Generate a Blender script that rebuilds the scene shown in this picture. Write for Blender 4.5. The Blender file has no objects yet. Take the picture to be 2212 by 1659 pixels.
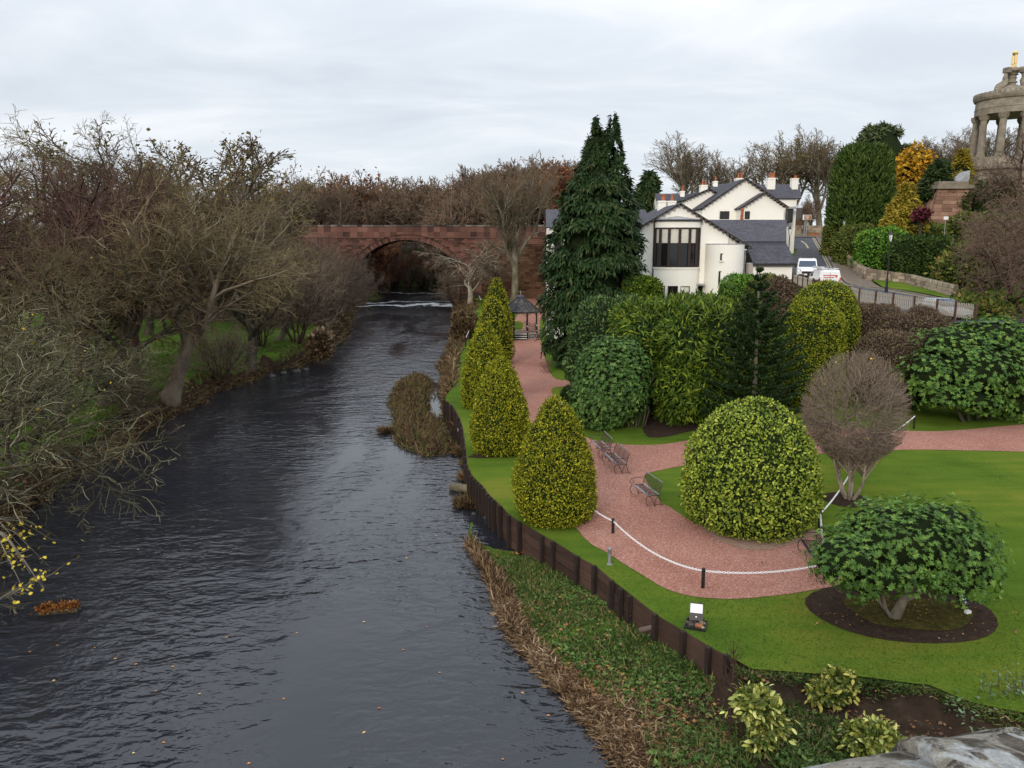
import bpy, math, random
import numpy as np
from mathutils import Vector, Matrix, geometry
rng = np.random.default_rng(7)
random.seed(7)
R = math.radians
scene = bpy.context.scene
col = scene.collection

# ------------------------------------------------------------------ camera, sky, sun, exposure
CAMZ, PITCH, FPX, CX, CY = 11.3, R(10.4), 1661.0, 1106.0, 829.5
cam_data = bpy.data.cameras.new('camera')
cam = bpy.data.objects.new('camera', cam_data)
col.objects.link(cam)
cam.location = (0, 0, CAMZ)
cam.rotation_euler = (R(90) - PITCH, 0, 0)
cam_data.sensor_width = 36.0
cam_data.lens = 36.0 * FPX / 2212.0
cam_data.clip_start, cam_data.clip_end = 0.1, 6000
scene.camera = cam
scene.render.resolution_x, scene.render.resolution_y = 1024, 768
SUN_EL, SUN_AZ = R(22), R(203)          # azimuth measured clockwise from +Y: behind the camera, to the left
w = bpy.data.worlds.new('World'); scene.world = w; w.use_nodes = True
nt = w.node_tree; nt.nodes.clear()
def wn(t, **k):
    n = nt.nodes.new(t)
    for a, b in k.items(): setattr(n, a, b)
    return n
sky = wn('ShaderNodeTexSky', sky_type='NISHITA', sun_disc=False)
sky.sun_elevation, sky.sun_rotation = SUN_EL, SUN_AZ
bg1 = wn('ShaderNodeBackground'); bg1.inputs[1].default_value = 0.085
bg2 = wn('ShaderNodeBackground'); bg2.inputs[1].default_value = 1.0
tc = wn('ShaderNodeTexCoord'); sep = wn('ShaderNodeSeparateXYZ')
zc = wn('ShaderNodeMath', operation='MAXIMUM'); zc.inputs[1].default_value = 0.0
za = wn('ShaderNodeMath', operation='ADD'); za.inputs[1].default_value = 0.16
dx = wn('ShaderNodeMath', operation='DIVIDE'); dy = wn('ShaderNodeMath', operation='DIVIDE')
cmb = wn('ShaderNodeCombineXYZ')
mp = wn('ShaderNodeMapping'); mp.inputs['Rotation'].default_value = (0, 0, R(35)); mp.inputs['Scale'].default_value = (0.75, 1.25, 1)
n1 = wn('ShaderNodeTexNoise'); n1.inputs['Scale'].default_value = 1.35; n1.inputs['Detail'].default_value = 7; n1.inputs['Roughness'].default_value = 0.55
n1.inputs['Distortion'].default_value = 0.5
rmp = wn('ShaderNodeValToRGB')
rmp.color_ramp.elements[0].position = 0.30; rmp.color_ramp.elements[0].color = (0.625, 0.67, 0.735, 1)
rmp.color_ramp.elements[1].position = 0.70; rmp.color_ramp.elements[1].color = (0.80, 0.83, 0.86, 1)
e = rmp.color_ramp.elements.new(0.5); e.color = (0.685, 0.73, 0.79, 1)
rm2 = wn('ShaderNodeValToRGB')
rm2.color_ramp.elements[0].position = 0.25; rm2.color_ramp.elements[0].color = (0.82, 0.82, 0.82, 1)
rm2.color_ramp.elements[1].position = 0.6; rm2.color_ramp.elements[1].color = (0.97, 0.97, 0.97, 1)
mixs = wn('ShaderNodeMixShader'); wo = wn('ShaderNodeOutputWorld')
L = nt.links.new
L(tc.outputs['Generated'], sep.inputs[0]); L(sep.outputs[2], zc.inputs[0]); L(zc.outputs[0], za.inputs[0])
L(sep.outputs[0], dx.inputs[0]); L(za.outputs[0], dx.inputs[1]); L(sep.outputs[1], dy.inputs[0]); L(za.outputs[0], dy.inputs[1])
L(dx.outputs[0], cmb.inputs[0]); L(dy.outputs[0], cmb.inputs[1]); L(cmb.outputs[0], mp.inputs[0]); L(mp.outputs[0], n1.inputs['Vector'])
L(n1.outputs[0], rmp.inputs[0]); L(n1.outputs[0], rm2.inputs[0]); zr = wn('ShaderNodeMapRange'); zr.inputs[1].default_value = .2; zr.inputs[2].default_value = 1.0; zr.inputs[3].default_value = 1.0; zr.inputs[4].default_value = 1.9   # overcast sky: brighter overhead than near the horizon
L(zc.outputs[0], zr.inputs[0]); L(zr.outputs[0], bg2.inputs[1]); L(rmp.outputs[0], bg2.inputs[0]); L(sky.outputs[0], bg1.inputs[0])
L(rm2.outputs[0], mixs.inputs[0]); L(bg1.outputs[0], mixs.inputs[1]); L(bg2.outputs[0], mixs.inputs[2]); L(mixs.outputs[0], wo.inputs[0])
sd = bpy.data.lights.new('sun', 'SUN'); sd.energy = 1.5; sd.angle = R(14); sd.color = (1.0, 0.90, 0.76)
sun = bpy.data.objects.new('sun', sd); col.objects.link(sun)
sdir = Vector((math.sin(SUN_AZ) * math.cos(SUN_EL), math.cos(SUN_AZ) * math.cos(SUN_EL), math.sin(SUN_EL)))
sun.rotation_euler = (-sdir).to_track_quat('-Z', 'Y').to_euler()
sun.location = sdir * 100
vs = scene.view_settings
vs.view_transform = 'Standard'; vs.look = 'None'; vs.exposure = 0.26; vs.gamma = 1.0; vs.use_curve_mapping = False
scene.cycles.max_bounces = 6; scene.cycles.transparent_max_bounces = 8
scene.cycles.use_denoising = True

# ------------------------------------------------------------------ photograph measurements -> places in the world
_c, _s = math.cos(PITCH), math.sin(PITCH)
def _ray(px, py):
    x = (px - CX) / FPX; y = (CY - py) / FPX
    return x, _c + y * _s, -_s + y * _c
def G(px, py, z=1.2):
    x, y, d = _ray(px, py); t = (z - CAMZ) / d
    return Vector((x * t, y * t, z))
def D(px, py, Y):
    x, y, d = _ray(px, py); t = Y / y
    return Vector((x * t, Y, CAMZ + d * t))

# ------------------------------------------------------------------ materials
MATS = {}
class NB:
    """small node builder"""
    def __init__(s, name, rough=0.8, spec=0.3):
        s.m = bpy.data.materials.new(name); s.m.use_nodes = True
        s.t = s.m.node_tree; s.b = s.t.nodes['Principled BSDF']
        s.b.inputs['Roughness'].default_value = rough
        s.b.inputs['Specular IOR Level'].default_value = spec
        MATS[name] = s.m
    def n(s, t, **k):
        x = s.t.nodes.new(t)
        for a, b in k.items(): setattr(x, a, b)
        return x
    def l(s, a, b): s.t.links.new(a, b)
    def coord(s, scale=(1, 1, 1), rot=(0, 0, 0), kind='Object'):
        c = s.n('ShaderNodeTexCoord'); m = s.n('ShaderNodeMapping')
        m.inputs['Scale'].default_value = scale; m.inputs['Rotation'].default_value = rot
        s.l(c.outputs[kind], m.inputs[0]); return m.outputs[0]
    def world(s, scale=(1, 1, 1), rot=(0, 0, 0)):
        c = s.n('ShaderNodeNewGeometry'); m = s.n('ShaderNodeMapping')
        m.inputs['Scale'].default_value = scale; m.inputs['Rotation'].default_value = rot
        s.l(c.outputs['Position'], m.inputs[0]); return m.outputs[0]
    def noise(s, v, scale, detail=4, rough=0.55, dist=0.0):
        x = s.n('ShaderNodeTexNoise'); x.inputs['Scale'].default_value = scale; x.inputs['Detail'].default_value = detail
        x.inputs['Roughness'].default_value = rough; x.inputs['Distortion'].default_value = dist
        if v is not None: s.l(v, x.inputs['Vector'])
        return x.outputs[0]
    def ramp(s, f, stops):
        r = s.n('ShaderNodeValToRGB'); els = r.color_ramp.elements
        while len(els) < len(stops): els.new(0.5)
        for e_, (p, c) in zip(els, stops): e_.position = p; e_.color = (*c, 1)
        s.l(f, r.inputs[0]); return r.outputs[0]
    def mix(s, f, a, b, mode='MIX'):
        x = s.n('ShaderNodeMix', data_type='RGBA', blend_type=mode)
        for sock, v in ((x.inputs[0], f), (x.inputs[6], a), (x.inputs[7], b)):
            if hasattr(v, 'links'): s.l(v, sock)
            elif isinstance(v, tuple): sock.default_value = (*v, 1)
            else: sock.default_value = v
        return x.outputs[2]
    def math(s, op, a, b=0.0):
        x = s.n('ShaderNodeMath', operation=op)
        for i, v in enumerate((a, b)):
            if hasattr(v, 'links'): s.l(v, x.inputs[i])
            else: x.inputs[i].default_value = v
        return x.outputs[0]
    def attr(s, name):
        a = s.n('ShaderNodeAttribute'); a.attribute_name = name; return a.outputs['Fac']
    def orand(s): return s.n('ShaderNodeObjectInfo').outputs['Random']
    def color(s, c): s.l(c, s.b.inputs['Base Color']) if hasattr(c, 'links') else setattr(s.b.inputs['Base Color'], 'default_value', (*c, 1))
    def bump(s, h, strength=0.3, dist=0.02):
        b = s.n('ShaderNodeBump'); b.inputs['Strength'].default_value = strength; b.inputs['Distance'].default_value = dist
        s.l(h, b.inputs['Height']); s.l(b.outputs[0], s.b.inputs['Normal']); return b

def plain(name, c, rough=0.7, spec=0.3, var=0.25, scale=3.0, metal=0.0, bump=0.0, world=False):
    k = NB(name, rough, spec); v = k.world() if world else k.coord()
    f = k.noise(v, scale, 5, 0.6)
    lo = tuple(x * (1 - var) for x in c); hi = tuple(min(1, x * (1 + var)) for x in c)
    k.color(k.ramp(f, [(0.3, lo), (0.7, hi)])); k.b.inputs['Metallic'].default_value = metal
    if bump: k.bump(k.noise(v, scale * 6, 4), bump, 0.02)
    return k.m
def leafmat(name, stops, rough=0.55, spec=0.12, objrand=False, patch=0.35, pscale=0.8, trans=0.0):
    k = NB(name, rough, spec)
    f = k.orand() if objrand else k.attr('rnd')
    g = k.noise(k.world(), pscale, 3)
    f2 = k.math('ADD', f, k.math('MULTIPLY', k.math('SUBTRACT', g, 0.5), patch * 2))
    k.color(k.ramp(f2, stops))
    if trans:
        k.b.inputs['Transmission Weight'].default_value = 0
        k.b.inputs['Subsurface Weight'].default_value = 0
    return k.m

leafmat('yew_gold', [(0.0, (.035, .055, .006)), (.3, (.12, .145, .011)), (.65, (.25, .26, .016)), (1, (.45, .41, .03))], .65, .1, patch=.2)
leafmat('laurel_bright', [(0.0, (.036, .067, .008)), (.35, (.132, .190, .020)), (.7, (.240, .314, .035)), (.95, (.408, .448, .060))], .5, .2, patch=.15)
leafmat('laurel_bright_leaf', [(0.0, (.060, .090, .010)), (.35, (.132, .190, .020)), (.7, (.240, .314, .035)), (.95, (.408, .448, .060))], .5, .2, objrand=True, patch=.1)
leafmat('rhodo', [(0.0, (.022, .05, .01)), (.4, (.06, .13, .022)), (.75, (.11, .21, .035)), (1, (.20, .29, .05))], .5, .2, patch=.25)
leafmat('rhodo_leaf', [(0.0, (.035, .08, .014)), (.4, (.07, .15, .025)), (.75, (.12, .22, .04)), (1, (.20, .29, .05))], .5, .2, objrand=True, patch=.2)
leafmat('rhodo_dark', [(0.0, (.015, .035, .01)), (.4, (.035, .075, .02)), (.75, (.075, .13, .032)), (1, (.14, .19, .05))], .5, .2, patch=.3)
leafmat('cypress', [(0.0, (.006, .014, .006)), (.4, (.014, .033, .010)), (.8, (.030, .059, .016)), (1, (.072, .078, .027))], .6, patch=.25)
leafmat('pine_needles', [(0.0, (.02, .032, .014)), (.5, (.055, .08, .03)), (1, (.12, .14, .06))], .6)
leafmat('yew_dark', [(0.0, (.012, .028, .006)), (.5, (.030, .062, .012)), (1, (.075, .115, .022))], .6)
leafmat('conifer_mid', [(0.0, (.016, .041, .006)), (.4, (.047, .088, .010)), (.8, (.115, .169, .017)), (1, (.203, .243, .024))], .6)
leafmat('hedge_green', [(0.0, (.023, .069, .009)), (.5, (.081, .196, .021)), (1, (.184, .322, .040))], .5, pscale=.5)
leafmat('hedge_mixed', [(0.0, (.03, .055, .012)), (.4, (.08, .115, .02)), (.7, (.13, .155, .03)), (1, (.22, .16, .05))], .6, pscale=.35, patch=.6)
leafmat('beech_brown', [(0.0, (.05, .032, .022)), (.45, (.115, .078, .055)), (.8, (.19, .135, .095)), (1, (.15, .15, .05))], .75, patch=.3)
leafmat('monkey', [(0.0, (.009, .020, .007)), (.5, (.024, .050, .013)), (1, (.066, .105, .024))], .5)
leafmat('gold_conifer', [(0.0, (.07, .06, .006)), (.5, (.20, .16, .015)), (1, (.36, .28, .04))], .6)
leafmat('orange_leaf', [(0.0, (.12, .08, .008)), (.45, (.36, .19, .012)), (.8, (.55, .27, .02)), (1, (.45, .36, .04))], .6)
leafmat('russet_leaf', [(0.0, (.09, .03, .01)), (.5, (.22, .08, .02)), (1, (.34, .16, .04))], .7)
leafmat('maroon_leaf', [(0.0, (.03, .004, .008)), (.5, (.07, .01, .02)), (1, (.13, .03, .035))], .6)
leafmat('aucuba_leaf', [(0.0, (.13, .20, .04)), (.3, (.34, .38, .07)), (.65, (.58, .56, .12)), (1, (.74, .70, .26))], .35, .5, objrand=True, patch=.1)
leafmat('aucuba_dull_leaf', [(0.0, (.20, .17, .02)), (.5, (.38, .33, .04)), (1, (.54, .47, .09))], .5, .4, objrand=True, patch=.1)
leafmat('grass_blade', [(0.0, (.03, .045, .014)), (.4, (.055, .105, .02)), (.72, (.095, .155, .03)), (.9, (.19, .17, .06)), (1, (.28, .21, .11))], .7, .15, pscale=.9, patch=.55)
leafmat('reed_blade', [(0.0, (.043, .025, .013)), (.4, (.137, .081, .042)), (.8, (.259, .175, .098)), (1, (.396, .301, .196))], .7, pscale=.7, patch=.35)
leafmat('reed_olive', [(0.0, (.034, .020, .011)), (.4, (.102, .064, .036)), (.75, (.170, .112, .060)), (1, (.119, .120, .032))], .7, pscale=.7, patch=.4)
leafmat('dead_leaf', [(0.0, (.06, .03, .018)), (.5, (.15, .08, .045)), (.9, (.28, .14, .06)), (1, (.42, .2, .05))], .7)
leafmat('weed_leaf', [(0.0, (.04, .075, .03)), (.5, (.09, .16, .07)), (1, (.19, .25, .14))], .5)
leafmat('yellow_leaf', [(0.0, (.3, .2, .02)), (.5, (.5, .36, .03)), (1, (.62, .5, .06))], .5)
leafmat('lichen_twig', [(0.0, (.038, .035, .017)), (.5, (.108, .095, .053)), (.9, (.190, .174, .100)), (1, (.304, .290, .190))], .85)
leafmat('float_leaf', [(0, (.35, .13, .04)), (.6, (.5, .24, .08)), (1, (.55, .42, .2))], .6, objrand=True); leafmat('yellow_leaf_one', [(0, (.40, .28, .02)), (.5, (.56, .42, .03)), (1, (.66, .55, .08))], .5, objrand=True)
leafmat('laurel_inner', [(0, (.05, .09, .015)), (.5, (.16, .20, .035)), (1, (.48, .46, .10))], .4, .4)
leafmat('turf_blade', [(0.0, (.035, .075, .01)), (.5, (.06, .125, .014)), (1, (.11, .17, .022))], .7, pscale=.5, patch=.5)
leafmat('rhodo_ball', [(0.0, (.018, .042, .01)), (.4, (.045, .10, .02)), (.75, (.085, .165, .032)), (1, (.16, .23, .05))], .5, .2, patch=.25)
leafmat('weed_green', [(0.0, (.03, .06, .012)), (.5, (.07, .13, .025)), (1, (.14, .20, .05))], .6, .2)
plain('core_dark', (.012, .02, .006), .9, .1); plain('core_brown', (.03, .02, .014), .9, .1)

def twigmat(name, stops, rough=.85):
    k = NB(name, rough, .15)
    f = k.math('ADD', k.math('MULTIPLY', k.attr('rnd'), .55), k.math('MULTIPLY', k.orand(), .45))
    k.color(k.ramp(f, stops)); return k.m
twigmat('twig_olive', [(0.0, (.058, .040, .023)), (.4, (.122, .087, .046)), (.75, (.216, .169, .089)), (1, (.334, .280, .158))])
twigmat('twig_red', [(0.0, (.053, .027, .025)), (.5, (.109, .058, .048)), (1, (.193, .112, .084))])
twigmat('twig_tan', [(0.0, (.081, .061, .041)), (.5, (.169, .124, .081)), (1, (.284, .223, .155))])
twigmat('twig_far', [(0.0, (.094, .062, .045)), (.3, (.150, .098, .068)), (.55, (.175, .131, .085)), (.8, (.188, .107, .073)), (1, (.156, .138, .094))])
twigmat('twig_rust', [(0.0, (.084, .036, .026)), (.5, (.156, .072, .048)), (1, (.240, .120, .072))])
def bark(name, a, b, c, sc=2.0):
    k = NB(name, .9, .15); v = k.coord((1, 1, .35)); f = k.noise(v, sc, 6, .65)
    k.color(k.ramp(f, [(.3, a), (.5, b), (.72, c)])); k.bump(k.noise(v, sc * 5, 5), .8, .04)
bark('bark_grey', (.065, .056, .042), (.156, .137, .101), (.286, .254, .195))
bark('bark_dark', (.024, .022, .015), (.065, .056, .039), (.140, .130, .081))
bark('bark_pale', (.17, .14, .10), (.32, .28, .21), (.46, .42, .34), 4)
bark('bark_red', (.035, .021, .018), (.079, .044, .035), (.132, .079, .062))

def build_ground():
    k = NB('ground_mat', .95, .02); v = k.world()
    soil = k.ramp(k.noise(v, 2.2, 8, .7), [(.3, (.022, .015, .011)), (.55, (.048, .032, .022)), (.75, (.085, .058, .038))])
    gr = k.ramp(k.noise(v, .55, 8, .7), [(.25, (.08, .065, .025)), (.42, (.07, .10, .018)), (.6, (.085, .165, .022)), (.8, (.12, .19, .035))])
    f = k.math('ADD', k.attr('soil'), k.math('MULTIPLY', k.math('SUBTRACT', k.noise(v, 1.2, 6, .7), .5), .9))
    k.color(k.mix(k.ramp(f, [(.42, (0, 0, 0)), (.58, (1, 1, 1))]), gr, soil)); k.bump(k.noise(v, 9, 6, .7), .9, .08)
    k = NB('lawn_mat', .95, .02); v = k.world()
    big = k.noise(v, .16, 4, .6); fine = k.noise(v, 9, 6, .75); st = k.noise(k.world((.25, 1.6, 1), (0, 0, R(-35))), .9, 3)
    f = k.math('ADD', k.math('MULTIPLY', big, .80), k.math('ADD', k.math('MULTIPLY', fine, .42), k.math('MULTIPLY', st, .36)))
    k.color(k.ramp(f, [(.54, (.045, .08, .012)), (.68, (.072, .128, .016)), (.82, (.108, .165, .02)), (.94, (.165, .185, .027)), (1.0, (.19, .18, .038))]))
    k.bump(k.noise(v, 22, 5, .7), 1.0, .05)
    k = NB('gravel_mat', .95, .05); v = k.world()
    vor = k.n('ShaderNodeTexVoronoi'); vor.inputs['Scale'].default_value = 21; k.l(v, vor.inputs['Vector'])
    g1 = k.noise(v, 13, 5, .8)
    base = k.ramp(k.math('ADD', k.math('MULTIPLY', g1, .55), k.math('MULTIPLY', k.noise(v, .28, 6, .65), .45)), [(.33, (.25, .105, .08)), (.5, (.40, .185, .14)), (.66, (.56, .32, .25))])
    vcol = k.n('ShaderNodeSeparateColor'); k.l(vor.outputs['Color'], vcol.inputs[0])
    base = k.mix(k.math('MULTIPLY', vcol.outputs[0], .75), base, k.ramp(vcol.outputs[1], [(0, (.27, .115, .085)), (.6, (.48, .24, .18)), (1, (.64, .44, .36))]))
    k.color(base)
    k.bump(vor.outputs['Distance'], 1.0, .05)
    k = NB('soil_mat', .95, .1); v = k.world()
    k.color(k.ramp(k.noise(v, 6, 8, .75), [(.3, (.022, .014, .010)), (.5, (.045, .028, .02)), (.68, (.07, .045, .032)), (.8, (.13, .09, .06))]))
    k.bump(k.noise(v, 14, 6, .7), 1, .06)
    k = NB('moss_mat', .95, .1); v = k.world()
    k.color(k.ramp(k.noise(v, 5, 8, .75), [(.3, (.03, .024, .010)), (.5, (.065, .06, .014)), (.7, (.13, .125, .022))]))
    k.bump(k.noise(v, 20, 6, .7), 1, .06)
    k = NB('sandy_mat', .95, .1); v = k.world()
    k.color(k.ramp(k.noise(v, 7, 8, .75), [(.3, (.19, .12, .09)), (.6, (.34, .23, .17)), (.75, (.44, .33, .25))]))
    k = NB('asphalt_mat', .9, .25); v = k.world()
    k.color(k.ramp(k.math('ADD', k.math('MULTIPLY', k.noise(v, .5, 5, .6), .7), k.math('MULTIPLY', k.noise(v, 14, 4, .7), .3)), [(.35, (.05, .052, .06)), (.6, (.085, .088, .098))]))
    k = NB('pavement_mat', .9, .2); v = k.world()
    k.color(k.ramp(k.noise(v, 1.3, 6, .7), [(.3, (.11, .085, .065)), (.7, (.20, .16, .125))]))
build_ground()

def build_water():
    k = NB('water_mat', .1, .5)
    k.b.inputs['IOR'].default_value = 1.5
    geo = k.n('ShaderNodeNewGeometry').outputs['Position']
    sepn = k.n('ShaderNodeSeparateXYZ'); k.l(geo, sepn.inputs[0])
    deep = k.noise(k.world(), .12, 3)
    base = k.ramp(deep, [(.3, (.011, .013, .020)), (.7, (.019, .020, .025))])
    # broken water over the stones below the bridge
    Y = sepn.outputs[1]; X = sepn.outputs[0]
    wob = k.math('MULTIPLY', k.math('SUBTRACT', k.noise(k.world((1, .35, 1)), .16, 3), .5), 26)
    Yw = k.math('ADD', Y, wob)
    def band(c, h):
        return k.math('MAXIMUM', k.math('SUBTRACT', 1.0, k.math('DIVIDE', k.math('ABSOLUTE', k.math('SUBTRACT', Yw, c)), h)), 0.0)
    bands = k.math('MAXIMUM', band(141.5, 5.0), k.math('MAXIMUM', k.math('MULTIPLY', band(151.0, 6.0), .75), k.math('MULTIPLY', band(176.0, 5.0), .8)))
    fn = k.noise(k.world((1.0, 2.6, 1)), .9, 8, .75)
    foam = k.ramp(k.math('MULTIPLY', bands, k.math('MULTIPLY', fn, 2.0)), [(.48, (0, 0, 0)), (.95, (1, 1, 1))])
    k.color(k.mix(foam, base, (.46, .48, .50)))
    fr = k.math('ADD', .10, k.math('MULTIPLY', foam, .5)); k.l(fr, k.b.inputs['Roughness'])
    a = k.noise(k.world((1.0, 1.9, 1), (0, 0, R(-22))), 1.35, 2.5, .5, .5)
    b = k.noise(k.world((1.0, 1.7, 1), (0, 0, R(12))), .36, 2, .5, .8)
    c = k.noise(k.world((1.0, 1.5, 1), (0, 0, R(-45))), 3.9, 2, .5, .4)
    calm = k.ramp(k.noise(k.world((1, .40, 1)), .12, 5, .6, .8), [(.38, (.12, .12, .12)), (.62, (1.4, 1.4, 1.4))])
    h = k.math('ADD', k.math('ADD', a, k.math('MULTIPLY', b, 1.6)), k.math('MULTIPLY', c, .30))
    bp = k.bump(h, 1.0, .10)
    k.l(k.math('MULTIPLY', calm, .85), bp.inputs['Strength'])
    k = NB('pond_mat', .02, .5); k.b.inputs['IOR'].default_value = 1.333; k.color((.02, .018, .014))
build_water()

plain('render_white', (.87, .84, .77), .9, .2, .045, .6, bump=.15)
def slate_mat():
    k = NB('slate', .55, .35); v = k.coord()
    f = k.math('ADD', k.math('MULTIPLY', k.orand(), .35), k.math('ADD', k.math('MULTIPLY', k.noise(v, .7, 4, .6), .45), k.math('MULTIPLY', k.attr('rnd'), .35)))
    k.color(k.ramp(f, [(.3, (.042, .041, .052)), (.55, (.066, .064, .082)), (.85, (.10, .095, .115))]))
slate_mat()
plain('slate_base', (.05, .048, .06), .7, .3); plain('lead', (.33, .34, .36), .5, .4, .2, 2); plain('dark_trim', (.028, .024, .022), .5, .4)
plain('timber_dark', (.03, .017, .013), .5, .4); plain('terracotta', (.36, .12, .06), .8, .2, .3); plain('blind', (.62, .60, .53), .8, .2, .08)
plain('lamp_smoke', (.16, .13, .12), .3, .5)
plain('black_iron', (.012, .012, .013), .45, .5); plain('bench_grey', (.22, .22, .23), .45, .5, .4, 6, bump=.2); plain('bench_dark', (.045, .033, .03), .5, .4)
plain('bench_rust', (.12, .055, .042), .6, .3); plain('white_paint', (.78, .78, .76), .5, .4, .05); plain('steel_grey', (.24, .25, .27), .4, .5, .15)
plain('clay_pipe', (.11, .075, .065), .6, .4); plain('concrete_pipe', (.14, .12, .075), .9, .2, .4, 3, bump=.4)
plain('post_black', (.016, .014, .014), .6, .3, .4, 8); plain('white_chain', (.80, .80, .82), .45, .5, .04)
plain('stone_wet', (.045, .04, .034), .6, .4, .5, 3, bump=.5); plain('floor_tile', (.46, .30, .24), .7, .3, .1)
plain('stone_monument', (.235, .20, .155), .9, .2, .4, 1.2, bump=.4); plain('stone_pink', (.42, .25, .185), .9, .2, .3, .9, bump=.4)
plain('fence_brown', (.085, .05, .038), .8, .2, .35, 2, bump=.3); plain('fence_pale', (.42, .37, .32), .8, .2, .3, 2, bump=.3)
plain('car_white', (.80, .80, .80), .25, .5, .02); plain('car_silver', (.42, .46, .50), .3, .5, .04, metal=.4); plain('tyre', (.02, .02, .02), .8, .3)
plain('sign_brown', (.30, .11, .045), .5, .4, .08); plain('red_print', (.50, .07, .05), .5, .4, .05); plain('lamp_white', (.72, .73, .72), .3, .5, .05)
plain('road_yellow', (.42, .36, .24), .8, .2, .3); plain('kerb_stone', (.20, .17, .14), .85, .2, .3, 2)
k = NB('gold', .28, .5); k.b.inputs['Metallic'].default_value = 1.0; k.color((.95, .66, .25))
k = NB('glass', .08, .5); k.color((.012, .013, .015))
k = NB('glass_blue', .06, .6); k.color((.03, .05, .09))
k = NB('panel_white', .25, .5); k.color((.82, .83, .84))
def timber():
    k = NB('timber_wall', .8, .25); v = k.coord((1, 1, 6)); f = k.noise(v, 1.6, 6, .65)
    f2 = k.math('ADD', k.math('MULTIPLY', f, .6), k.math('MULTIPLY', k.orand(), .4))
    k.color(k.ramp(f2, [(.25, (.032, .018, .013)), (.5, (.060, .034, .025)), (.75, (.088, .052, .039))])); k.bump(k.noise(v, 6, 5), .5, .02)
    k = NB('timber_post', .8, .25); v = k.coord((6, 6, 1)); f = k.noise(v, 1.6, 6, .65)
    k.color(k.ramp(f, [(.3, (.016, .011, .010)), (.6, (.034, .022, .018)), (.8, (.05, .033, .026))])); k.bump(k.noise(v, 6, 5), .5, .02)
timber()
def stonemat(name, cols, sc=.7):
    k = NB(name, .92, .15); v = k.world()
    f = k.math('ADD', k.math('MULTIPLY', k.orand(), .40), k.math('ADD', k.math('MULTIPLY', k.noise(v, sc, 5, .65), .5), k.math('MULTIPLY', k.attr('rnd'), .35)))
    k.color(k.ramp(f, cols)); k.bump(k.noise(v, 5, 6, .7), .6, .06)
stonemat('red_sandstone', [(.22, (.045, .026, .022)), (.42, (.115, .056, .043)), (.62, (.175, .085, .064)), (.85, (.26, .14, .105))], .22)
stonemat('wall_stone', [(.25, (.19, .145, .11)), (.5, (.34, .27, .20)), (.8, (.48, .40, .31))])
stonemat('brown_stone', [(.25, (.075, .04, .026)), (.5, (.15, .08, .05)), (.8, (.22, .14, .08))], .5)
plain('mortar', (.06, .035, .027), .95, .1); plain('mortar_pale', (.18, .15, .115), .95, .1)
def lichen():
    k = NB('lichen_stone', .9, .1); v = k.coord()
    a = k.ramp(k.noise(v, 16, 8, .75, .6), [(.35, (.07, .06, .05)), (.5, (.17, .145, .12)), (.65, (.30, .26, .215))])
    b = k.ramp(k.noise(v, 12, 8, .7, .8), [(.48, (0, 0, 0)), (.52, (1, 1, 1))])
    c = k.ramp(k.noise(v, 8, 8, .7, .6), [(.55, (0, 0, 0)), (.585, (1, 1, 1))])
    d = k.ramp(k.noise(v, 40, 5, .8), [(.35, (.5, .5, .5)), (.7, (1.1, 1.1, 1.1))])
    x = k.mix(b, a, (.52, .48, .40)); x = k.mix(c, x, (.68, .69, .68)); k.color(k.mix(1.0, x, d, 'MULTIPLY'))
    k.bump(k.noise(v, 30, 8, .75), 1.0, .02)
lichen()

# ------------------------------------------------------------------ object helpers
def tag(o, label=None, cat=None, group=None, kind=None):
    if label: o['label'] = label
    if cat: o['category'] = cat
    if group: o['group'] = group
    if kind: o['kind'] = kind
    return o
def link(o, parent=None, world=True):
    col.objects.link(o)
    if parent is not None:
        o.parent = parent
        if world: o.matrix_parent_inverse = world_inv(parent)
    return o
def world_inv(p):
    m = Matrix.Identity(4); q = p; chain = []
    while q is not None: chain.append(q); q = q.parent
    for q in reversed(chain): m = m @ q.matrix_parent_inverse @ q.matrix_basis
    return m.inverted()
def thing(name, label, cat, loc=(0, 0, 0), rz=0.0, group=None):
    o = bpy.data.objects.new(name, None); o.empty_display_size = .3; col.objects.link(o)
    o.location = loc; o.rotation_euler = (0, 0, rz)
    return tag(o, label, cat, group)
def shared(name, me, parent=None, loc=(0, 0, 0), rot=(0, 0, 0), scale=(1, 1, 1), world=True):
    o = bpy.data.objects.new(name, me); o.location = loc; o.rotation_euler = rot; o.scale = scale
    return link(o, parent, world)
def copy_tree(o, parent=None):
    c = o.copy(); col.objects.link(c)
    if parent is not None: c.parent = parent
    for ch in o.children: copy_tree(ch, c)
    return c

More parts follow.
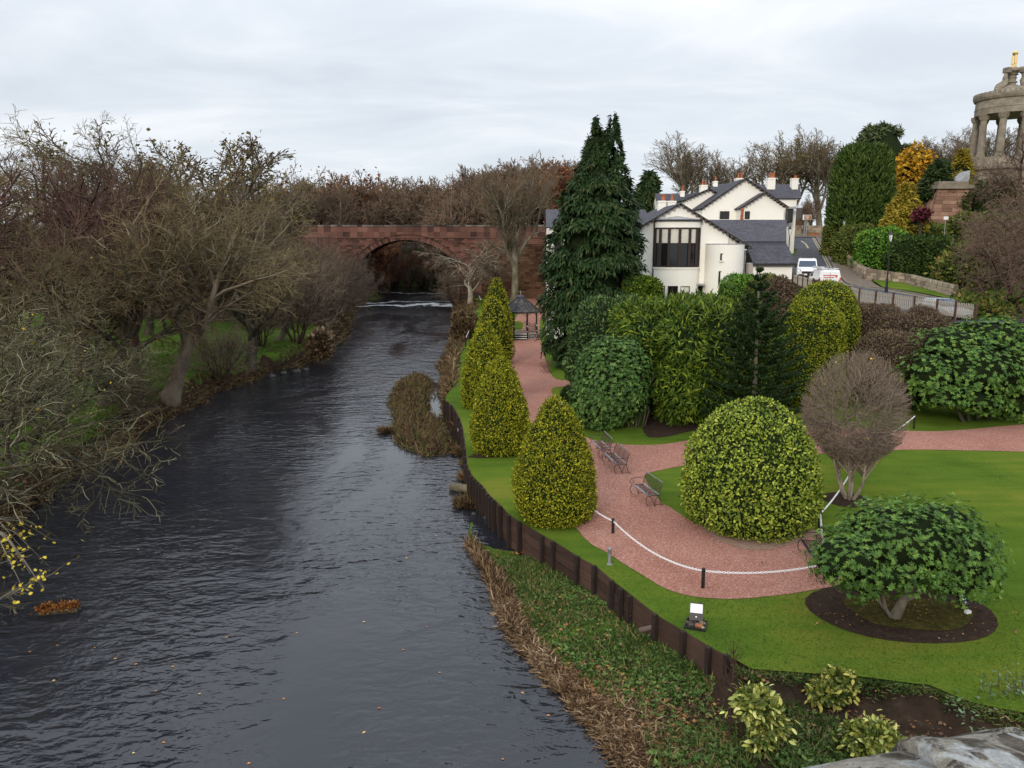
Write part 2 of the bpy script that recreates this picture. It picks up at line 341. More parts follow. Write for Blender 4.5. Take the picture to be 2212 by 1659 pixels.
def mesh_np(name, V, F, mats, rnd=None, midx=None, smooth=False):
    """V (n,3); F list of (m,k) index arrays"""
    me = bpy.data.meshes.new(name)
    V = np.ascontiguousarray(V, dtype=np.float32)
    F = [np.asarray(f, dtype=np.int32) for f in F if len(f)]
    loops = np.concatenate([f.ravel() for f in F]); sizes = np.concatenate([np.full(len(f), f.shape[1], np.int32) for f in F])
    starts = np.concatenate([[0], np.cumsum(sizes)[:-1]]).astype(np.int32)
    me.vertices.add(len(V)); me.vertices.foreach_set('co', V.ravel())
    me.loops.add(len(loops)); me.loops.foreach_set('vertex_index', loops)
    me.polygons.add(len(sizes)); me.polygons.foreach_set('loop_start', starts)
    try: me.polygons.foreach_set('loop_total', sizes)
    except Exception: pass
    for m in mats: me.materials.append(MATS[m])
    if midx is not None: me.polygons.foreach_set('material_index', np.asarray(midx, np.int32))
    me.update(calc_edges=True); me.validate()
    if rnd is not None:
        a = me.attributes.new('rnd', 'FLOAT', 'FACE'); a.data.foreach_set('value', np.asarray(rnd, np.float32))
    if smooth: me.polygons.foreach_set('use_smooth', np.ones(len(sizes), bool))
    return me

class MB:
    """collects solids, then builds one mesh object"""
    def __init__(s): s.v = []; s.f = []; s.m = []
    def add(s, vs_, fs, m=0):
        b = len(s.v); s.v += [tuple(p) for p in vs_]; s.f += [tuple(i + b for i in f) for f in fs]; s.m += [m] * len(fs); return s
    def box(s, a, b, m=0):
        (x0, y0, z0), (x1, y1, z1) = a, b
        vs_ = [(x0, y0, z0), (x1, y0, z0), (x1, y1, z0), (x0, y1, z0), (x0, y0, z1), (x1, y0, z1), (x1, y1, z1), (x0, y1, z1)]
        return s.add(vs_, [(0, 3, 2, 1), (4, 5, 6, 7), (0, 1, 5, 4), (1, 2, 6, 5), (2, 3, 7, 6), (3, 0, 4, 7)], m)
    def obox(s, c, ax, ay, az, m=0):
        """box from centre and three half-axis vectors"""
        c, ax, ay, az = Vector(c), Vector(ax), Vector(ay), Vector(az)
        vs_ = [c - ax - ay - az, c + ax - ay - az, c + ax + ay - az, c - ax + ay - az, c - ax - ay + az, c + ax - ay + az, c + ax + ay + az, c - ax + ay + az]
        return s.add(vs_, [(0, 3, 2, 1), (4, 5, 6, 7), (0, 1, 5, 4), (1, 2, 6, 5), (2, 3, 7, 6), (3, 0, 4, 7)], m)
    def beam(s, p, q, wd, ht, m=0, up=(0, 0, 1)):
        p, q = Vector(p), Vector(q); d = (q - p); l = d.length; d.normalize()
        u = Vector(up); sx = d.cross(u)
        if sx.length < 1e-4: sx = d.cross(Vector((1, 0, 0)))
        sx.normalize(); sz = sx.cross(d)
        return s.obox((p + q) / 2, d * l / 2, sx * wd / 2, sz * ht / 2, m)
    def prism(s, poly, vec, m=0):
        n = len(poly); vec = Vector(vec); a = [Vector(p) for p in poly]; b = [p + vec for p in a]
        fs = [tuple(range(n))[::-1], tuple(range(n, 2 * n))] + [(i, (i + 1) % n, n + (i + 1) % n, n + i) for i in range(n)]
        return s.add(a + b, fs, m)
    def tube(s, pts, r, n=6, m=0, caps=True):
        pts = [Vector(p) for p in pts]; k = len(pts); rs = r if hasattr(r, '__len__') else [r] * k
        base = len(s.v); prev = None
        for i, p in enumerate(pts):
            t = (pts[min(i + 1, k - 1)] - pts[max(i - 1, 0)])
            if t.length < 1e-9: t = Vector((0, 0, 1))
            t.normalize()
            if prev is None:
                u = t.cross(Vector((0, 0, 1)))
                if u.length < 1e-3: u = t.cross(Vector((1, 0, 0)))
            else:
                u = prev - t * prev.dot(t)
                if u.length < 1e-4: u = t.cross(Vector((0, 0, 1)))
            u.normalize(); prev = u; v = t.cross(u)
            for j in range(n):
                a = 2 * math.pi * j / n; s.v.append(tuple(p + (u * math.cos(a) + v * math.sin(a)) * rs[i]))
        for i in range(k - 1):
            for j in range(n):
                a, b = base + i * n + j, base + i * n + (j + 1) % n
                s.f.append((a, b, b + n, a + n)); s.m.append(m)
        if caps:
            s.f.append(tuple(base + j for j in range(n))[::-1]); s.f.append(tuple(base + (k - 1) * n + j for j in range(n))); s.m += [m, m]
        return s
    def lathe(s, prof, c=(0, 0, 0), n=16, m=0, a0=0.0, a1=None, sx=1.0, sy=1.0):
        full = a1 is None; a1 = 2 * math.pi if full else a1; cols = n if full else n + 1; base = len(s.v)
        for (r, z) in prof:
            for j in range(cols):
                a = a0 + (a1 - a0) * j / n; s.v.append((c[0] + r * math.cos(a) * sx, c[1] + r * math.sin(a) * sy, c[2] + z))
        for i in range(len(prof) - 1):
            for j in range(n):
                j2 = (j + 1) % cols if full else j + 1
                a, b = base + i * cols + j, base + i * cols + j2
                s.f.append((a, b, b + cols, a + cols)); s.m.append(m)
        if full:
            s.f.append(tuple(base + j for j in range(cols))[::-1]); t = base + (len(prof) - 1) * cols
            s.f.append(tuple(t + j for j in range(cols))); s.m += [m, m]
        return s
    def mesh(s, name, mats, smooth=False):
        me = bpy.data.meshes.new(name); me.from_pydata(s.v, [], s.f)
        for x in ([mats] if isinstance(mats, str) else mats): me.materials.append(MATS[x])
        if any(s.m): me.polygons.foreach_set('material_index', s.m)
        if smooth: me.polygons.foreach_set('use_smooth', [True] * len(s.f))
        me.update(); return me
    def build(s, name, mats, parent=None, smooth=False, world=True):
        return link(bpy.data.objects.new(name, s.mesh(name, mats, smooth)), parent, world)

# ------------------------------------------------------------------ foliage helpers
def unit(a): return a / np.maximum(np.linalg.norm(a, axis=-1, keepdims=True), 1e-9)
TPL = {
 'diamond': (np.array([[0, 0, 0], [.28, .5, .05], [0, 1, 0], [-.28, .5, .05]]), np.array([[0, 1, 2, 3]])),
 'oval': (np.array([[0, 0, 0], [.2, .3, .05], [.17, .7, .03], [0, 1, -.06], [-.17, .7, .03], [-.2, .3, .05]]), np.array([[0, 1, 2, 3], [0, 3, 4, 5]])),
 'blade': (np.array([[-.05, 0, 0], [.05, 0, 0], [.035, .55, .10], [-.035, .55, .10], [0, 1, .0]]), None),
 'frond': (np.array([[-.09, 0, 0], [.09, 0, 0], [.17, .4, .05], [-.17, .45, .05], [.03, 1, -.18], [-.03, 1, -.18]]), np.array([[0, 1, 2, 3], [3, 2, 4, 5]])),
}
def leaf_arrays(P, Dv, N, S, tpl, width=1.0):
    """leaves at P, long axis Dv, face normal N, size S -> verts, face arrays, faces per leaf"""
    T, F = TPL[tpl]
    Dv = unit(Dv); X = unit(np.cross(Dv, N)); Z = np.cross(X, Dv); n = len(P)
    S = np.broadcast_to(np.asarray(S, float), (n,))[:, None, None]
    V = P[:, None, :] + S * (T[None, :, 0:1] * width * X[:, None, :] + T[None, :, 1:2] * Dv[:, None, :] + T[None, :, 2:3] * Z[:, None, :])
    off = (np.arange(n) * len(T))[:, None, None]
    if tpl == 'blade':
        return V.reshape(-1, 3), [(np.array([[0, 1, 2, 3]])[None] + off).reshape(-1, 4), (np.array([[3, 2, 4]])[None] + off).reshape(-1, 3)], None
    return V.reshape(-1, 3), [(F[None] + off).reshape(-1, F.shape[1])], len(F)
def leaf_mesh(name, P, Dv, N, S, tpl, mat, rnd=None, width=1.0, extra=None):
    """extra: (V, quads, material) for an inner body put in the same mesh"""
    n = len(P); rnd = rng.random(n) if rnd is None else rnd
    V, F, k = leaf_arrays(P, Dv, N, S, tpl, width)
    rf = np.concatenate([rnd, rnd]) if k is None else np.repeat(rnd, k)
    mats = [mat]; mi = np.zeros(len(rf), np.int32)
    if extra is not None:
        EV, EF, em = extra
        V = np.vstack([V, EV]); F = F + [EF + (len(V) - len(EV))]; mats.append(em)
        rf = np.concatenate([rf, np.full(len(EF), .3)]); mi = np.concatenate([mi, np.ones(len(EF), np.int32)])
    return mesh_np(name, V, F, mats, rf, mi)
def lump(P, sc, amp, ph=0.0):
    q = P * sc
    return amp * (np.sin(q[:, 0] * 1.7 + ph + 1.3 * np.sin(q[:, 2] * 1.1)) * np.sin(q[:, 1] * 1.9 + 2 * ph) + .6 * np.sin(q[:, 2] * 2.3 + ph * 3 + q[:, 0] * .9))
def ell_sample(ells, n, p=2.0):
    """points and outward normals on a union of (super)ellipsoids (cx,cy,cz,rx,ry,rz)"""
    A = np.array([(e[3] * e[4] + e[3] * e[5] + e[4] * e[5]) for e in ells]); cnt = (A / A.sum() * n * 1.35).astype(int) + 1
    Ps, Ns = [], []
    for i, e in enumerate(ells):
        c, r = np.array(e[:3]), np.array(e[3:6]); pe = e[6] if len(e) > 6 else p
        u = unit(rng.normal(size=(cnt[i] * 2, 3)))
        # spread by area of the stretched surface
        d = np.sum(np.abs(u) ** pe, 1) ** (1 / pe); q = u / d[:, None]
        g = unit(np.sign(q) * np.abs(q) ** (pe - 1) / r)
        wgt = np.linalg.norm(q, axis=1) ** 2 * np.prod(r) / np.maximum(np.sum(g * q * r, 1), 1e-3)
        keep = rng.random(len(q)) < wgt / np.quantile(wgt, .95); q, g = q[keep][:cnt[i]], g[keep][:cnt[i]]
        Pw = c + q * r; ok = np.ones(len(Pw), bool)
        for j, e2 in enumerate(ells):
            if j != i:
                pj = e2[6] if len(e2) > 6 else p
                ok &= np.sum(np.abs((Pw - np.array(e2[:3])) / np.array(e2[3:6])) ** pj, 1) > .90
        Ps.append(Pw[ok]); Ns.append(g[ok])
    return np.vstack(Ps), np.vstack(Ns)
def ell_body(ells, k=.9, p=2.0, nu=14, nv=10):
    Vs, Fs, b = [], [], 0
    for e in ells:
        pe = e[6] if len(e) > 6 else p
        th = np.linspace(0, 2 * np.pi, nu, endpoint=False); ph = np.linspace(-np.pi / 2, np.pi / 2, nv)
        u = np.array([[math.cos(f) * math.cos(t), math.cos(f) * math.sin(t), math.sin(f)] for f in ph for t in th])
        q = u / (np.sum(np.abs(u) ** pe, 1) ** (1 / pe))[:, None]
        Vs.append(np.array(e[:3]) + q * np.array(e[3:6]) * k)
        for i in range(nv - 1):
            for j in range(nu): Fs.append((b + i * nu + j, b + i * nu + (j + 1) % nu, b + (i + 1) * nu + (j + 1) % nu, b + (i + 1) * nu + j))
        b += len(u)
    return np.vstack(Vs), np.array(Fs)
def local(P, loc): return P - np.array(loc)

def topiary(name, label, cat, base, prof, nleaf, size, mat, group=None, tpl='diamond', core='core_dark', jitter=.05, width=1.0, outward=.5, lumpy=.055, yscale=1.0):
    """clipped bush of revolution: prof = [(height, radius)...] in metres, own origin at its base"""
    h = np.array([a for a, b in prof]); r = np.array([b for a, b in prof])
    t = np.linspace(h[0], h[-1], 400); rt = np.interp(t, h, r); sl = np.hypot(np.gradient(t), np.gradient(rt))
    cdf = np.cumsum((rt + .02) * sl); cdf /= cdf[-1]
    z = np.interp(rng.random(nleaf), cdf, t); a = rng.random(nleaf) * 2 * np.pi; rr = np.interp(z, h, r); drdz = np.interp(z, t, np.gradient(rt, t))
    P = np.stack([np.cos(a) * rr, np.sin(a) * rr * yscale, z], 1); N = unit(np.stack([np.cos(a), np.sin(a), -np.clip(drdz, -6, 6)], 1))
    P = P + N * (lump(P, 1.6, lumpy, base[0]) + lump(P, .7, lumpy * 1.3, base[1]) + rng.normal(0, jitter, nleaf))[:, None]
    Dv = unit(N * outward + rng.normal(0, .55, (nleaf, 3)) + np.array([0, 0, .25])); Nn = unit(N + rng.normal(0, .45, (nleaf, 3)))
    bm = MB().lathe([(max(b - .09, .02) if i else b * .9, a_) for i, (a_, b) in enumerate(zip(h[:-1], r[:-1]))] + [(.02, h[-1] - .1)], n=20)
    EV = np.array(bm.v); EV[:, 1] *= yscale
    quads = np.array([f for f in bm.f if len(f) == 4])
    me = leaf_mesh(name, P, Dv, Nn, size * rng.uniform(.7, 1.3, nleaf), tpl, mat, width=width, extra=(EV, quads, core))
    o = shared(name, me, None, base); return tag(o, label, cat, group)

def bush(name, label, cat, base, ells, nleaf, size, mat, group=None, tpl='diamond', core='core_dark', jitter=.08, width=1.0, outward=.6, up=.25, p=2.0, k=.9, lumpy=.08, droop=0.0, lsc=1.1):
    P, N = ell_sample(ells, nleaf, p); n = len(P)
    P = P + N * (lump(P, lsc, lumpy, base[1]) + rng.normal(0, jitter, n))[:, None]
    Dv = unit(N * outward + rng.normal(0, .5, (n, 3)) + np.array([0, 0, up - droop])); Nn = unit(N + rng.normal(0, .4, (n, 3)) + np.array([0, 0, .3]))
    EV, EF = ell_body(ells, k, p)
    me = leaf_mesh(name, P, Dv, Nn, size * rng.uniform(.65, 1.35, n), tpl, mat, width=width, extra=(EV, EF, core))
    o = shared(name, me, None, base); return tag(o, label, cat, group)

def tubes_np(PL, RL, n):
    """PL (N,k,3) polylines, RL (N,k) radii -> verts, quads"""
    N, k, _ = PL.shape
    T = np.empty_like(PL); T[:, 1:-1] = PL[:, 2:] - PL[:, :-2]; T[:, 0] = PL[:, 1] - PL[:, 0]; T[:, -1] = PL[:, -1] - PL[:, -2]
    T = unit(T); t0 = unit(PL[:, -1] - PL[:, 0])
    ref = np.where(np.abs(t0[:, 2:3]) < .85, np.array([[0, 0, 1.0]]), np.array([[1.0, 0, 0]]))[:, None, :]
    U = unit(np.cross(T, np.broadcast_to(ref, T.shape))); W = np.cross(T, U)
    an = 2 * np.pi * np.arange(n) / n
    V = PL[:, :, None, :] + RL[:, :, None, None] * (np.cos(an)[None, None, :, None] * U[:, :, None, :] + np.sin(an)[None, None, :, None] * W[:, :, None, :])
    idx = np.arange(N * k * n).reshape(N, k, n); a = idx[:, :-1, :]; b = np.roll(a, -1, 2); c = idx[:, 1:, :]; d = np.roll(c, -1, 2)
    return V.reshape(-1, 3), np.stack([a, b, d, c], -1).reshape(-1, 4)
# ------------------------------------------------------------------ terrain
XR_PX = [(1335, 1659), (1310, 1610), (1270, 1560), (1230, 1515), (1190, 1480), (1150, 1430), (1110, 1385), (1085, 1340), (1075, 1290), (1060, 1250), (1025, 1195), (1003, 1165), (1000, 1145)]
XR_UP = [(1036, 1098), (1030, 1040), (1012, 985), (998, 925), (966, 880), (958, 850), (962, 812), (950, 795), (965, 770), (975, 740), (988, 700), (985, 655), (978, 625), (975, 600)]
WALL_PX = [(1582, 1424), (1537, 1400.8), (1483, 1368), (1422, 1332), (1367, 1289), (1328.5, 1259.4), (1290, 1226.7), (1252.6, 1205.8), (1200.5, 1173), (1176.7, 1159.7), (1105, 1116.6), (1085, 1095.5), (1058, 1070.6), (1043, 1051), (1023, 1031), (1011, 1008), (1007, 974), (1001, 929), (993.5, 904.5), (978.6, 877), (962.5, 866)]
EDGE_UP = [(968, 850), (976, 837.5), (986, 793), (988, 770), (1003, 735), (1014, 716), (1020, 683), (1030, 662), (1020, 645)]
XL_PX = [(-700, 1659), (-330, 1400), (-60, 1250), (40, 1130), (110, 1060), (190, 1010), (260, 985), (300, 940), (390, 890), (440, 872), (455, 850), (545, 825), (590, 800), (650, 795), (690, 765), (738, 740), (760, 700), (768, 660), (835, 640), (858, 612), (868, 600)]
LAWN_NEAR_PX = [(1582, 1424), (1625, 1447), (1745, 1456), (1845, 1462), (1977, 1479), (2010, 1483), (2099, 1519), (2230, 1545)]
xr_pts = [G(*p, 0) for p in XR_PX + XR_UP]; xl_pts = [G(*p, 0) for p in XL_PX]
wall_pts = [G(*p, 1.2) for p in WALL_PX]; edge_pts = wall_pts + [G(*p, 1.2) for p in EDGE_UP]
near_pts = [G(*p, 1.2) for p in LAWN_NEAR_PX]
def prep(pts, tail):
    a = sorted([(p.y, p.x) for p in pts] + tail); y = np.array([q[0] for q in a]); x = np.array([q[1] for q in a]); return y, x
_xr = prep(xr_pts, [(-200, 60), (2, 14.0), (180, -15), (200, -24), (225, -52), (300, -120), (420, -260)])
_xl = prep(xl_pts, [(-200, -30), (2, -24), (180, -32), (200, -44), (225, -80), (300, -150), (420, -300)])
_xw = prep(edge_pts, [(150, -3), (180, -10), (200, -19), (225, -46), (300, -110), (420, -250)])
YCOR, XCOR = near_pts[0].y, near_pts[0].x
_yn_x = np.array([p.x for p in near_pts] + [40, 400]); _yn_y = np.array([p.y for p in near_pts] + [near_pts[-1].y - 2, near_pts[-1].y - 10])
def sm(t): t = np.clip(t, 0, 1); return t * t * (3 - 2 * t)
def road_z(Y): return np.where(Y >= 72, .1 * Y - .05, np.where(Y > 55, 6.05 + 1.1 * sm((Y - 52) / 20.), 6.05))
def height(x, Y):
    x = np.asarray(x, float); Y = np.asarray(Y, float)
    xr = np.interp(Y, *_xr); xl = np.interp(Y, *_xl); xw = np.interp(Y, *_xw)
    # right bank
    toe = np.interp(x, [-50, 6.2, 8.5, 12, 17, 22, 27, 32, 60, 200], [152, 150, 66, 60, 55, 49, 46, 45, 40, 40])
    wdt = np.interp(x, [0, 7, 8.5, 20, 25, 60], [8, 8, 10, 14, 6, 16])
    up_house = 5.0 + 0 * Y
    rz = np.where(Y > 128, .1 * 128 - .05 + .012 * (Y - 128), road_z(np.minimum(Y, 128)))
    T = np.where(Y < 70, up_house, up_house + (rz - up_house) * sm((Y - 84) / 14.))
    fx = sm((x - 22.5) / 3.5); T = T * (1 - fx) + rz * fx
    # hill with the monument behind the road wall
    hill = sm((x - np.interp(Y, [60, 85, 100, 121, 140], [38, 40.5, 46, 55, 58])) / 22.) * np.interp(Y, [30, 55, 85, 130, 300], [1.5, 4.5, 7.2, 4, 3])
    T = T + hill
    z_r = 1.2 + (np.maximum(T, 1.2) - 1.2) * sm((Y - toe) / wdt)
    far = sm((Y - 150) / 60.); z_r = z_r * (1 - far) + far * (8.5 + 3 * np.sin(x * .021 + 1) + .006 * np.maximum(Y - 200, 0) + .02 * np.maximum(x - 40, 0))
    inwall = (Y >= YCOR) & (Y < wall_pts[-1].y)
    low = np.clip((x - xr) / np.maximum(xw - xr, .3), 0, 1)
    bank_r = np.where(inwall, .03 + .42 * low * np.clip((26.5 - Y) / 7, -.3, 1), 1.2 * sm(low))
    z_r = np.where(x < xw + .8, bank_r, z_r)
    # near bank below the lawn edge, towards the bridge
    yn = np.interp(x, _yn_x, _yn_y)
    dn = np.maximum(yn - Y, 0)
    near = 1.2 - .42 * sm(dn / .5) - .045 * dn
    near = np.minimum(near, .02 + np.maximum(x - xr, 0) * .26)
    below = (x >= XCOR - .2) & (Y < yn) | (Y < YCOR)
    near2 = np.where(x < XCOR, .02 + .43 * np.clip((x - xr) / np.maximum(XCOR - xr, .5), 0, 1), near)
    z_r = np.where(below, np.minimum(near2, 1.15), z_r)
    # left bank
    d = np.maximum(xl - x, 0)
    z_l = .1 + 1.15 * sm(d / 2.2) + .035 * d + .9 * sm((d - 25) / 40.) + np.clip((Y - 130) / 60., 0, 1) * 7 * sm(d / 25.)
    far2 = sm((Y - 160) / 60.); z_l = z_l + far2 * (1.5 + 2 * np.sin(x * .03)) * sm(d / 20.)
    bed = -.9 * sm(np.minimum(x - xl, xr - x) / 1.5) - .05
    z = np.where(x < xl, z_l, np.where(x > xr, z_r, bed))
    und = .12 * np.sin(x * .9 + 1.1 * np.sin(Y * .5)) * np.sin(Y * .8) * sm(d / 3) * (x < xl)
    return z + und
def hz(x, y): return float(height(x, y))

def axis(segs):
    out = [segs[0][0]]
    for a, b, st in segs:
        n = max(1, int(round((b - a) / st))); out += list(np.linspace(a, b, n + 1)[1:])
    return np.array(out)
def grid_mesh(xs, ys, zf, name, mats):
    X, Y = np.meshgrid(xs, ys); Z = zf(X, Y); V = np.stack([X.ravel(), Y.ravel(), Z.ravel()], 1)
    i = np.arange(len(xs) * len(ys)).reshape(len(ys), len(xs)); q = np.stack([i[:-1, :-1], i[:-1, 1:], i[1:, 1:], i[1:, :-1]], -1).reshape(-1, 4)
    return V, q
xs = axis([(-2500, -300, 200), (-300, -80, 20), (-80, -34, 2), (-34, 30, .6), (30, 70, 1.2), (70, 300, 20), (300, 2500, 200)])
ys = axis([(-300, 0, 50), (0, 12, 2), (12, 52, .6), (52, 135, 1.0), (135, 200, 3), (200, 420, 12), (420, 3600, 200)])
V, q = grid_mesh(xs, ys, height, 'ground', None)
me = mesh_np('ground', V, [q], ['ground_mat'], smooth=True)
fc = V[q].mean(1); xr_ = np.interp(fc[:, 1], *_xr); xl_ = np.interp(fc[:, 1], *_xl); yn_ = np.interp(fc[:, 0], _yn_x, _yn_y)
soil = np.where(fc[:, 0] < xl_, .22 + .75 * np.exp(-np.maximum(xl_ - fc[:, 0] - .4, 0) / 1.1), .35)
soil = np.where((fc[:, 1] > 95) & (fc[:, 0] < xl_), np.maximum(soil, .62), soil)
soil = np.where((fc[:, 0] > xr_ - .9) & (fc[:, 1] < YCOR + 10) & (fc[:, 1] < yn_), .74, soil)
soil = np.where((fc[:, 0] > XCOR + .3) & (fc[:, 1] < yn_ + .7), .88, soil)
soil = np.where((fc[:, 0] > 20) & (fc[:, 1] > 44) & (fc[:, 0] < 28) & (fc[:, 1] < 80), .62, soil)
soil = np.where((fc[:, 0] > xl_) & (fc[:, 0] < xr_), 1.0, soil)
soil = np.where((fc[:, 1] > 146) & (np.abs(fc[:, 0]) < 400) & (fc[:, 1] < 420), .54, soil)
a = me.attributes.new('soil', 'FLOAT', 'FACE'); a.data.foreach_set('value', soil.astype(np.float32))
ground = tag(shared('ground', me), kind='structure')

# the river: one sheet at z = 0 following the channel
yy = axis([(-60, 0, 15), (0, 60, 2), (60, 200, 5), (200, 420, 15)])
L_ = np.interp(yy, *_xl) - 1.6; R_ = np.interp(yy, *_xr) + .6
R_ = np.where((yy > 20) & (yy < 52), np.interp(yy, *_xw) + .2, R_)
rows = []; nc = 8
for y_, l_, r_ in zip(yy, L_, R_):
    rows += [(l_ + (r_ - l_) * i / nc, y_, 0) for i in range(nc + 1)]
V = np.array(rows); i = np.arange(len(V)).reshape(len(yy), nc + 1); q = np.stack([i[:-1, :-1], i[:-1, 1:], i[1:, 1:], i[1:, :-1]], -1).reshape(-1, 4)
river = tag(shared('river', mesh_np('river', V, [q], ['water_mat'])), kind='structure')

def sheet(name, poly, off, mat, step=.9, zf=None, kind='structure', holes=()):
    """a draped sheet on the ground: polygon of world points, triangulated with a grid of inner points"""
    poly = [Vector((p[0], p[1])) for p in poly]; n = len(poly)
    x0, x1 = min(p.x for p in poly), max(p.x for p in poly); y0, y1 = min(p.y for p in poly), max(p.y for p in poly)
    gx, gy = np.arange(x0 + step / 2, x1, step), np.arange(y0 + step / 2, y1, step)
    X, Y = [a.ravel() for a in np.meshgrid(gx, gy)]; ins = np.zeros(len(X), bool)
    for i in range(n):
        a, b = poly[i], poly[(i + 1) % n]
        c = (a.y > Y) != (b.y > Y); xi = (b.x - a.x) * (Y - a.y) / ((b.y - a.y) or 1e-9) + a.x; ins ^= c & (X < xi)
    pts = poly + [Vector((float(a), float(b))) for a, b in zip(X[ins], Y[ins])]
    edges = [(i, (i + 1) % n) for i in range(n)]
    vs_, _, fs, *_r = geometry.delaunay_2d_cdt(pts, edges, [list(range(n))], 1, 1e-4)
    zf = zf or height
    xa = np.array([v.x for v in vs_]); ya = np.array([v.y for v in vs_]); za = zf(xa, ya) + off
    me = bpy.data.meshes.new(name); me.from_pydata(list(zip(xa, ya, za)), [], [tuple(f) for f in fs]); me.materials.append(MATS[mat]); me.update()
    if me.polygons and sum(p.normal.z for p in me.polygons) < 0: me.flip_normals()
    return tag(shared(name, me), kind=kind)
def smooth_line(pts, k=4):
    """Catmull-Rom through the points"""
    P = [Vector(p) for p in pts]; out = []
    for i in range(len(P) - 1):
        a, b, c, d = P[max(i - 1, 0)], P[i], P[i + 1], P[min(i + 2, len(P) - 1)]
        for j in range(k):
            t = j / k; out.append(.5 * ((2 * b) + (c - a) * t + (2 * a - 5 * b + 4 * c - d) * t * t + (3 * b - a - 3 * c + d) * t ** 3))
    return out + [P[-1]]
def hl(x, y):      # lawn level: never drops with the bank at its edge
    x = np.asarray(x, float); y = np.asarray(y, float); h_ = height(x, y)
    return np.maximum(h_, 1.2)
lawn_poly = [*smooth_line(wall_pts + [G(*p) for p in EDGE_UP], 3), Vector((-3, 148)), Vector((6, 148)), Vector((6, 72)), Vector((8, 70)), Vector((12, 66)), Vector((16, 64)), Vector((24, 56)), Vector((25.5, 52)), Vector((30, 46.5)), Vector((70, 44)), Vector((70, near_pts[-1].y - 2)), *[Vector(p) for p in smooth_line(near_pts[1:], 3)[::-1]]]
lawn = sheet('lawn', lawn_poly, .03, 'lawn_mat', 1.0, hl)
LZ = 1.23
def PX(l, z=LZ): return [G(*p, z) for p in l]
outer = smooth_line(PX([(1225, 1100), (1238, 1131), (1271, 1171), (1313, 1195), (1345.5, 1217), (1390, 1244), (1435, 1270.7), (1494, 1288.5), (1583.5, 1294.5), (1688, 1285.6), (1747, 1276.6), (1810, 1265), (1822, 1252)]), 3)
inner = smooth_line(PX([(1812, 1215), (1790, 1165), (1765, 1148), (1700, 1130), (1620, 1150), (1560, 1148), (1506, 1133.7), (1449.6, 1098), (1425.8, 1083), (1400, 1045), (1392, 1029), (1402, 1022), (1420, 1017.7), (1479.4, 1005.8), (1600, 990), (1760, 981), (1956, 972), (2069, 973), (2230, 977), (2500, 990)]), 3)
top = smooth_line(PX([(2500, 900), (2213, 917), (2069, 929.6), (1959, 931), (1734, 918), (1600, 928), (1500, 949), (1434.7, 959.6), (1375, 962), (1315.7, 956.7), (1268, 946), (1240, 925), (1213, 882), (1197, 858), (1191, 842), (1205, 836), (1240, 834), (1300, 825), (1300, 812), (1230, 822), (1194, 814), (1179.5, 781), (1170, 745), (1166, 715), (1168, 690), (1185, 665), (1185, 643), (1136, 643), (1124, 660), (1118, 680), (1110, 693)]), 3)
west = smooth_line(PX([(1098, 715), (1096, 745), (1098, 778), (1116, 822), (1136, 880), (1155, 940), (1185, 1020), (1210, 1075)]), 3)
GRAVEL = outer + inner + top + west
gravel_path = sheet('gravel_path', GRAVEL, .045, 'gravel_mat', 1.0, lambda x, y: hl(x, y))
sheet('path_lawn', smooth_line(PX([(1108, 699), (1112, 694.5), (1124, 694), (1130, 702), (1126, 712), (1112, 715), (1108, 708)]), 3), .06, 'lawn_mat', .8, hl)
sheet('gravel_edge', smooth_line(PX([(1506, 1133), (1540, 1160), (1590, 1183), (1640, 1190), (1700, 1180), (1745, 1162), (1768, 1150), (1700, 1128), (1600, 1130), (1506, 1133)]), 2)[:-1], .057, 'sandy_mat', .8, hl)
def ring(cx, cy, rx, ry, n=28, wob=.03, ph=0.): return [Vector((cx + rx * math.cos(2 * math.pi * i / n) * (1 + wob * math.sin(3 * 2 * math.pi * i / n + ph)), cy + ry * math.sin(2 * math.pi * i / n) * (1 + wob * math.cos(2 * 2 * math.pi * i / n + ph)))) for i in range(n)]
bedL, bedR, bedB = G(1745.5, 1316, LZ), G(2163, 1337, LZ), G(1955, 1393, LZ)
bed_c = Vector(((bedL.x + bedR.x) / 2, (bedL.y + bedR.y) / 2 + .15)); bed_r = (bedR.x - bedL.x) / 2
sheet('flower_bed', ring(bed_c.x, bed_c.y, bed_r, bed_c.y - bedB.y), .048, 'soil_mat', .5, hl)
sheet('moss', ring(bed_c.x + .15, bed_c.y - .05, bed_r * .66, (bed_c.y - bedB.y) * .62, 24, .12, 1.), .06, 'moss_mat', .5, hl, kind='stuff')
bb_c = (G(1779.4, 1080, LZ) + G(1878.6, 1080, LZ)) / 2; bb_r = (G(1878.6, 1080, LZ) - G(1779.4, 1080, LZ)).x / 2
sheet('flower_bed', ring(bb_c.x, bb_c.y, bb_r, bb_r * 1.05), .049, 'soil_mat', .5, hl)
for pts in ([(1388, 925), (1400, 945), (1450, 942), (1500, 930), (1540, 940), (1620, 930), (1600, 880), (1500, 850), (1400, 850)], [(1010, 988), (1040, 990), (1075, 988), (1110, 985), (1125, 975), (1080, 960)]):
    sheet('soil_patch', smooth_line(PX(pts + [pts[0]]), 2)[:-1], .05, 'soil_mat', .8, hl)

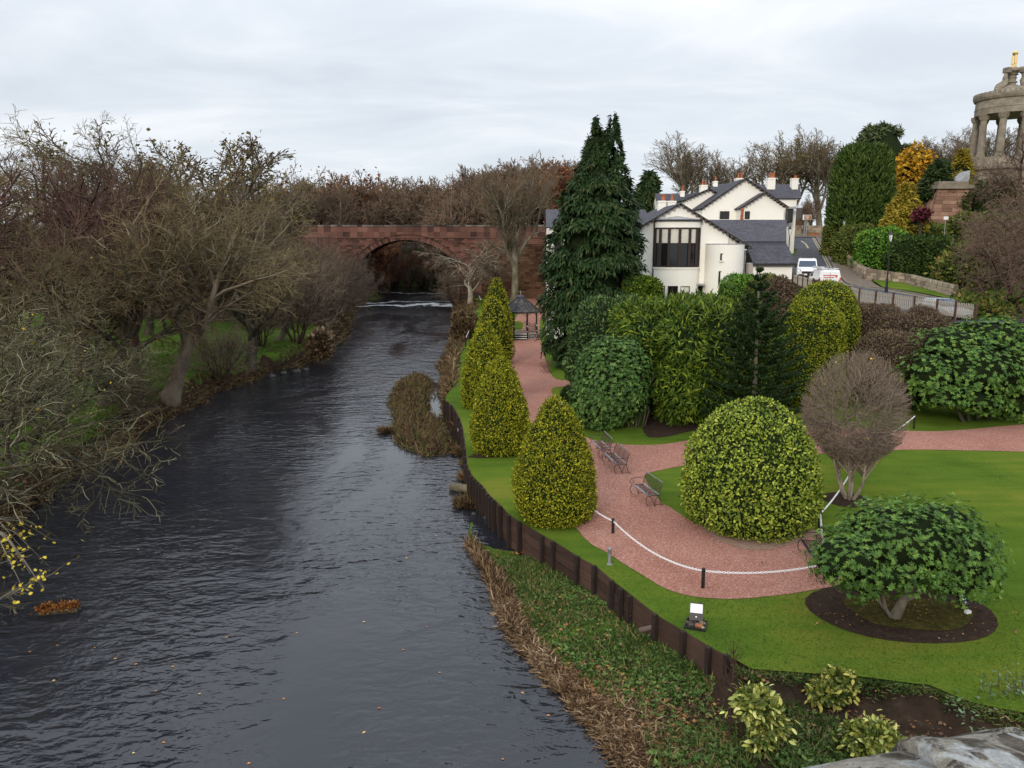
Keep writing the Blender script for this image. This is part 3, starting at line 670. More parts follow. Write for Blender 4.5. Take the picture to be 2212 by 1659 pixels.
# road, pavement, verge, yellow lines on the road plane
def RZ(px, py, it=12):
    """where the pixel ray meets the road surface"""
    lo, hi = 45.0, 150.0
    for _ in range(40):
        Y = (lo + hi) / 2
        if D(px, py, Y).z > float(road_z(np.array(Y))): lo = Y
        else: hi = Y
    return D(px, py, Y)
def rz2(x, y): return road_z(np.minimum(y, 128.0))
kerb = [RZ(*p) for p in [(1763.8, 514), (1771, 527), (1782, 544), (1795, 566), (1808.8, 589.3), (1822, 605), (1839, 617)]]
kerb += [Vector((33.6, 71, 0)), Vector((34.5, 66, 0)), Vector((36, 60, 0)), Vector((38, 52, 0))]
kerb = smooth_line([Vector((k.x, k.y, 0)) for k in kerb], 3)
left = [Vector((27.2, 50, 0)), Vector((27.0, 60, 0)), Vector((27.1, 72, 0)), Vector((28.2, 80, 0)), Vector((33, 92, 0)), Vector((38, 104, 0)), Vector((38, 122, 0))]
road = sheet('road', kerb + left, .05, 'asphalt_mat', 2.0, rz2)
farpts = [Vector((38, 121.8, 0)), Vector((kerb[0].x + .3, 121.5, 0)), Vector((70, 122, 0)), Vector((70, 127, 0)), Vector((30, 127, 0)), Vector((30, 121.8, 0))]
sheet('pavement', farpts, .12, 'pavement_mat', 2.0, rz2)
kerb_in = [Vector((k.x + .05, k.y, 0)) for k in kerb]
wall_base = [(1791.5, 531), (1815, 561.5), (1855, 596), (1869, 606.5), (1956, 621), (2012, 630), (2055, 636)]
wb = []
for i, p in enumerate(wall_base):
    wb.append(RZ(*p) if i < 4 else D(*p, [0, 0, 0, 0, 74, 68, 64][i]))
wb = [Vector((p.x, p.y, 0)) for p in wb]
pave_out = [Vector((55, 121, 0))] + wb[:4] + [Vector((35.2, 76.5, 0)), Vector((33.9, 71, 0)), Vector((34.8, 66, 0)), Vector((36.3, 60, 0)), Vector((38.3, 52, 0))]
sheet('footpath', kerb_in + pave_out[::-1], .14, 'pavement_mat', 1.5, rz2)
sheet('verge', [Vector((38.4, 51.8, 0)), Vector((36.4, 60, 0)), Vector((34.9, 66, 0)), Vector((34.0, 71, 0)), Vector((35.4, 76.5, 0)), wb[3]] + [Vector((p.x + 1.2, p.y, 0)) for p in wb[4:]] + [Vector((42, 54, 0))], .2, 'lawn_mat', 1.2, rz2)
def line(pts, wd, off, mat, name):
    m = MB(); P = [Vector(p) for p in pts]
    for i in range(len(P) - 1):
        d = (P[i + 1] - P[i]).normalized(); s_ = Vector((d.y, -d.x, 0)) * wd / 2
        q = [P[i] - s_, P[i] + s_, P[i + 1] + s_, P[i + 1] - s_]
        m.add([(a.x, a.y, float(rz2(a.x, a.y)) + off) for a in q], [(0, 1, 2, 3)])
    o = m.build(name, mat); return tag(o, kind='structure')
line([Vector((k.x - .35, k.y, 0)) for k in kerb], .11, .056, 'road_yellow', 'road_marking')
line([Vector((k.x - .62, k.y, 0)) for k in kerb], .11, .056, 'road_yellow', 'road_marking')
for o_ in (.3, .6):
    line([Vector((28.2 + o_, 80, 0)), Vector((30.0 + o_, 88, 0)), Vector((31.0 + o_, 92, 0))], .11, .056, 'road_yellow', 'road_marking')
    line([RZ(1743 + o_ * 6, 537), RZ(1738 + o_ * 6, 528), RZ(1728 + o_ * 6, 521)], .13, .056, 'road_yellow', 'road_marking')
m = MB()
for i in range(len(kerb) - 1):
    a, b = kerb[i], kerb[i + 1]; za, zb = float(rz2(0, a.y)), float(rz2(0, b.y))
    m.beam((a.x, a.y, za + .07), (b.x, b.y, zb + .07), .16, .2)
tag(m.build('kerb', 'kerb_stone'), kind='structure')

# ------------------------------------------------------------------ timber retaining wall
def lerp_path(P, d):
    for i in range(len(P) - 1):
        l = (P[i + 1] - P[i]).length
        if d <= l: return P[i] + (P[i + 1] - P[i]) * (d / l), (P[i + 1] - P[i]).normalized()
        d -= l
    return P[-1].copy(), (P[-1] - P[-2]).normalized()
wl = thing('retaining_wall', 'long dark brown timber plank wall holding back the riverside lawn', 'retaining wall', (wall_pts[0].x, wall_pts[0].y, .3))
base_w = [Vector((p.x, p.y, 0)) for p in wall_pts]
for i in range(len(base_w) - 1):
    a, b = base_w[i], base_w[i + 1]; d = (b - a).normalized(); nrm = Vector((d.y, -d.x, 0))
    if nrm.x > 0: nrm = -nrm
    L0 = (b - a).length; npan = max(1, round(L0 / 1.9))
    for j in range(npan):
        p0, p1 = a + (b - a) * j / npan, a + (b - a) * (j + 1) / npan
        nrow = 2 if (p0.y < 20.5) else 5
        z0, z1 = -.35, 1.23; hh = (z1 - z0) / nrow
        for r_ in range(nrow):
            off = nrm * random.uniform(-.012, .012); tl = random.uniform(-.012, .012)
            MB().beam(p0 + off + Vector((0, 0, z0 + hh * (r_ + .5))), p1 + off + Vector((0, 0, z0 + hh * (r_ + .5) + tl)), .07, hh - .018).build('plank', 'timber_wall', wl)
post_px = [(1577, 1420), (1537, 1400.8), (1483, 1368), (1422, 1332), (1367, 1289), (1348, 1276), (1328.5, 1259.4), (1290, 1226.7), (1252.6, 1205.8), (1200.5, 1173), (1176.7, 1159.7), (1127, 1131), (1105, 1116.6), (1085, 1097), (1072, 1085), (1064, 1077), (1058, 1070.6), (1050, 1060), (1043, 1051), (1036, 1044), (1030, 1037), (1023, 1031), (1017, 1019), (1012, 1008), (1010, 990), (1008, 974), (1004, 950), (1001, 929), (997, 915), (993.5, 904.5), (986, 890), (978.6, 877), (970, 871), (963, 866.5)]
for p in post_px:
    g = G(*p, 1.2); h_ = random.uniform(.0, .07)
    near_i = min(range(len(base_w) - 1), key=lambda i: (base_w[i] + base_w[i + 1] - 2 * Vector((g.x, g.y, 0))).length)
    d = (base_w[near_i + 1] - base_w[near_i]).normalized(); nrm = Vector((d.y, -d.x, 0)); nrm = -nrm if nrm.x > 0 else nrm
    c = Vector((g.x, g.y, 0)) + nrm * .105
    MB().beam(c + Vector((0, 0, -.6)), c + nrm * .02 + Vector((0, 0, 1.25 + h_)), .13, .12, up=d).build('post', 'timber_post', wl)
c0 = base_w[0]; c1 = G(1627, 1449, 1.2); c1.z = 0
MB().prism([c0 + Vector((0, 0, -.1)), c1 + Vector((0, .1, .62)), c1 + Vector((0, .1, 1.0)), c0 + Vector((0, 0, 1.2))], (.03, .07, 0)).build('plank', 'timber_wall', wl)

def pipe(name, label, p0, p1, r, mat):
    p0, p1 = Vector(p0), Vector(p1); d = (p1 - p0).normalized(); c = p0
    t = thing(name, label, 'pipe', p1)
    m = MB(); n = 14; u = d.cross(Vector((0, 0, 1))).normalized(); v = u.cross(d)
    rings = []
    for (q, rr) in ((p1, r), (p0, r), (p0, r * .8), (p0 + d * .5, r * .8)): rings.append([q + (u * math.cos(2 * math.pi * j / n) + v * math.sin(2 * math.pi * j / n)) * rr for j in range(n)])
    vs_ = [p for rg in rings for p in rg]; fs = [(i * n + j, i * n + (j + 1) % n, (i + 1) * n + (j + 1) % n, (i + 1) * n + j) for i in range(3) for j in range(n)]
    m.add(vs_, fs).build('tube', mat, t, smooth=True); MB().tube([p0 + d * .49, p0 + d * .5], [r * .8, r * .8], n).build('bore', 'post_black', t)
    return t
q0, q1 = G(1380.5, 1362, .75), G(1431, 1350, .95)
pipe('drain_pipe', 'thin dark brown drain pipe jutting out of the plank wall', q0, q1 + Vector((.1, 0, .02)), .078, 'clay_pipe')
q0, q1 = G(976, 1052, .12), G(1022, 1057, .25)
pipe('outfall_pipe', 'fat mossy concrete outfall pipe at the water edge below the wall', q0, q1, .2, 'concrete_pipe')
q0, q1 = G(989, 929, .8), G(1000, 926, .85)
pipe('outlet_pipe', 'short grey pipe sticking out of the wall beside the reed island', q0, q1, .09, 'steel_grey')

# ------------------------------------------------------------------ picket fence along the road
f0, f1 = D(1714, 592, 76), D(2100, 660, 49.5)
fence = thing('picket_fence', 'brown picket fence between the garden shrubs and the road', 'fence', (f1.x, f1.y, f1.z - 1.1))
Lf = (Vector((f1.x, f1.y, 0)) - Vector((f0.x, f0.y, 0))).length; nb = 15
def fz(t):    # top of the fence follows the photographed line
    py = np.interp(t, [0, .25, .5, .75, 1], [0, 0, 0, 0, 0]); return f0.z + (f1.z - f0.z) * t
fpts = [D(px, py, Y) for px, py, Y in [(1714, 592, 76), (1735, 597, 72.5), (1790, 608, 64), (1858, 623.5, 58), (1942, 635, 54), (2022, 646, 51.3), (2110, 656, 47.5)]]
fline = [p.copy() for p in fpts]; tot = sum((fline[i + 1] - fline[i]).length for i in range(len(fline) - 1))
pk = MB().box((-.04, -.011, 0), (.04, .011, .88)).add([(-.04, -.011, .88), (.04, -.011, .88), (0, -.011, .96), (-.04, .011, .88), (.04, .011, .88), (0, .011, .96)], [(0, 1, 2), (5, 4, 3), (1, 4, 5, 2), (0, 2, 5, 3)])
pk_b = pk.mesh('picket', 'fence_brown'); pk_p = pk.mesh('picket', 'fence_pale')
nb = 16
for i in range(nb + 1):
    p, d = lerp_path(fline, tot * i / nb); z = p.z - 1.05
    MB().box((-.07, -.07, -.3), (.07, .07, 1.08)).build('post', 'fence_brown', fence, world=True).matrix_basis = Matrix.Translation((p.x, p.y, z))
    if i < nb:
        p2, d2 = lerp_path(fline, tot * (i + 1) / nb)
        side = Vector((-d.y, d.x, 0)).normalized() * .05
        pale = i > nb * .52 or i < 4
        for hh in (.2, .78): MB().beam(p + Vector((0, 0, hh - 1.05)) + side, p2 + Vector((0, 0, hh - 1.05)) + side, .04, .08).build('rail', 'fence_pale' if pale else 'fence_brown', fence)
        npk = 11
        for j in range(npk):
            q = p + (p2 - p) * ((j + .75) / (npk + .5))
            shared('picket', pk_p if pale else pk_b, fence, (q.x, q.y, q.z - 1.0), (0, random.uniform(-.02, .02), math.atan2(p2.y - p.y, p2.x - p.x)))

# ------------------------------------------------------------------ rubble wall along the footpath
wt = [(1799.5, 518), (1816.7, 534), (1855, 574), (1869, 579), (1956.5, 591), (2012.7, 604.8), (2055, 614.7)]
sw = thing('roadside_wall', 'pale rubble stone wall below the green hedges along the footpath', 'stone wall', (wb[3].x, wb[3].y, float(rz2(0, wb[3].y))))
core = MB(); nst = 0; stuffm = MB()
tops = []
for i, p in enumerate(wb): tops.append(D(*wt[i], p.y).z)
for i in range(len(wb) - 1):
    a, b = wb[i], wb[i + 1]; za, zb = float(rz2(0, a.y)) - .1, float(rz2(0, b.y)) - .1; d = (b - a).normalized(); nrm = Vector((d.y, -d.x, 0)); nrm = -nrm if nrm.x > 0 else nrm
    back = -nrm * .5
    core.prism([(a.x, a.y, za), (b.x, b.y, zb), (b.x, b.y, tops[i + 1] - .05), (a.x, a.y, tops[i] - .05)], back)
    Ls = (b - a).length; ncol = int(Ls / .55); nrow = 4
    for r_ in range(nrow):
        for c_ in range(ncol):
            u = (c_ + .5 + .3 * math.sin(r_ * 7 + c_ * 3)) / ncol; v = (r_ + .5) / nrow
            p = a + (b - a) * u; z0 = za + (zb - za) * u; z1 = tops[i] + (tops[i + 1] - tops[i]) * u; hh = (z1 - z0) / nrow
            wd = Ls / ncol * random.uniform(.42, .5); m = MB()
            cpt = Vector((p.x, p.y, z0 + hh * (r_ + .5))) + nrm * random.uniform(.0, .05)
            m.obox(cpt, d * wd, nrm * .09, Vector((0, 0, hh * random.uniform(.42, .49))) + d * random.uniform(-.03, .03))
            if nst < 300: m.build('stone', 'wall_stone', sw); nst += 1
            else: stuffm.add(m.v, m.f)
core.build('rubble_core', 'mortar_pale', sw)
if stuffm.v: stuffm.build('far_stones', 'wall_stone', sw)['kind'] = 'stuff'
# ------------------------------------------------------------------ bare trees
def _rot(d, ang, az):
    d = d.normalized(); u = d.orthogonal().normalized(); v = d.cross(u)
    return (d * math.cos(ang) + (u * math.cos(az) + v * math.sin(az)) * math.sin(ang)).normalized()
def grow(seed, H, r0, cnt, ang, ratio, wob, up, segs, rmin, trunk_frac=.3, lean=(0, 0), forks=None, tstart=(.35, .25, .2, .15, .1), stems=1, spread=.3, flat=0.0):
    """polylines of a branching tree by level; H about the height"""
    rnd = random.Random(seed); out = []; nl = len(cnt)
    def br(p, d, L, r, lvl):
        n = segs[lvl]; pts = [p]; q = p
        for i in range(n):
            d = (d + Vector((rnd.gauss(0, 1), rnd.gauss(0, 1), rnd.gauss(0, .8))) * wob[lvl] + Vector((0, 0, up[lvl]))).normalized()
            q = q + d * (L / n); pts.append(q)
        rend = max(r * (.45 if lvl == 0 else .3), rmin * .7)
        rad = [max(r + (rend - r) * i / n, rmin) for i in range(n + 1)]
        if lvl == 0: rad[0] *= 1.35
        out.append((lvl, pts, rad))
        if lvl + 1 < nl + 1 and lvl < nl:
            az = rnd.uniform(0, 6.28)
            for j in range(cnt[lvl]):
                t = tstart[lvl] + (1 - tstart[lvl]) * ((j + rnd.random()) / cnt[lvl]) if cnt[lvl] > 1 else .8
                k = min(int(t * n), n - 1); f = t * n - k; pp = pts[k].lerp(pts[k + 1], f); dd = (pts[k + 1] - pts[k]).normalized()
                az += 2.4 + rnd.uniform(-.4, .4); a = ang[lvl] * rnd.uniform(.65, 1.25)
                nd = _rot(dd, a, az)
                if flat: nd = Vector((nd.x, nd.y, nd.z * (1 - flat))).normalized()
                ll = L * ratio[lvl] * (1.15 - .5 * t) * rnd.uniform(.75, 1.2)
                br(pp, nd, ll, max(rad[k] * (.62 if lvl else .58), rmin), lvl + 1)
    for s in range(stems):
        if stems == 1: d = Vector((lean[0], lean[1], 1)).normalized(); p = Vector((0, 0, -.3))
        else:
            a = 6.28 * s / stems + rnd.uniform(-.4, .4); d = Vector((math.cos(a) * spread, math.sin(a) * spread, 1)).normalized(); p = Vector((math.cos(a) * .25, math.sin(a) * .25, -.3))
        br(p, d, H * trunk_frac * rnd.uniform(.85, 1.1), r0, 0)
    return out
def tree_meshes(name, br, limb_mat, twig_mat, split=2, sides=(9, 7, 5, 3, 3, 3), leaves=None):
    by = {}
    for lvl, p, r in br: by.setdefault((lvl, len(p)), []).append((p, r))
    VA, QA, VB, QB, RB = [], [], [], [], []; na = nb_ = 0
    for (lvl, k), items in sorted(by.items()):
        PL = np.array([[tuple(q) for q in p] for p, r in items]); RL = np.array([r for p, r in items]); n = sides[min(lvl, 5)]
        V_, Q_ = tubes_np(PL, RL, n)
        if lvl <= split: VA.append(V_); QA.append(Q_ + na); na += len(V_)
        else:
            VB.append(V_); QB.append(Q_ + nb_); nb_ += len(V_); RB.append(np.repeat(rng.random(len(items)), (k - 1) * n))
    limb = mesh_np(name + '_trunk', np.vstack(VA), [np.vstack(QA)], [limb_mat], smooth=True)
    V_, F_, rn, mats, mi = np.vstack(VB), [np.vstack(QB)], np.concatenate(RB), [twig_mat], None
    if leaves:
        lm, nleaf, size = leaves; tips = np.array([tuple(p[-1]) for lvl, p, r in br if lvl >= split + 1])
        P = tips[rng.integers(0, len(tips), nleaf)] + rng.normal(0, size * 1.2, (nleaf, 3))
        LV, LF, kk = leaf_arrays(P, rng.normal(size=(nleaf, 3)), rng.normal(size=(nleaf, 3)), size * rng.uniform(.6, 1.3, nleaf), 'diamond', 1.3)
        mi = np.concatenate([np.zeros(len(rn), np.int32), np.ones(nleaf, np.int32)]); F_ = F_ + [LF[0] + len(V_)]; V_ = np.vstack([V_, LV]); rn = np.concatenate([rn, rng.random(nleaf)]); mats.append(lm)
    return limb, mesh_np(name + '_crown', V_, F_, mats, rn, mi)
bark('bark_tan', (.09, .07, .05), (.20, .16, .115), (.30, .25, .19))
bark('bark_tan2', (.11, .09, .065), (.24, .20, .155), (.38, .34, .27), 5)
PROTO = {}
TREE_H = {}
def proto(key, limb, twig, split=2, leaves=None, **kw):
    PROTO[key] = tree_meshes(key, grow(**kw), limb, twig, split, leaves=leaves)
    co = np.empty(len(PROTO[key][1].vertices) * 3, np.float32); PROTO[key][1].vertices.foreach_get('co', co); TREE_H[key] = float(np.quantile(co[2::3], .998))
# gnarled riverside tree with low spreading limbs
proto('oak', 'bark_dark', 'twig_olive', seed=3, H=15, r0=.42, cnt=(9, 8, 8, 8), ang=(.95, .85, .8, .8), ratio=(1.25, .55, .5, .5), wob=(.10, .20, .26, .3, .3), up=(.08, .06, .05, .03, .0), segs=(6, 7, 5, 4, 2), rmin=.009, trunk_frac=.42, tstart=(.4, .25, .15, .15))
proto('oak_b', 'bark_dark', 'twig_olive', seed=11, H=15, r0=.36, cnt=(10, 8, 8, 8), ang=(.8, .8, .8, .85), ratio=(1.1, .55, .5, .5), wob=(.12, .22, .28, .3, .3), up=(.08, .09, .05, .03, .0), segs=(6, 7, 5, 4, 2), rmin=.009, trunk_frac=.5, tstart=(.3, .2, .15, .15), leaves=('yellow_leaf', 50, .10))
proto('lean', 'bark_tan', 'twig_olive', seed=23, H=15, r0=.46, cnt=(9, 9, 8, 8), ang=(.5, .75, .8, .85), ratio=(1.6, .5, .5, .5), wob=(.06, .13, .22, .28, .3), up=(.10, .10, .05, .02, .0), segs=(6, 8, 5, 4, 2), rmin=.009, trunk_frac=.36, lean=(.32, -.05), tstart=(.62, .18, .15, .15))
proto('lichen', 'bark_dark', 'lichen_twig', seed=31, H=11, r0=.17, cnt=(11, 9, 7, 5), ang=(.9, .8, .85, .9), ratio=(1.15, .6, .5, .5), wob=(.12, .24, .3, .32, .3), up=(.06, .03, .02, .0, .0), segs=(6, 7, 5, 4, 3), rmin=.009, trunk_frac=.45, tstart=(.25, .2, .15, .15), leaves=('yellow_leaf', 45, .10))
proto('red', 'bark_red', 'twig_red', seed=41, H=15, r0=.34, cnt=(10, 9, 8, 6), ang=(.75, .75, .75, .8), ratio=(1.0, .52, .5, .5), wob=(.09, .2, .26, .3, .3), up=(.1, .10, .07, .04, .02), segs=(6, 6, 5, 4, 2), rmin=.009, trunk_frac=.52, tstart=(.25, .2, .15, .1))
proto('fan', 'bark_grey', 'twig_tan', seed=51, H=20, r0=.48, cnt=(10, 9, 8, 6), ang=(.55, .6, .6, .65), ratio=(1.05, .5, .48, .45), wob=(.05, .12, .15, .18, .2), up=(.08, .12, .10, .06, .03), segs=(6, 7, 5, 4, 3), rmin=.020, trunk_frac=.5, tstart=(.3, .25, .2, .1))
leafmat('olive_leaf', [(0.0, (.07, .06, .015)), (.5, (.14, .12, .03)), (1, (.24, .18, .05))], .6)
proto('fan_b', 'bark_grey', 'twig_tan', seed=57, H=18, r0=.40, cnt=(9, 8, 7, 6), ang=(.65, .65, .6, .65), ratio=(1.0, .52, .48, .45), wob=(.06, .14, .17, .2, .2), up=(.06, .10, .09, .05, .03), segs=(6, 7, 5, 4, 3), rmin=.020, trunk_frac=.5, tstart=(.4, .25, .2, .1), leaves=('olive_leaf', 1500, .20))
proto('far', 'bark_grey', 'twig_far', seed=61, H=16, r0=.34, cnt=(9, 8, 7, 5), ang=(.65, .65, .65, .7), ratio=(1.0, .52, .5, .5), wob=(.06, .14, .18, .22, .2), up=(.08, .12, .10, .06, .03), segs=(5, 5, 4, 3, 2), rmin=.032, trunk_frac=.5, tstart=(.25, .2, .15, .1))
proto('far_b', 'bark_grey', 'twig_far', seed=67, H=15, r0=.30, cnt=(11, 8, 7, 5), ang=(.75, .7, .7, .7), ratio=(.9, .52, .5, .5), wob=(.08, .16, .2, .22, .2), up=(.06, .10, .08, .05, .03), segs=(5, 5, 4, 3, 2), rmin=.032, trunk_frac=.58, tstart=(.15, .2, .15, .1))
proto('rust', 'bark_red', 'twig_rust', seed=71, H=14, r0=.28, cnt=(10, 8, 7, 5), ang=(.7, .7, .7, .7), ratio=(.9, .52, .5, .5), wob=(.07, .16, .2, .22, .2), up=(.07, .11, .09, .05, .03), segs=(5, 5, 4, 3, 2), rmin=.03, trunk_frac=.55, tstart=(.15, .2, .15, .1), leaves=('russet_leaf', 1500, .32))
twigmat('twig_brown', [(0.0, (.085, .060, .043)), (.5, (.162, .116, .085)), (1, (.272, .212, .153))])
proto('thicket', 'bark_red', 'twig_brown', split=1, seed=81, H=8, r0=.10, cnt=(8, 7, 7), ang=(.6, .7, .8), ratio=(.62, .55, .5), wob=(.12, .2, .26, .3), up=(.08, .06, .03, .0), segs=(6, 5, 4, 3), rmin=.014, trunk_frac=.85, tstart=(.15, .1, .1), stems=7, spread=.55)
proto('droop', 'bark_pale', 'twig_brown', seed=91, H=9, r0=.22, cnt=(9, 8, 7, 5), ang=(.9, .7, .7, .7), ratio=(.85, .6, .55, .5), wob=(.08, .16, .2, .25, .25), up=(.05, -.02, -.14, -.16, -.12), segs=(6, 6, 5, 4, 3), rmin=.018, trunk_frac=.6, tstart=(.3, .2, .15, .1), lean=(-.12, 0))
twigmat('twig_red2', [(0.0, (.07, .05, .038)), (.35, (.13, .092, .07)), (.7, (.19, .125, .09)), (1, (.25, .20, .14))])
proto('tangle', 'bark_red', 'twig_red2', seed=97, H=12, r0=.2, cnt=(9, 8, 7, 5), ang=(.95, .8, .8, .85), ratio=(.95, .58, .52, .5), wob=(.12, .24, .3, .32, .3), up=(.05, .02, .0, .0, .0), segs=(6, 6, 5, 4, 3), rmin=.012, trunk_frac=.5, tstart=(.1, .15, .1, .1))
def put_tree(key, x, y, label, group=None, s=1.0, rz=None, sz=1.0, name='bare_tree', z=None, cat='tree', sink=.1, top=None, wide=1.0):
    limb, crown_ = PROTO[key]; z = hz(x, y) - sink if z is None else z
    if top is not None: s = (D(0, top, y).z - z) / TREE_H[key] / sz; s, sz = s * wide, sz / wide
    t = thing(name, label, cat, (x, y, z), random.uniform(0, 6.28) if rz is None else rz, group); t.scale = (s, s, s * sz)
    for nm, me_ in (('trunk', limb), ('crown', crown_)):
        o = bpy.data.objects.new(nm, me_); col.objects.link(o); o.parent = t
    return t
# left bank, from the bridge end of the picture towards us
b = G(360, 858, .9)
put_tree('lean', b.x, b.y, 'leaning bare tree with a thick pale trunk at the river edge', None, 1.0, 0.0, 1.0, z=.7, top=392, wide=1.25)
LB = 'bare trees crowding the far riverbank'
for key, px, Y, top, wide, rz, lab in [
    ('lichen', -190, 24.5, 590, 1.2, 0.6, 'lichen covered tree whose branches hang over the near water'),
    ('lichen', -40, 31, 560, 1.25, 2.6, 'second lichen tree, its twigs dipping to the river edge'),
    ('lichen', 105, 39, 600, 1.2, 4.4, 'low lichen tree on the bank before the leaning trunk'),
    ('oak', 40, 44, 470, 1.2, 1.0, 'dark gnarled tree rising behind the lichen trees'),
    ('oak_b', 205, 47, 440, 1.1, 3.0, 'crooked bare tree with a few yellow leaves left of the leaning trunk'),
    ('oak', 535, 66, 470, 1.1, 4.0, 'bare tree on the bank right of the leaning trunk'),
    ('red', 20, 50, 330, 1.15, 2.0, 'purple-brown twigged tree at the picture edge with a dense crown'),
    ('red', 165, 56, 335, 1.25, 5.0, 'purple-brown twigged tree with the wide rounded crown'),
    ('red', 285, 64, 400, 1.2, 0.3, 'purple-brown twigged tree before the tall gap in the skyline'),
    ('oak_b', 262, 76, 270, .85, 1.3, 'tall ragged tree standing above the purple-brown crowns'),
    ('oak_b', 315, 80, 300, .7, 3.6, 'slim ragged tree beside the tall ragged one on the skyline'),
    ('oak', 110, 74, 280, 1.2, 2.3, 'old spreading tree against the sky at the far field edge'),
    ('oak', 0, 70, 270, 1.2, 5.9, 'spreading skyline tree cut by the picture edge'),
    ('fan_b', 455, 100, 288, 1.7, .5, 'large domed tree standing alone above the bank skyline'),
    ('fan_b', 582, 118, 352, 1.0, 2.5, 'small rounded tree on the skyline right of the large domed one'),
    ('oak_b', 390, 92, 370, 1.2, 2.9, 'bare tree filling the skyline below the large domed one'),
    ('fan', 575, 92, 400, .9, 4.9, 'pale brown tree behind the leaning one, towards the bridge'),
    ('lean', 600, 80, 520, 1.2, 0.2, 'slim leaning tree overhanging the bend of the river'),
    ('oak', 350, 104, 350, 1.2, 0.9, 'far field tree seen through the purple-brown twigs'),
    ('far', 520, 130, 400, 1.3, 2.2, 'grey tree on the rise beyond the bank trees')]:
    x = (px - CX) / FPX * Y; put_tree(key, x, Y, lab, LB, 1.0, rz, top=top, wide=wide)
TH = 'brown thickets on the far bank below the bridge'
for px, Y, s, lab in [(640, 78, 1.0, 'brown twiggy thicket at the river bend'), (690, 92, 1.0, 'brown thicket with stems dipping to the water'), (720, 104, 1.0, 'dense brown thicket in the middle of the row'), (700, 118, 1.15, 'tall brown thicket under the bridge haunch'), (745, 122, 1.0, 'thicket at the water by the broken rapids'), (640, 110, 1.3, 'wide brown thicket behind the river bend'), (590, 92, 1.2, 'reddish thicket behind the bank trees'), (770, 138, .9, 'thicket just before the arch springing'), (660, 136, 1.3, 'thicket against the left bridge wall'), (560, 74, .8, 'low thicket at the bank foot beside the bare tree'), (470, 60, .55, 'low brown scrub right of the leaning trunk'), (300, 46, .5, 'low brown scrub by the overhanging branches'), (810, 150, .7, 'pale thicket overhanging the rapids'), (600, 128, 1.3, 'thicket closing the view to the bridge end')]:
    x = (px - CX) / FPX * Y; xl0 = float(np.interp(Y, *_xl)); x = min(x, xl0 - .6)
    put_tree('thicket', x, Y, lab, TH, s, name='thicket', cat='bush')
# wood beyond the bridge
WD = 'leafless trees of the wood beyond the sandstone bridge'
rr = random.Random(5)
for i in range(96):
    px = 600 + (i % 32) * 21 + rr.uniform(-12, 12); row = i // 32; Y = [172, 192, 215][row] + rr.uniform(-8, 14)
    top = np.interp(px, [600, 660, 760, 800, 870, 920, 980, 1050, 1100, 1200, 1270], [402, 392, 374, 376, 378, 400, 384, 352, 345, 338, 350]) + rr.uniform(-6, 34) + (0 if row else 14)
    x = (px - CX) / FPX * Y; z0 = hz(x, Y); zt_ = D(px, top, Y).z
    if -36 < x < -14: continue
    key = rr.choice(['far', 'far', 'far_b', 'far_b', 'rust', 'rust'])
    put_tree(key, x, Y, 'leafless brown tree in the wood behind the bridge parapet' if key != 'rust' else 'russet tinted tree in the wood behind the bridge parapet', WD + (' with russet leaves' if key == 'rust' else ''), 1.0, rr.uniform(0, 6.28), top=top, wide=1.15)
for i in range(9):
    px, Y = 842 + 16 * i, 246 + 7 * (i % 3); put_tree(['far', 'far_b', 'far'][i % 3], (px - CX) / FPX * Y, Y, 'leafless brown tree in the wood behind the bridge parapet', WD, top=384 + 9 * (i % 4), wide=1.1)
for px, Y, top, key, lab in [(820, 165, 560, 'rust', 'orange-brown tree seen under the bridge arch'), (842, 172, 520, 'rust', 'tall orange-brown tree glowing through the arch'), (930, 186, 560, 'far_b', 'dull twiggy tree hanging at the far end of the arch view'), (805, 200, 500, 'far', 'grey tree upstream seen through the arch opening'), (1010, 190, 480, 'far_b', 'tree on the right bank behind the arch')]:
    x = (px - CX) / FPX * Y; z0 = max(hz(x, Y), .6)
    put_tree(key, x, Y, lab, None, z=z0 - .2, top=top, wide=1.1)
for i in range(7): put_tree('thicket', (800 + i * 28 - CX) / FPX * (192 + 5 * (i % 3)), 192 + 5 * (i % 3), 'brown riverside thicket seen through the bridge arch', 'brown thickets seen through the bridge arch', 1.0 + .2 * (i % 3), name='thicket', z=.4, cat='bush')
# beech by the bridge and its drooping neighbour
put_tree('fan', (1107 - CX) / FPX * 126 + .4, 126, 'tall pale-barked tree on the lawn at the bridge abutment', None, rz=1.0, top=336, wide=1.0)
put_tree('droop', (1018 - CX) / FPX * 130, 130, 'small leaning tree with drooping twigs at the arch foot', None, rz=0.4, top=520, wide=1.5)
put_tree('thicket', (985 - CX) / FPX * 138, 138, 'tan twiggy bush on the waterside right of the arch', None, .8, name='thicket', cat='bush')
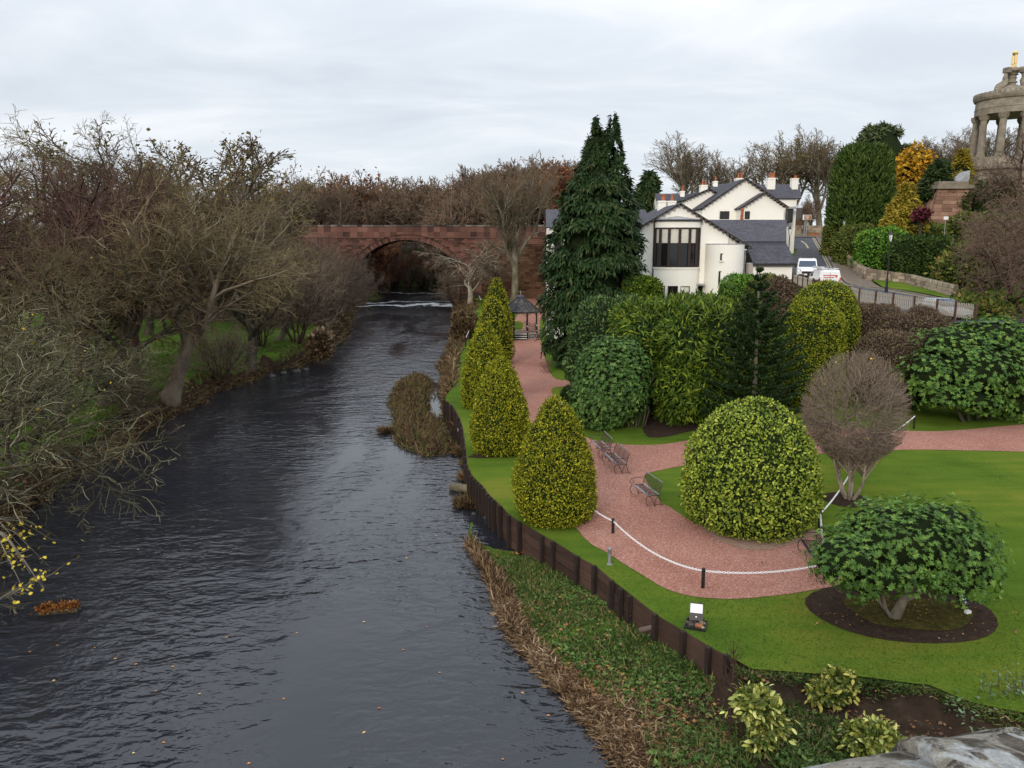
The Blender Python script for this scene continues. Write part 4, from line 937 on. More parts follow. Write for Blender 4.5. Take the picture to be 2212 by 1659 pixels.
# skyline trees behind the house and the monument
SK = 'bare trees on the skyline behind the white house'
for px, Y, top, key, wd, lab in [
    (1478, 150, 290, 'fan', 1.3, 'tallest bare tree rising above the twin chimneys'), (1520, 158, 352, 'fan_b', .8, 'yellowish tree leaning on the tallest bare tree'), (1568, 160, 326, 'fan', 1.25, 'medium bare tree between the two taller ones on the skyline'),
    (1640, 150, 318, 'fan_b', 1.3, 'broad rounded tree above the gable peak'), (1698, 152, 280, 'fan_b', 1.1, 'tall olive tree behind the square chimney'), (1757, 148, 284, 'fan', 1.15, 'leaning bare tree right of the end chimney'), (1785, 152, 312, 'fan', .8, 'slim bare tree before the dark yew'),
    (1815, 150, 330, 'fan_b', .9, 'olive tinted tree half behind the dark yew'), (1848, 165, 306, 'far', 1, 'fine twigged tree far behind the dark yew'),
    (2010, 128, 282, 'fan', 1.4, 'windswept bare tree left of the monument'), (2085, 128, 268, 'fan', 1.2, 'bare tree behind the monument columns'), (1720, 128, 430, 'far_b', .7, 'thin brown tree beside the road sign'), (1735, 135, 420, 'far', .7, 'second thin brown tree behind the road sign'), (1550, 175, 400, 'fan_b', 1, 'low yellowish tree behind the chimney pots')]:
    x = (px - CX) / FPX * Y; put_tree(key, x, Y, lab, SK, top=top, wide=wd)
# tangle of bare twigs at the right edge
for px, Y, zb, s, lab in [(2190, 54, None, 1.0, 'red-brown tangled bare tree against the verge'), (2240, 58, None, 1.1, 'red-brown tangled tree at the frame edge'), (2140, 68, None, .9, 'tangled bare tree covering the hedge end'), (2200, 74, None, 1.2, 'tall tangled tree in front of the monument base'), (2260, 62, None, 1.3, 'tangled tree mostly outside the frame'), (2170, 88, None, 1.25, 'tangled tree hiding the columns of the monument')]:
    x = (px - CX) / FPX * Y; put_tree('tangle', x, Y, lab, 'tangled red-brown trees before the monument', s)

# clipped bare dome on pale stems (near the flower bed)
b = G(1836, 1078, LZ); H = D(1845, 757, b.y + .4).z - 1.2
def dome_tree():
    rnd = random.Random(4); br = []; R_ = 112 / FPX * b.y / .97; cz = D(1845, 885, b.y + .4).z - 1.2; cc = Vector((.12, .45, cz)); rz_ = D(1845, 757, b.y + .4).z - D(1845, 885, b.y + .4).z
    def edge(d): return 1.0 / math.sqrt((d.x / R_) ** 2 + (d.y / R_) ** 2 + (d.z / (rz_ if d.z > 0 else rz_ * .9)) ** 2)
    for s in range(6):
        a = 6.28 * s / 6; d0 = Vector((math.cos(a) * .5, math.sin(a) * .5, 1)); p0 = Vector((math.cos(a) * .10, math.sin(a) * .10, -.1)); fork = p0 + d0.normalized() * .9
        end = cc + Vector((math.cos(a) * R_ * .5, math.sin(a) * R_ * .5, -.45)); br.append((0, [p0, p0.lerp(fork, .5) + Vector((rnd.gauss(0, .03), 0, 0)), fork, fork.lerp(end, .5) + Vector((rnd.gauss(0, .1), rnd.gauss(0, .1), 0)), end], [.07, .058, .048, .034, .02]))
        for k in range(13):
            st = fork.lerp(end, rnd.uniform(.0, 1)); u = Vector((rnd.gauss(0, 1), rnd.gauss(0, 1), rnd.gauss(.25, 1))).normalized(); u = (u + (st - cc) * .5).normalized(); e_ = cc + u * edge(u) * rnd.uniform(.75, .97)
            mid = st.lerp(e_, .5) + Vector((rnd.gauss(0, .08), rnd.gauss(0, .08), rnd.gauss(.05, .08))); br.append((2, [st, mid, e_], [.028, .02, .013]))
            for j in range(20):
                q = st.lerp(mid, rnd.random()) if j % 2 else mid.lerp(e_, rnd.random()); u2 = ((q - cc).normalized() + Vector((rnd.gauss(0, .5), rnd.gauss(0, .5), rnd.gauss(.35, .5)))).normalized()
                ln = rnd.uniform(.35, .9); tip = q + u2 * ln; v = tip - cc; L_ = v.length; mx = edge(v / L_) * rnd.uniform(.96, 1.03)
                if L_ > mx: tip = cc + v * (mx / L_)
                br.append((3, [q, q.lerp(tip, .5) + Vector((rnd.gauss(0, .04), rnd.gauss(0, .04), rnd.gauss(0, .04))), tip], [.012, .009, .007]))
                for _ in range(2):
                    u3 = (u2 + Vector((rnd.gauss(0, .5), rnd.gauss(0, .5), rnd.gauss(.2, .5)))).normalized(); t3 = q.lerp(tip, rnd.uniform(.4, 1)); e3 = t3 + u3 * rnd.uniform(.15, .4); v = e3 - cc
                    if v.length > edge(v.normalized()) * 1.03: e3 = cc + v.normalized() * edge(v.normalized()) * 1.03
                    br.append((3, [t3, t3.lerp(e3, .5), e3], [.008, .007, .005]))
    for _ in range(3600):
        u = Vector((rnd.gauss(0, 1), rnd.gauss(0, 1), rnd.gauss(.15, 1))).normalized(); f = rnd.random() ** .4; q = cc + u * edge(u) * (.35 + .55 * f); d = (u * .7 + Vector((rnd.gauss(0, .4), rnd.gauss(0, .4), .45 + rnd.gauss(0, .3)))).normalized(); tip = q + d * rnd.uniform(.25, .55); v = tip - cc; mx = edge(v.normalized()) * rnd.uniform(.97, 1.03)
        if v.length > mx: tip = cc + v.normalized() * mx
        br.append((3, [q, q.lerp(tip, .5) + Vector((rnd.gauss(0, .03), rnd.gauss(0, .03), 0)), tip], [.009, .007, .005]))
    return br
twigmat('twig_dome', [(0.0, (.12, .085, .065)), (.5, (.20, .15, .115)), (1, (.33, .26, .20))])
limb, crown_ = tree_meshes('dome_tree', dome_tree(), 'bark_tan2', 'twig_dome', 1, leaves=('yellow_leaf', 40, .09))
dt = thing('clipped_tree', 'leafless clipped dome of twigs on several pale stems in its own soil ring', 'tree', (b.x, b.y, 1.24))
for nm, me_ in (('trunk', limb), ('crown', crown_)):
    o = bpy.data.objects.new(nm, me_); col.objects.link(o); o.parent = dt
# ------------------------------------------------------------------ clipped bushes
def cone(px, py_base, py_top, wpx, nleaf, label, size=.15, prof=None, mat='yew_gold', name='topiary_cone', group='clipped golden yew cones beside the path', z=1.24, cat='topiary', **kw):
    """bush whose foot shows at py_base, apex at py_top and greatest width wpx in the photograph"""
    f = G(px, py_base, z); r = wpx / 2 / FPX * f.y / math.cos(PITCH) * 1.03; Yc = f.y + r * .75
    b = D(px, 829.5, Yc); b = Vector((b.x, Yc, z)); r = wpx / 2 * (Yc / _ray(px, (py_base + py_top) / 2)[1]) / FPX
    # apex: the silhouette's top edge lies a little nearer than the axis for a blunt top
    H = D(px, py_top, Yc).z - z
    prof = prof or [(0, .80), (.06, .93), (.2, 1.0), (.35, .98), (.5, .88), (.65, .72), (.8, .50), (.9, .31), (.97, .14), (1, .02)]
    pr = [(a * H, c * r) for a, c in prof]
    return topiary(name, label, cat, (b.x, b.y, b.z), pr, nleaf, size, mat, group, **kw)
egg = [(0, .78), (.05, .90), (.16, .99), (.3, 1.0), (.45, .93), (.6, .80), (.74, .63), (.86, .43), (.94, .26), (.985, .12), (1, .02)]
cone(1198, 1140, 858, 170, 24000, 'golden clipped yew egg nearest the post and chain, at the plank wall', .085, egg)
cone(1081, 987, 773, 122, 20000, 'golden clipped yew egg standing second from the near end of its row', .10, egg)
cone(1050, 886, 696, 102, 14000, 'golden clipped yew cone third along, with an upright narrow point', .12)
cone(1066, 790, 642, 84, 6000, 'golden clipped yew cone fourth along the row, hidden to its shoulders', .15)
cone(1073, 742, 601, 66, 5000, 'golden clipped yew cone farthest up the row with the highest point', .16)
cone(1096, 703, 662, 30, 2500, 'small golden yew bush peeping out behind the bandstand posts', .16, name='yew_bush', group=None)
dome = [(0, .80), (.05, .90), (.15, .98), (.3, 1.0), (.5, .95), (.65, .86), (.78, .72), (.88, .54), (.95, .35), (.99, .15), (1, .02)]

# the big bright laurel dome: its nearest 300 leaves are parts
f = G(1623, 1172, LZ); Yd = f.y + 2.0; bD = Vector((D(1623, 1000, Yd).x, Yd, 1.24)); rD = 145 / FPX * Yd / .98; HD = D(1623, 858, Yd + .3).z - 1.24
pr = [(a * HD, c * rD) for a, c in dome]
laurel = topiary('laurel_dome', 'big bright yellow-green laurel clipped into a smooth dome inside the bend of the path', 'topiary', bD, pr, 17000, .11, 'laurel_bright', None, 'oval', jitter=.05, width=1.35, outward=.35)
leaf_me = {}
def leaf_part_mesh(tpl, mat, width):
    key = (tpl, mat, width)
    if key not in leaf_me:
        T, F = TPL[tpl]; leaf_me[key] = mesh_np('leaf', T * np.array([width, 1, 1]), [F], [mat], np.full(len(F), .5))
    return leaf_me[key]
def leaf_parts(parent, P, Dv, N, S, tpl, mat, width=1.0):
    me = leaf_part_mesh(tpl, mat, width)
    for p, d, n, s in zip(P, Dv, N, S):
        d = Vector(d).normalized(); x = d.cross(Vector(n)).normalized(); z = x.cross(d)
        o = bpy.data.objects.new('leaf', me); M = Matrix((x, d, z)).transposed().to_4x4(); M.translation = Vector(p); o.matrix_basis = M @ Matrix.Scale(s, 4)
        col.objects.link(o); o.parent = parent       # coordinates are the parent's own
def dome_leaves(o, prof, n, size):
    h = np.array([a for a, b in prof]); r = np.array([b for a, b in prof]); z = rng.uniform(.12, .93, n) * h[-1]; a = rng.normal(-math.pi / 2 - .25, .65, n)
    rr = np.interp(z, h, r) + .06; P = np.stack([np.cos(a) * rr, np.sin(a) * rr, z], 1); N = unit(np.stack([np.cos(a), np.sin(a), .25 + z / h[-1] * .8], 1))
    Dv = unit(N * .45 + rng.normal(0, .5, (n, 3))); leaf_parts(o, P, Dv, unit(N + rng.normal(0, .35, (n, 3))), size * rng.uniform(.8, 1.25, n), 'oval', 'laurel_bright_leaf', 1.35)
dome_leaves(laurel, pr, 300, .14)

# round rhododendron-like bushes along the path
def at_foot(px, py, z=1.24): return G(px, py, z)
def rosettes(name, label, cat, base, ells, n, size, mat, per=7, group=None, nparts=0, leafmat_=None, core='core_dark', k=.82, lumpy=.15, width=1.1, core_ok=True, lsc=1.0, jitter=.10):
    P, N = ell_sample(ells, n); P = P + N * (lump(P, lsc, lumpy, base[0]) + rng.normal(0, jitter, len(P)))[:, None]
    n = len(P); ax = unit(N + np.array([0, 0, .55]) + rng.normal(0, .25, (n, 3)))
    t1 = unit(np.cross(ax, rng.normal(size=(n, 3)))); t2 = np.cross(ax, t1)
    PP, DD, NN, SS, RR = [], [], [], [], []
    rn = rng.random(n)
    for j in range(per):
        a = 2 * np.pi * j / per + rng.uniform(-.3, .3, n); rad = np.cos(a)[:, None] * t1 + np.sin(a)[:, None] * t2
        DD.append(unit(rad + ax * rng.uniform(.1, .6, n)[:, None])); PP.append(P); NN.append(unit(ax - rad * .2)); SS.append(size * rng.uniform(.7, 1.2, n)); RR.append(np.clip(rn * .75 + rng.random(n) * .25, 0, 1))
    PP, DD, NN, SS, RR = map(np.concatenate, (PP, DD, NN, SS, RR))
    extra = None
    if core_ok: EV, EF = ell_body(ells, k); extra = (EV, EF, core)
    parts = np.zeros(len(PP), bool)
    if nparts:
        score = PP[:, 1] + rng.normal(0, .5, len(PP)); parts[np.argsort(score)[:nparts]] = True
    me = leaf_mesh(name, PP[~parts], DD[~parts], NN[~parts], SS[~parts], 'oval', mat, RR[~parts], width=width, extra=extra)
    return me, (PP[parts], DD[parts], NN[parts], SS[parts])

# near rhododendron: crooked trunk, leafy wide crown
b = G(1932, 1335, LZ); rh = thing('rhododendron', 'wide green rhododendron on a crooked bare trunk in the oval flower bed', 'rhododendron', b)
Yr = b.y + .35; sc = Yr / FPX / .93
def E(px, py, dy, rx, ry, rz): p = D(px, py, b.y + dy); return (p.x - b.x, p.y - b.y, p.z - b.z, rx * sc, ry * sc, rz * sc)
cr_e = [E(1945, 1170, .6, 130, 110, 70), E(1830, 1205, -.1, 75, 75, 48), E(2055, 1190, .5, 92, 85, 80), E(1905, 1135, 1.0, 80, 80, 45), E(2020, 1130, .9, 95, 80, 48), E(1800, 1222, -.3, 40, 45, 26), E(2100, 1235, .2, 50, 55, 45), E(1915, 1240, -.3, 85, 60, 34), E(2060, 1262, -.1, 45, 40, 26), E(1870, 1262, -.4, 45, 35, 22)]
me, parts = rosettes('crown', '', '', tuple(b), cr_e, 3600, .10, 'rhodo', 8, nparts=300, k=.78, lumpy=.10, lsc=2.2, width=.85)
crown = shared('crown', me, rh, b); crown['kind'] = 'thing'; del crown['kind']
leaf_parts(rh, *parts, 'oval', 'rhodo_leaf', .85)
m = MB(); 
def V3(px, py, dy): p = D(px, py, b.y + dy); return p
m.tube([V3(1932, 1338, 0), V3(1940, 1318, .03), V3(1952, 1296, .08), V3(1958, 1270, .25), V3(1950, 1235, .4)], [.17, .14, .125, .10, .08], 8)
m.tube([V3(1952, 1296, .08), V3(1985, 1280, .35), V3(2030, 1250, .55), V3(2070, 1215, .6)], [.10, .08, .06, .045], 7)
m.tube([V3(1926, 1335, -.02), V3(1912, 1315, -.05), V3(1908, 1290, .05), V3(1890, 1255, .2), V3(1860, 1215, .3)], [.075, .06, .055, .045, .03], 6)
m.tube([V3(1956, 1272, .2), V3(1962, 1240, .1), V3(1972, 1220, .1)], [.05, .04, .03], 6)
m.tube([V3(1918, 1330, -.05), V3(1900, 1300, -.2), V3(1893, 1270, -.3)], [.035, .03, .02], 5)
for px, py in ((1800, 1268), (1815, 1282), (1835, 1290), (1850, 1280), (1790, 1250)):
    m.tube([V3(1885, 1262, .1), V3((px + 1885) / 2, (py + 1275) / 2 + 6, -.1), V3(px, py, -.25), V3(px - 12, py - 14, -.3)], [.022, .017, .012, .006], 4)
m.build('trunk', 'bark_grey', rh, smooth=True)
for (cx_, cy_) in ((1912, 1305), (1905, 1292), (1925, 1318)):
    pass

# right rhododendron, bigger and farther
b2 = G(2110, 912, LZ); rr2 = thing('rhododendron', 'tall broad rhododendron beyond the gravel path at the foot of the fence bank', 'rhododendron', b2)
sc2 = b2.y / FPX
def E2(px, py, dy, rx, ry, rz): p = D(px, py, b2.y + dy); return (p.x - b2.x, p.y - b2.y, p.z - b2.z, rx * sc2, ry * sc2, rz * sc2)
e2 = [E2(2095, 800, 1, 115, 110, 75), E2(2010, 810, 0, 55, 60, 58), E2(2060, 748, 1.5, 80, 80, 45), E2(2150, 740, 2, 90, 90, 55), E2(2190, 800, .5, 70, 80, 85), E2(2030, 850, -.3, 60, 55, 32), E2(2110, 862, -.2, 65, 60, 26), E2(2185, 872, .4, 50, 50, 30)]
me, parts = rosettes('crown', '', '', tuple(b2), e2, 4400, .16, 'rhodo', 6, k=.78, lumpy=.22, lsc=1.2, width=1.0)
shared('crown', me, rr2, b2)
m = MB()
for i, (px, py) in enumerate([(2083, 905), (2098, 912), (2112, 903), (2135, 900), (2165, 896), (2178, 893)]):
    p = D(px, py, b2.y + .2 * i); m.tube([p - Vector((0, 0, .3)), p + Vector((.2 * (i - 2.5), .1, .8)), p + Vector((.5 * (i - 2.5), .3, 2.2))], [.11, .09, .06], 6)
m.build('trunk', 'bark_dark', rr2, smooth=True)

# laurel / rhododendron balls by the main path
b3 = G(1316, 938, LZ); s3 = b3.y / FPX
e3 = [(0, 1.6, 2.45, 73 * s3, 73 * s3, 2.5), (1.1, 1.8, 2.7, 52 * s3, 70 * s3, 2.2), (-.3, 1.5, 1.6, 68 * s3, 66 * s3, 1.6)]
me, _p = rosettes('rhododendron_ball', '', '', tuple(b3), e3, 4800, .145, 'rhodo_ball', 5, k=.9, lumpy=.07, width=1.1)
ball = thing('rhododendron_ball', 'round clipped rhododendron with glossy leaves and bare stems showing on its shaded flank', 'rhododendron', b3)
shared('crown', me, ball, b3)
m = MB()
for i in range(9):
    p = Vector((b3.x + 1.3 + .12 * i, b3.y + 1.5 + .15 * (i % 3), 1.2)); m.tube([p, p + Vector((random.uniform(-.3, .3), -.2, 1)), p + Vector((random.uniform(-.5, .6), -.5, 2.0)), p + Vector((random.uniform(-.9, .6), -.6, 3.1))], [.05, .04, .03, .02], 5)
m.build('trunk', 'bark_dark', ball)
b4 = G(1306, 858, LZ); s4 = b4.y / FPX
e4 = [(0, 2.2, 3.1, 74 * s4, 2.9, 3.3), (1.6, 2.6, 3.6, 70 * s4, 2.9, 2.9), (-.4, 2.0, 1.8, 68 * s4, 2.7, 2.0)]
bush('rhododendron_ball', 'dark clipped rhododendron mound behind the round glossy one', 'rhododendron', b4, e4, 13000, .20, 'rhodo_dark', None, 'oval', width=1.1, lumpy=.12)
f = cone(1229, 873, 834, 36, 2200, 'small dark round yew ball on the lawn tip beside the path', .10, [(0, .7), (.15, .93), (.4, 1.0), (.65, .9), (.85, .6), (.96, .3), (1, .02)], 'cypress', 'yew_ball', None)

# long conifer hedge with the clipped sunny top
b5 = G(1500, 930, 1.2); 
def hedge_box(name, label, x0, x1, y0, y1, zb, zt, n, size, mat, core='core_dark', tpl='frond', cat='hedge', lumpy=.12, p=5.0, up=.25, outward=.7, jitter=.1, width=1.0, group=None, k=.93, droop=0):
    c = ((x0 + x1) / 2, (y0 + y1) / 2, zb); e = [(0, 0, (zt - zb) / 2, (x1 - x0) / 2, (y1 - y0) / 2, (zt - zb) / 2, p)]
    return bush(name, label, cat, c, e, n, size, mat, group, tpl, core, jitter, width, outward, up, p, k, lumpy, droop)
Yh = b5.y
hx = lambda px, Y: (px - CX) / FPX * Y
zt = D(1500, 668, Yh + 3).z
e5 = [(hx(1560, Yh) - hx(1500, Yh), 5.0, (zt - 1.2) * .49, hx(1700, Yh) - hx(1560, Yh), 5.0, (zt - 1.2) * .52, 4.0),
      (hx(1420, Yh) - hx(1500, Yh), 5.5, (zt - 1.2) * .62, hx(1440, Yh) - hx(1375, Yh), 3.6, (zt - 1.2) * .40, 3.0),
      (hx(1480, Yh) - hx(1500, Yh), 4.0, (zt - 1.2) * .40, hx(1470, Yh) - hx(1415, Yh), 4.0, (zt - 1.2) * .40, 3.0)]
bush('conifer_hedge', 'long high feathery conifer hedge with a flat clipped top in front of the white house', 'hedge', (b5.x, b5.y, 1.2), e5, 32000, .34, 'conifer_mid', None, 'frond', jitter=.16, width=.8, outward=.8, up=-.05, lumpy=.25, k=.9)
# clipped yew blocks behind it near the house
def blob(name, label, px, py_b, py_t, wpx, Y, n, size, mat, cat='bush', p=2.5, depth=1.0, core='core_dark', tpl='diamond', lumpy=.08, group=None, zb=None, **kw):
    x = hx(px, Y) * 1.0; bt, tp = D(px, py_b, Y).z, D(px, py_t, Y).z; r = wpx / 2 / FPX * Y
    if zb is not None: bt = zb
    hgt = tp - bt; e = [(0, 0, hgt * .42, r, r * depth, hgt * .58, p)]
    return bush(name, label, cat, (D(px, py_t, Y).x, Y, bt), e, n, size, mat, group, tpl, core, lumpy=lumpy, p=p, **kw)
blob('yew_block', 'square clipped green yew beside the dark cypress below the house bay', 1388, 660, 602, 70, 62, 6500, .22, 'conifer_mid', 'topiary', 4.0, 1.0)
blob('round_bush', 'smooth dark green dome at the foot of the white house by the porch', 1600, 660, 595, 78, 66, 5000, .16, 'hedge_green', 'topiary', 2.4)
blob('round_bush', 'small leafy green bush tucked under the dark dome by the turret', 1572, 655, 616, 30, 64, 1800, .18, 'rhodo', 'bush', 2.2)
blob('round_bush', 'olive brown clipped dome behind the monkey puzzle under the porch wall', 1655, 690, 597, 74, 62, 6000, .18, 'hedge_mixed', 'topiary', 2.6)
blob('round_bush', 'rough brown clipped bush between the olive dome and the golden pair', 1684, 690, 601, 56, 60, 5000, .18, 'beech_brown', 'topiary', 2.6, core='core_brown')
# golden pair right of the monkey puzzle
def tall(px, Y, py_t, wpx, label, n):
    r = wpx / 2 / FPX * Y; x = D(px, py_t, Y).x; zb = 1.2 if Y < 52 else hz(x, Y); H = D(px, py_t, Y).z - zb
    pr = [(a * H, c * r) for a, c in [(0, .85), (.1, .95), (.3, 1.0), (.6, 1.0), (.75, .95), (.86, .82), (.93, .63), (.975, .4), (.995, .18), (1, .02)]]
    topiary('topiary_dome', label, 'topiary', (x, Y, zb), pr, n * 2, .125, 'yew_gold2', 'golden clipped domes below the picket fence')
leafmat('yew_gold2', [(0.0, (.03, .055, .006)), (.35, (.10, .135, .012)), (.7, (.21, .24, .018)), (1, (.37, .36, .03))], .6, .1, patch=.2)
tall(1783, 51, 611, 146, 'tall golden clipped dome standing behind its shorter twin', 11000)
tall(1764, 47.5, 645, 126, 'shorter golden clipped dome in front of its taller twin', 11000)
# brown beech hedges under the fence
def bush_g(name, label, px, py_b, py_t, wpx, Y, n, size, mat, **kw): blob(name, label, px, py_b, py_t, wpx, Y, n, size, mat, **kw)
bush_g('beech_hedge', 'brown clipped hedge block touching the taller golden dome under the fence', 1893, 770, 662, 92, 52, 13000, .11, 'beech_brown', cat='hedge', core='core_brown', p=4)
bush_g('beech_hedge', 'long brown clipped hedge with a raised hump under the pale pickets', 1975, 745, 680, 130, 50, 13000, .11, 'beech_brown', cat='hedge', core='core_brown', p=4)
bush_g('beech_hedge', 'raised brown hump of hedge rising in front of a fence post', 1998, 730, 666, 56, 49.6, 5500, .11, 'beech_brown', cat='hedge', core='core_brown', p=3)
bush_g('beech_dome', 'wide brown clipped beech mound beside the big far rhododendron', 1935, 842, 718, 160, 46.5, 16000, .11, 'beech_brown', cat='topiary', core='core_brown', p=2.3)
bush_g('yew_bush', 'low dark green bush under the brown beech mound', 1935, 860, 790, 130, 47.5, 5000, .2, 'yew_dark', cat='bush')
# hedges on top of the road wall
for (px, py_b, py_t, wpx, Y, mat, lab) in [
    (1822, 552, 478, 56, 97, 'hedge_mixed', 'shaggy mixed green and brown hedge at the top of the road wall'),
    (1852, 575, 492, 60, 89, 'hedge_mixed', 'dull olive overgrown hedge draped over the road wall'),
    (1880, 585, 500, 40, 84, 'hedge_mixed', 'dark ragged ivy hedge beside the bright green block'),
    (1909, 592, 497, 76, 82, 'hedge_green', 'bright green laurel hedge block behind the street lamp'),
    (1972, 605, 517, 84, 79, 'yew_dark', 'dark green clipped hedge right of the bright block'),
    (2030, 612, 515, 70, 77, 'yew_dark', 'dark hedge end with a lighter strip running under the bare tree')]:
    x = D(px, py_t, Y).x; bush_g('hedge', lab, px, py_b, py_t, wpx * 1.15, Y, 6000, .26, mat, cat='hedge', p=4, depth=1.1, lumpy=.2)
# ------------------------------------------------------------------ dark evergreens
def fronds(name, P, Dv, N, S, mat, rnd=None, width=1.0, extra=None): return leaf_mesh(name, P, Dv, N, S, 'frond', mat, rnd, width, extra)
def cypress():
    b = Vector((D(1278, 780, 64).x, 64, 1.1)); t = thing('cypress_tree', 'huge dark two-pointed cypress with drooping sprays beside the white house', 'tree', b)
    top1, top2 = D(1283, 262, 64), D(1318, 260, 64.5); zt = top2.z - b.z
    n = 36000; zz = rng.random(n) ** .8
    # silhouette: half width (m) against height fraction, from the photograph
    hh = [0, .08, .2, .35, .5, .62, .75, .85, .93, .97, 1.0]; ww = [84, 92, 98, 103, 97, 87, 68, 53, 39, 21, 3]
    sc_ = 64 / FPX
    cxs = [-14, -8, -4, 0, 4, 8, 14, 20, 24, 28, 30]
    a = rng.random(n) * 2 * np.pi
    w_ = np.interp(zz, hh, ww) * sc_; cx_ = np.interp(zz, hh, cxs) * sc_
    # tiers of drooping boughs
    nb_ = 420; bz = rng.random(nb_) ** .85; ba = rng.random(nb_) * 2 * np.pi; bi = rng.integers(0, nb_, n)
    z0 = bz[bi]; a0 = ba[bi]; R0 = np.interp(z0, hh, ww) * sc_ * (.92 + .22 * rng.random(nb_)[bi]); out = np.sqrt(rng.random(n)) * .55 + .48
    sp = rng.normal(0, .19, n) * (1.3 - .6 * out) + 0.0
    ang = a0 + sp; rad = R0 * out
    zpos = z0 * zt + .45 - 1.1 * (out - .5) ** 2 * 2.2 + rng.normal(0, .14, n) - .35 * np.abs(sp) * R0
    # split the tip into two leaders
    lead = np.where(rng.random(nb_)[bi] < .5, -1, 1); splitw = sm((z0 - .70) / .2); off = lead * splitw * 17 * sc_
    rad = rad * (1 - .52 * splitw); zpos = np.where(lead < 0, zpos * (1 - .015 * splitw), zpos)
    P = np.stack([np.interp(z0, hh, cxs) * sc_ * .6 + off + np.cos(ang) * rad, np.sin(ang) * rad * .95, np.maximum(zpos, .1)], 1)
    rdir = np.stack([np.cos(ang), np.sin(ang), 0 * ang], 1); Dv = unit(rdir * .6 + np.array([0, 0, -.55]) + rng.normal(0, .38, (n, 3))); N = unit(rdir * .7 + np.array([0, 0, .6]) + rng.normal(0, .35, (n, 3)))
    S = rng.uniform(.30, .66, n) * (1 - .35 * splitw)
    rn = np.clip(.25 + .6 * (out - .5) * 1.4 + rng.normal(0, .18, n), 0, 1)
    bm = MB(); prof = [(max(np.interp(f_, hh, ww) * sc_ * .66 * (1 - .6 * float(sm((f_ - .7) / .2))), .05), f_ * zt) for f_ in np.linspace(.01, .93, 14)]
    bm.lathe(prof, n=16); EV = np.array(bm.v); EF = np.array([f for f in bm.f if len(f) == 4])
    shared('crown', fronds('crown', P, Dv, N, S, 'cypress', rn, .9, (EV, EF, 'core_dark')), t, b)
    MB().tube([b, b + Vector((.2, 0, zt * .5)), b + Vector((.5, 0, zt * .8))], [.55, .3, .1], 8).build('trunk', 'bark_red', t)
cypress()
def conical(name, label, px, py_b, py_t, wpx, Y, n, size, mat, hh, ww, zb=None, droop=-.3, group=None, tiers=120, cat='tree'):
    zbase = D(px, py_b, Y).z if zb is None else zb; x = D(px, py_t, Y).x; zt = D(px, py_t, Y).z - zbase; sc_ = wpx / 2 / FPX * Y; b = Vector((x, Y, zbase))
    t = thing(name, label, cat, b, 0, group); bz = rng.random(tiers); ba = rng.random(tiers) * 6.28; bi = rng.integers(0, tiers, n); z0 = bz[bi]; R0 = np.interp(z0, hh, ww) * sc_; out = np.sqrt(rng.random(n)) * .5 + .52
    ang = ba[bi] + rng.normal(0, .25, n); rad = R0 * out; zp = z0 * zt + rng.normal(0, .03 * zt, n)
    P = np.stack([np.cos(ang) * rad, np.sin(ang) * rad, np.clip(zp, .05, zt)], 1); rd = np.stack([np.cos(ang), np.sin(ang), 0 * ang], 1)
    Dv = unit(rd * .6 + np.array([0, 0, droop]) + rng.normal(0, .4, (n, 3))); N = unit(rd * .6 + np.array([0, 0, .6]) + rng.normal(0, .4, (n, 3)))
    bm = MB().lathe([(max(np.interp(f_, hh, ww) * sc_ * .75, .03), f_ * zt) for f_ in np.linspace(.02, .94, 10)], n=14); EV = np.array(bm.v); EF = np.array([f for f in bm.f if len(f) == 4])
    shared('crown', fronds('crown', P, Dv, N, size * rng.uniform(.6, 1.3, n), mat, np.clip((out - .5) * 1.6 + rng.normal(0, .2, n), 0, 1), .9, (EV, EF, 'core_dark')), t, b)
    MB().tube([b - Vector((0, 0, .8)), b + Vector((0, 0, zt * .6))], [.25, .08], 6).build('trunk', 'bark_dark', t)
    return t
col_h = [0, .1, .3, .6, .8, .92, 1]; 
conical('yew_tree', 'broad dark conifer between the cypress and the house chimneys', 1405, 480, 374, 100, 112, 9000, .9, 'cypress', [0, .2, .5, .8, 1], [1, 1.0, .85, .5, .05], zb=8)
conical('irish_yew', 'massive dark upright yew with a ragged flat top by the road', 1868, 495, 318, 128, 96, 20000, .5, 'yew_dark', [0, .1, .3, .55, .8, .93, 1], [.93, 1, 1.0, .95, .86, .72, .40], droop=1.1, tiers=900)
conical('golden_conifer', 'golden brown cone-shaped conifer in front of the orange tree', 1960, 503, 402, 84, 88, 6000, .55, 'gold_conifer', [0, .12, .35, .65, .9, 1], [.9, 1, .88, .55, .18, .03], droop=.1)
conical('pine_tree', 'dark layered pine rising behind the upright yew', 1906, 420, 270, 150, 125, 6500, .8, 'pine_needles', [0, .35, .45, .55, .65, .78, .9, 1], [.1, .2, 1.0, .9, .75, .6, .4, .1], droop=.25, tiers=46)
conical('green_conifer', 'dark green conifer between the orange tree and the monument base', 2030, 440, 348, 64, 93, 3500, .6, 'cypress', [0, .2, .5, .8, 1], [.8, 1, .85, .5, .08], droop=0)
conical('yellow_conifer', 'small yellow-green conifer at the foot of the monument columns', 2080, 410, 326, 44, 97, 2600, .5, 'gold_conifer', [0, .2, .5, .8, 1], [.9, 1, .85, .5, .08], droop=.3)
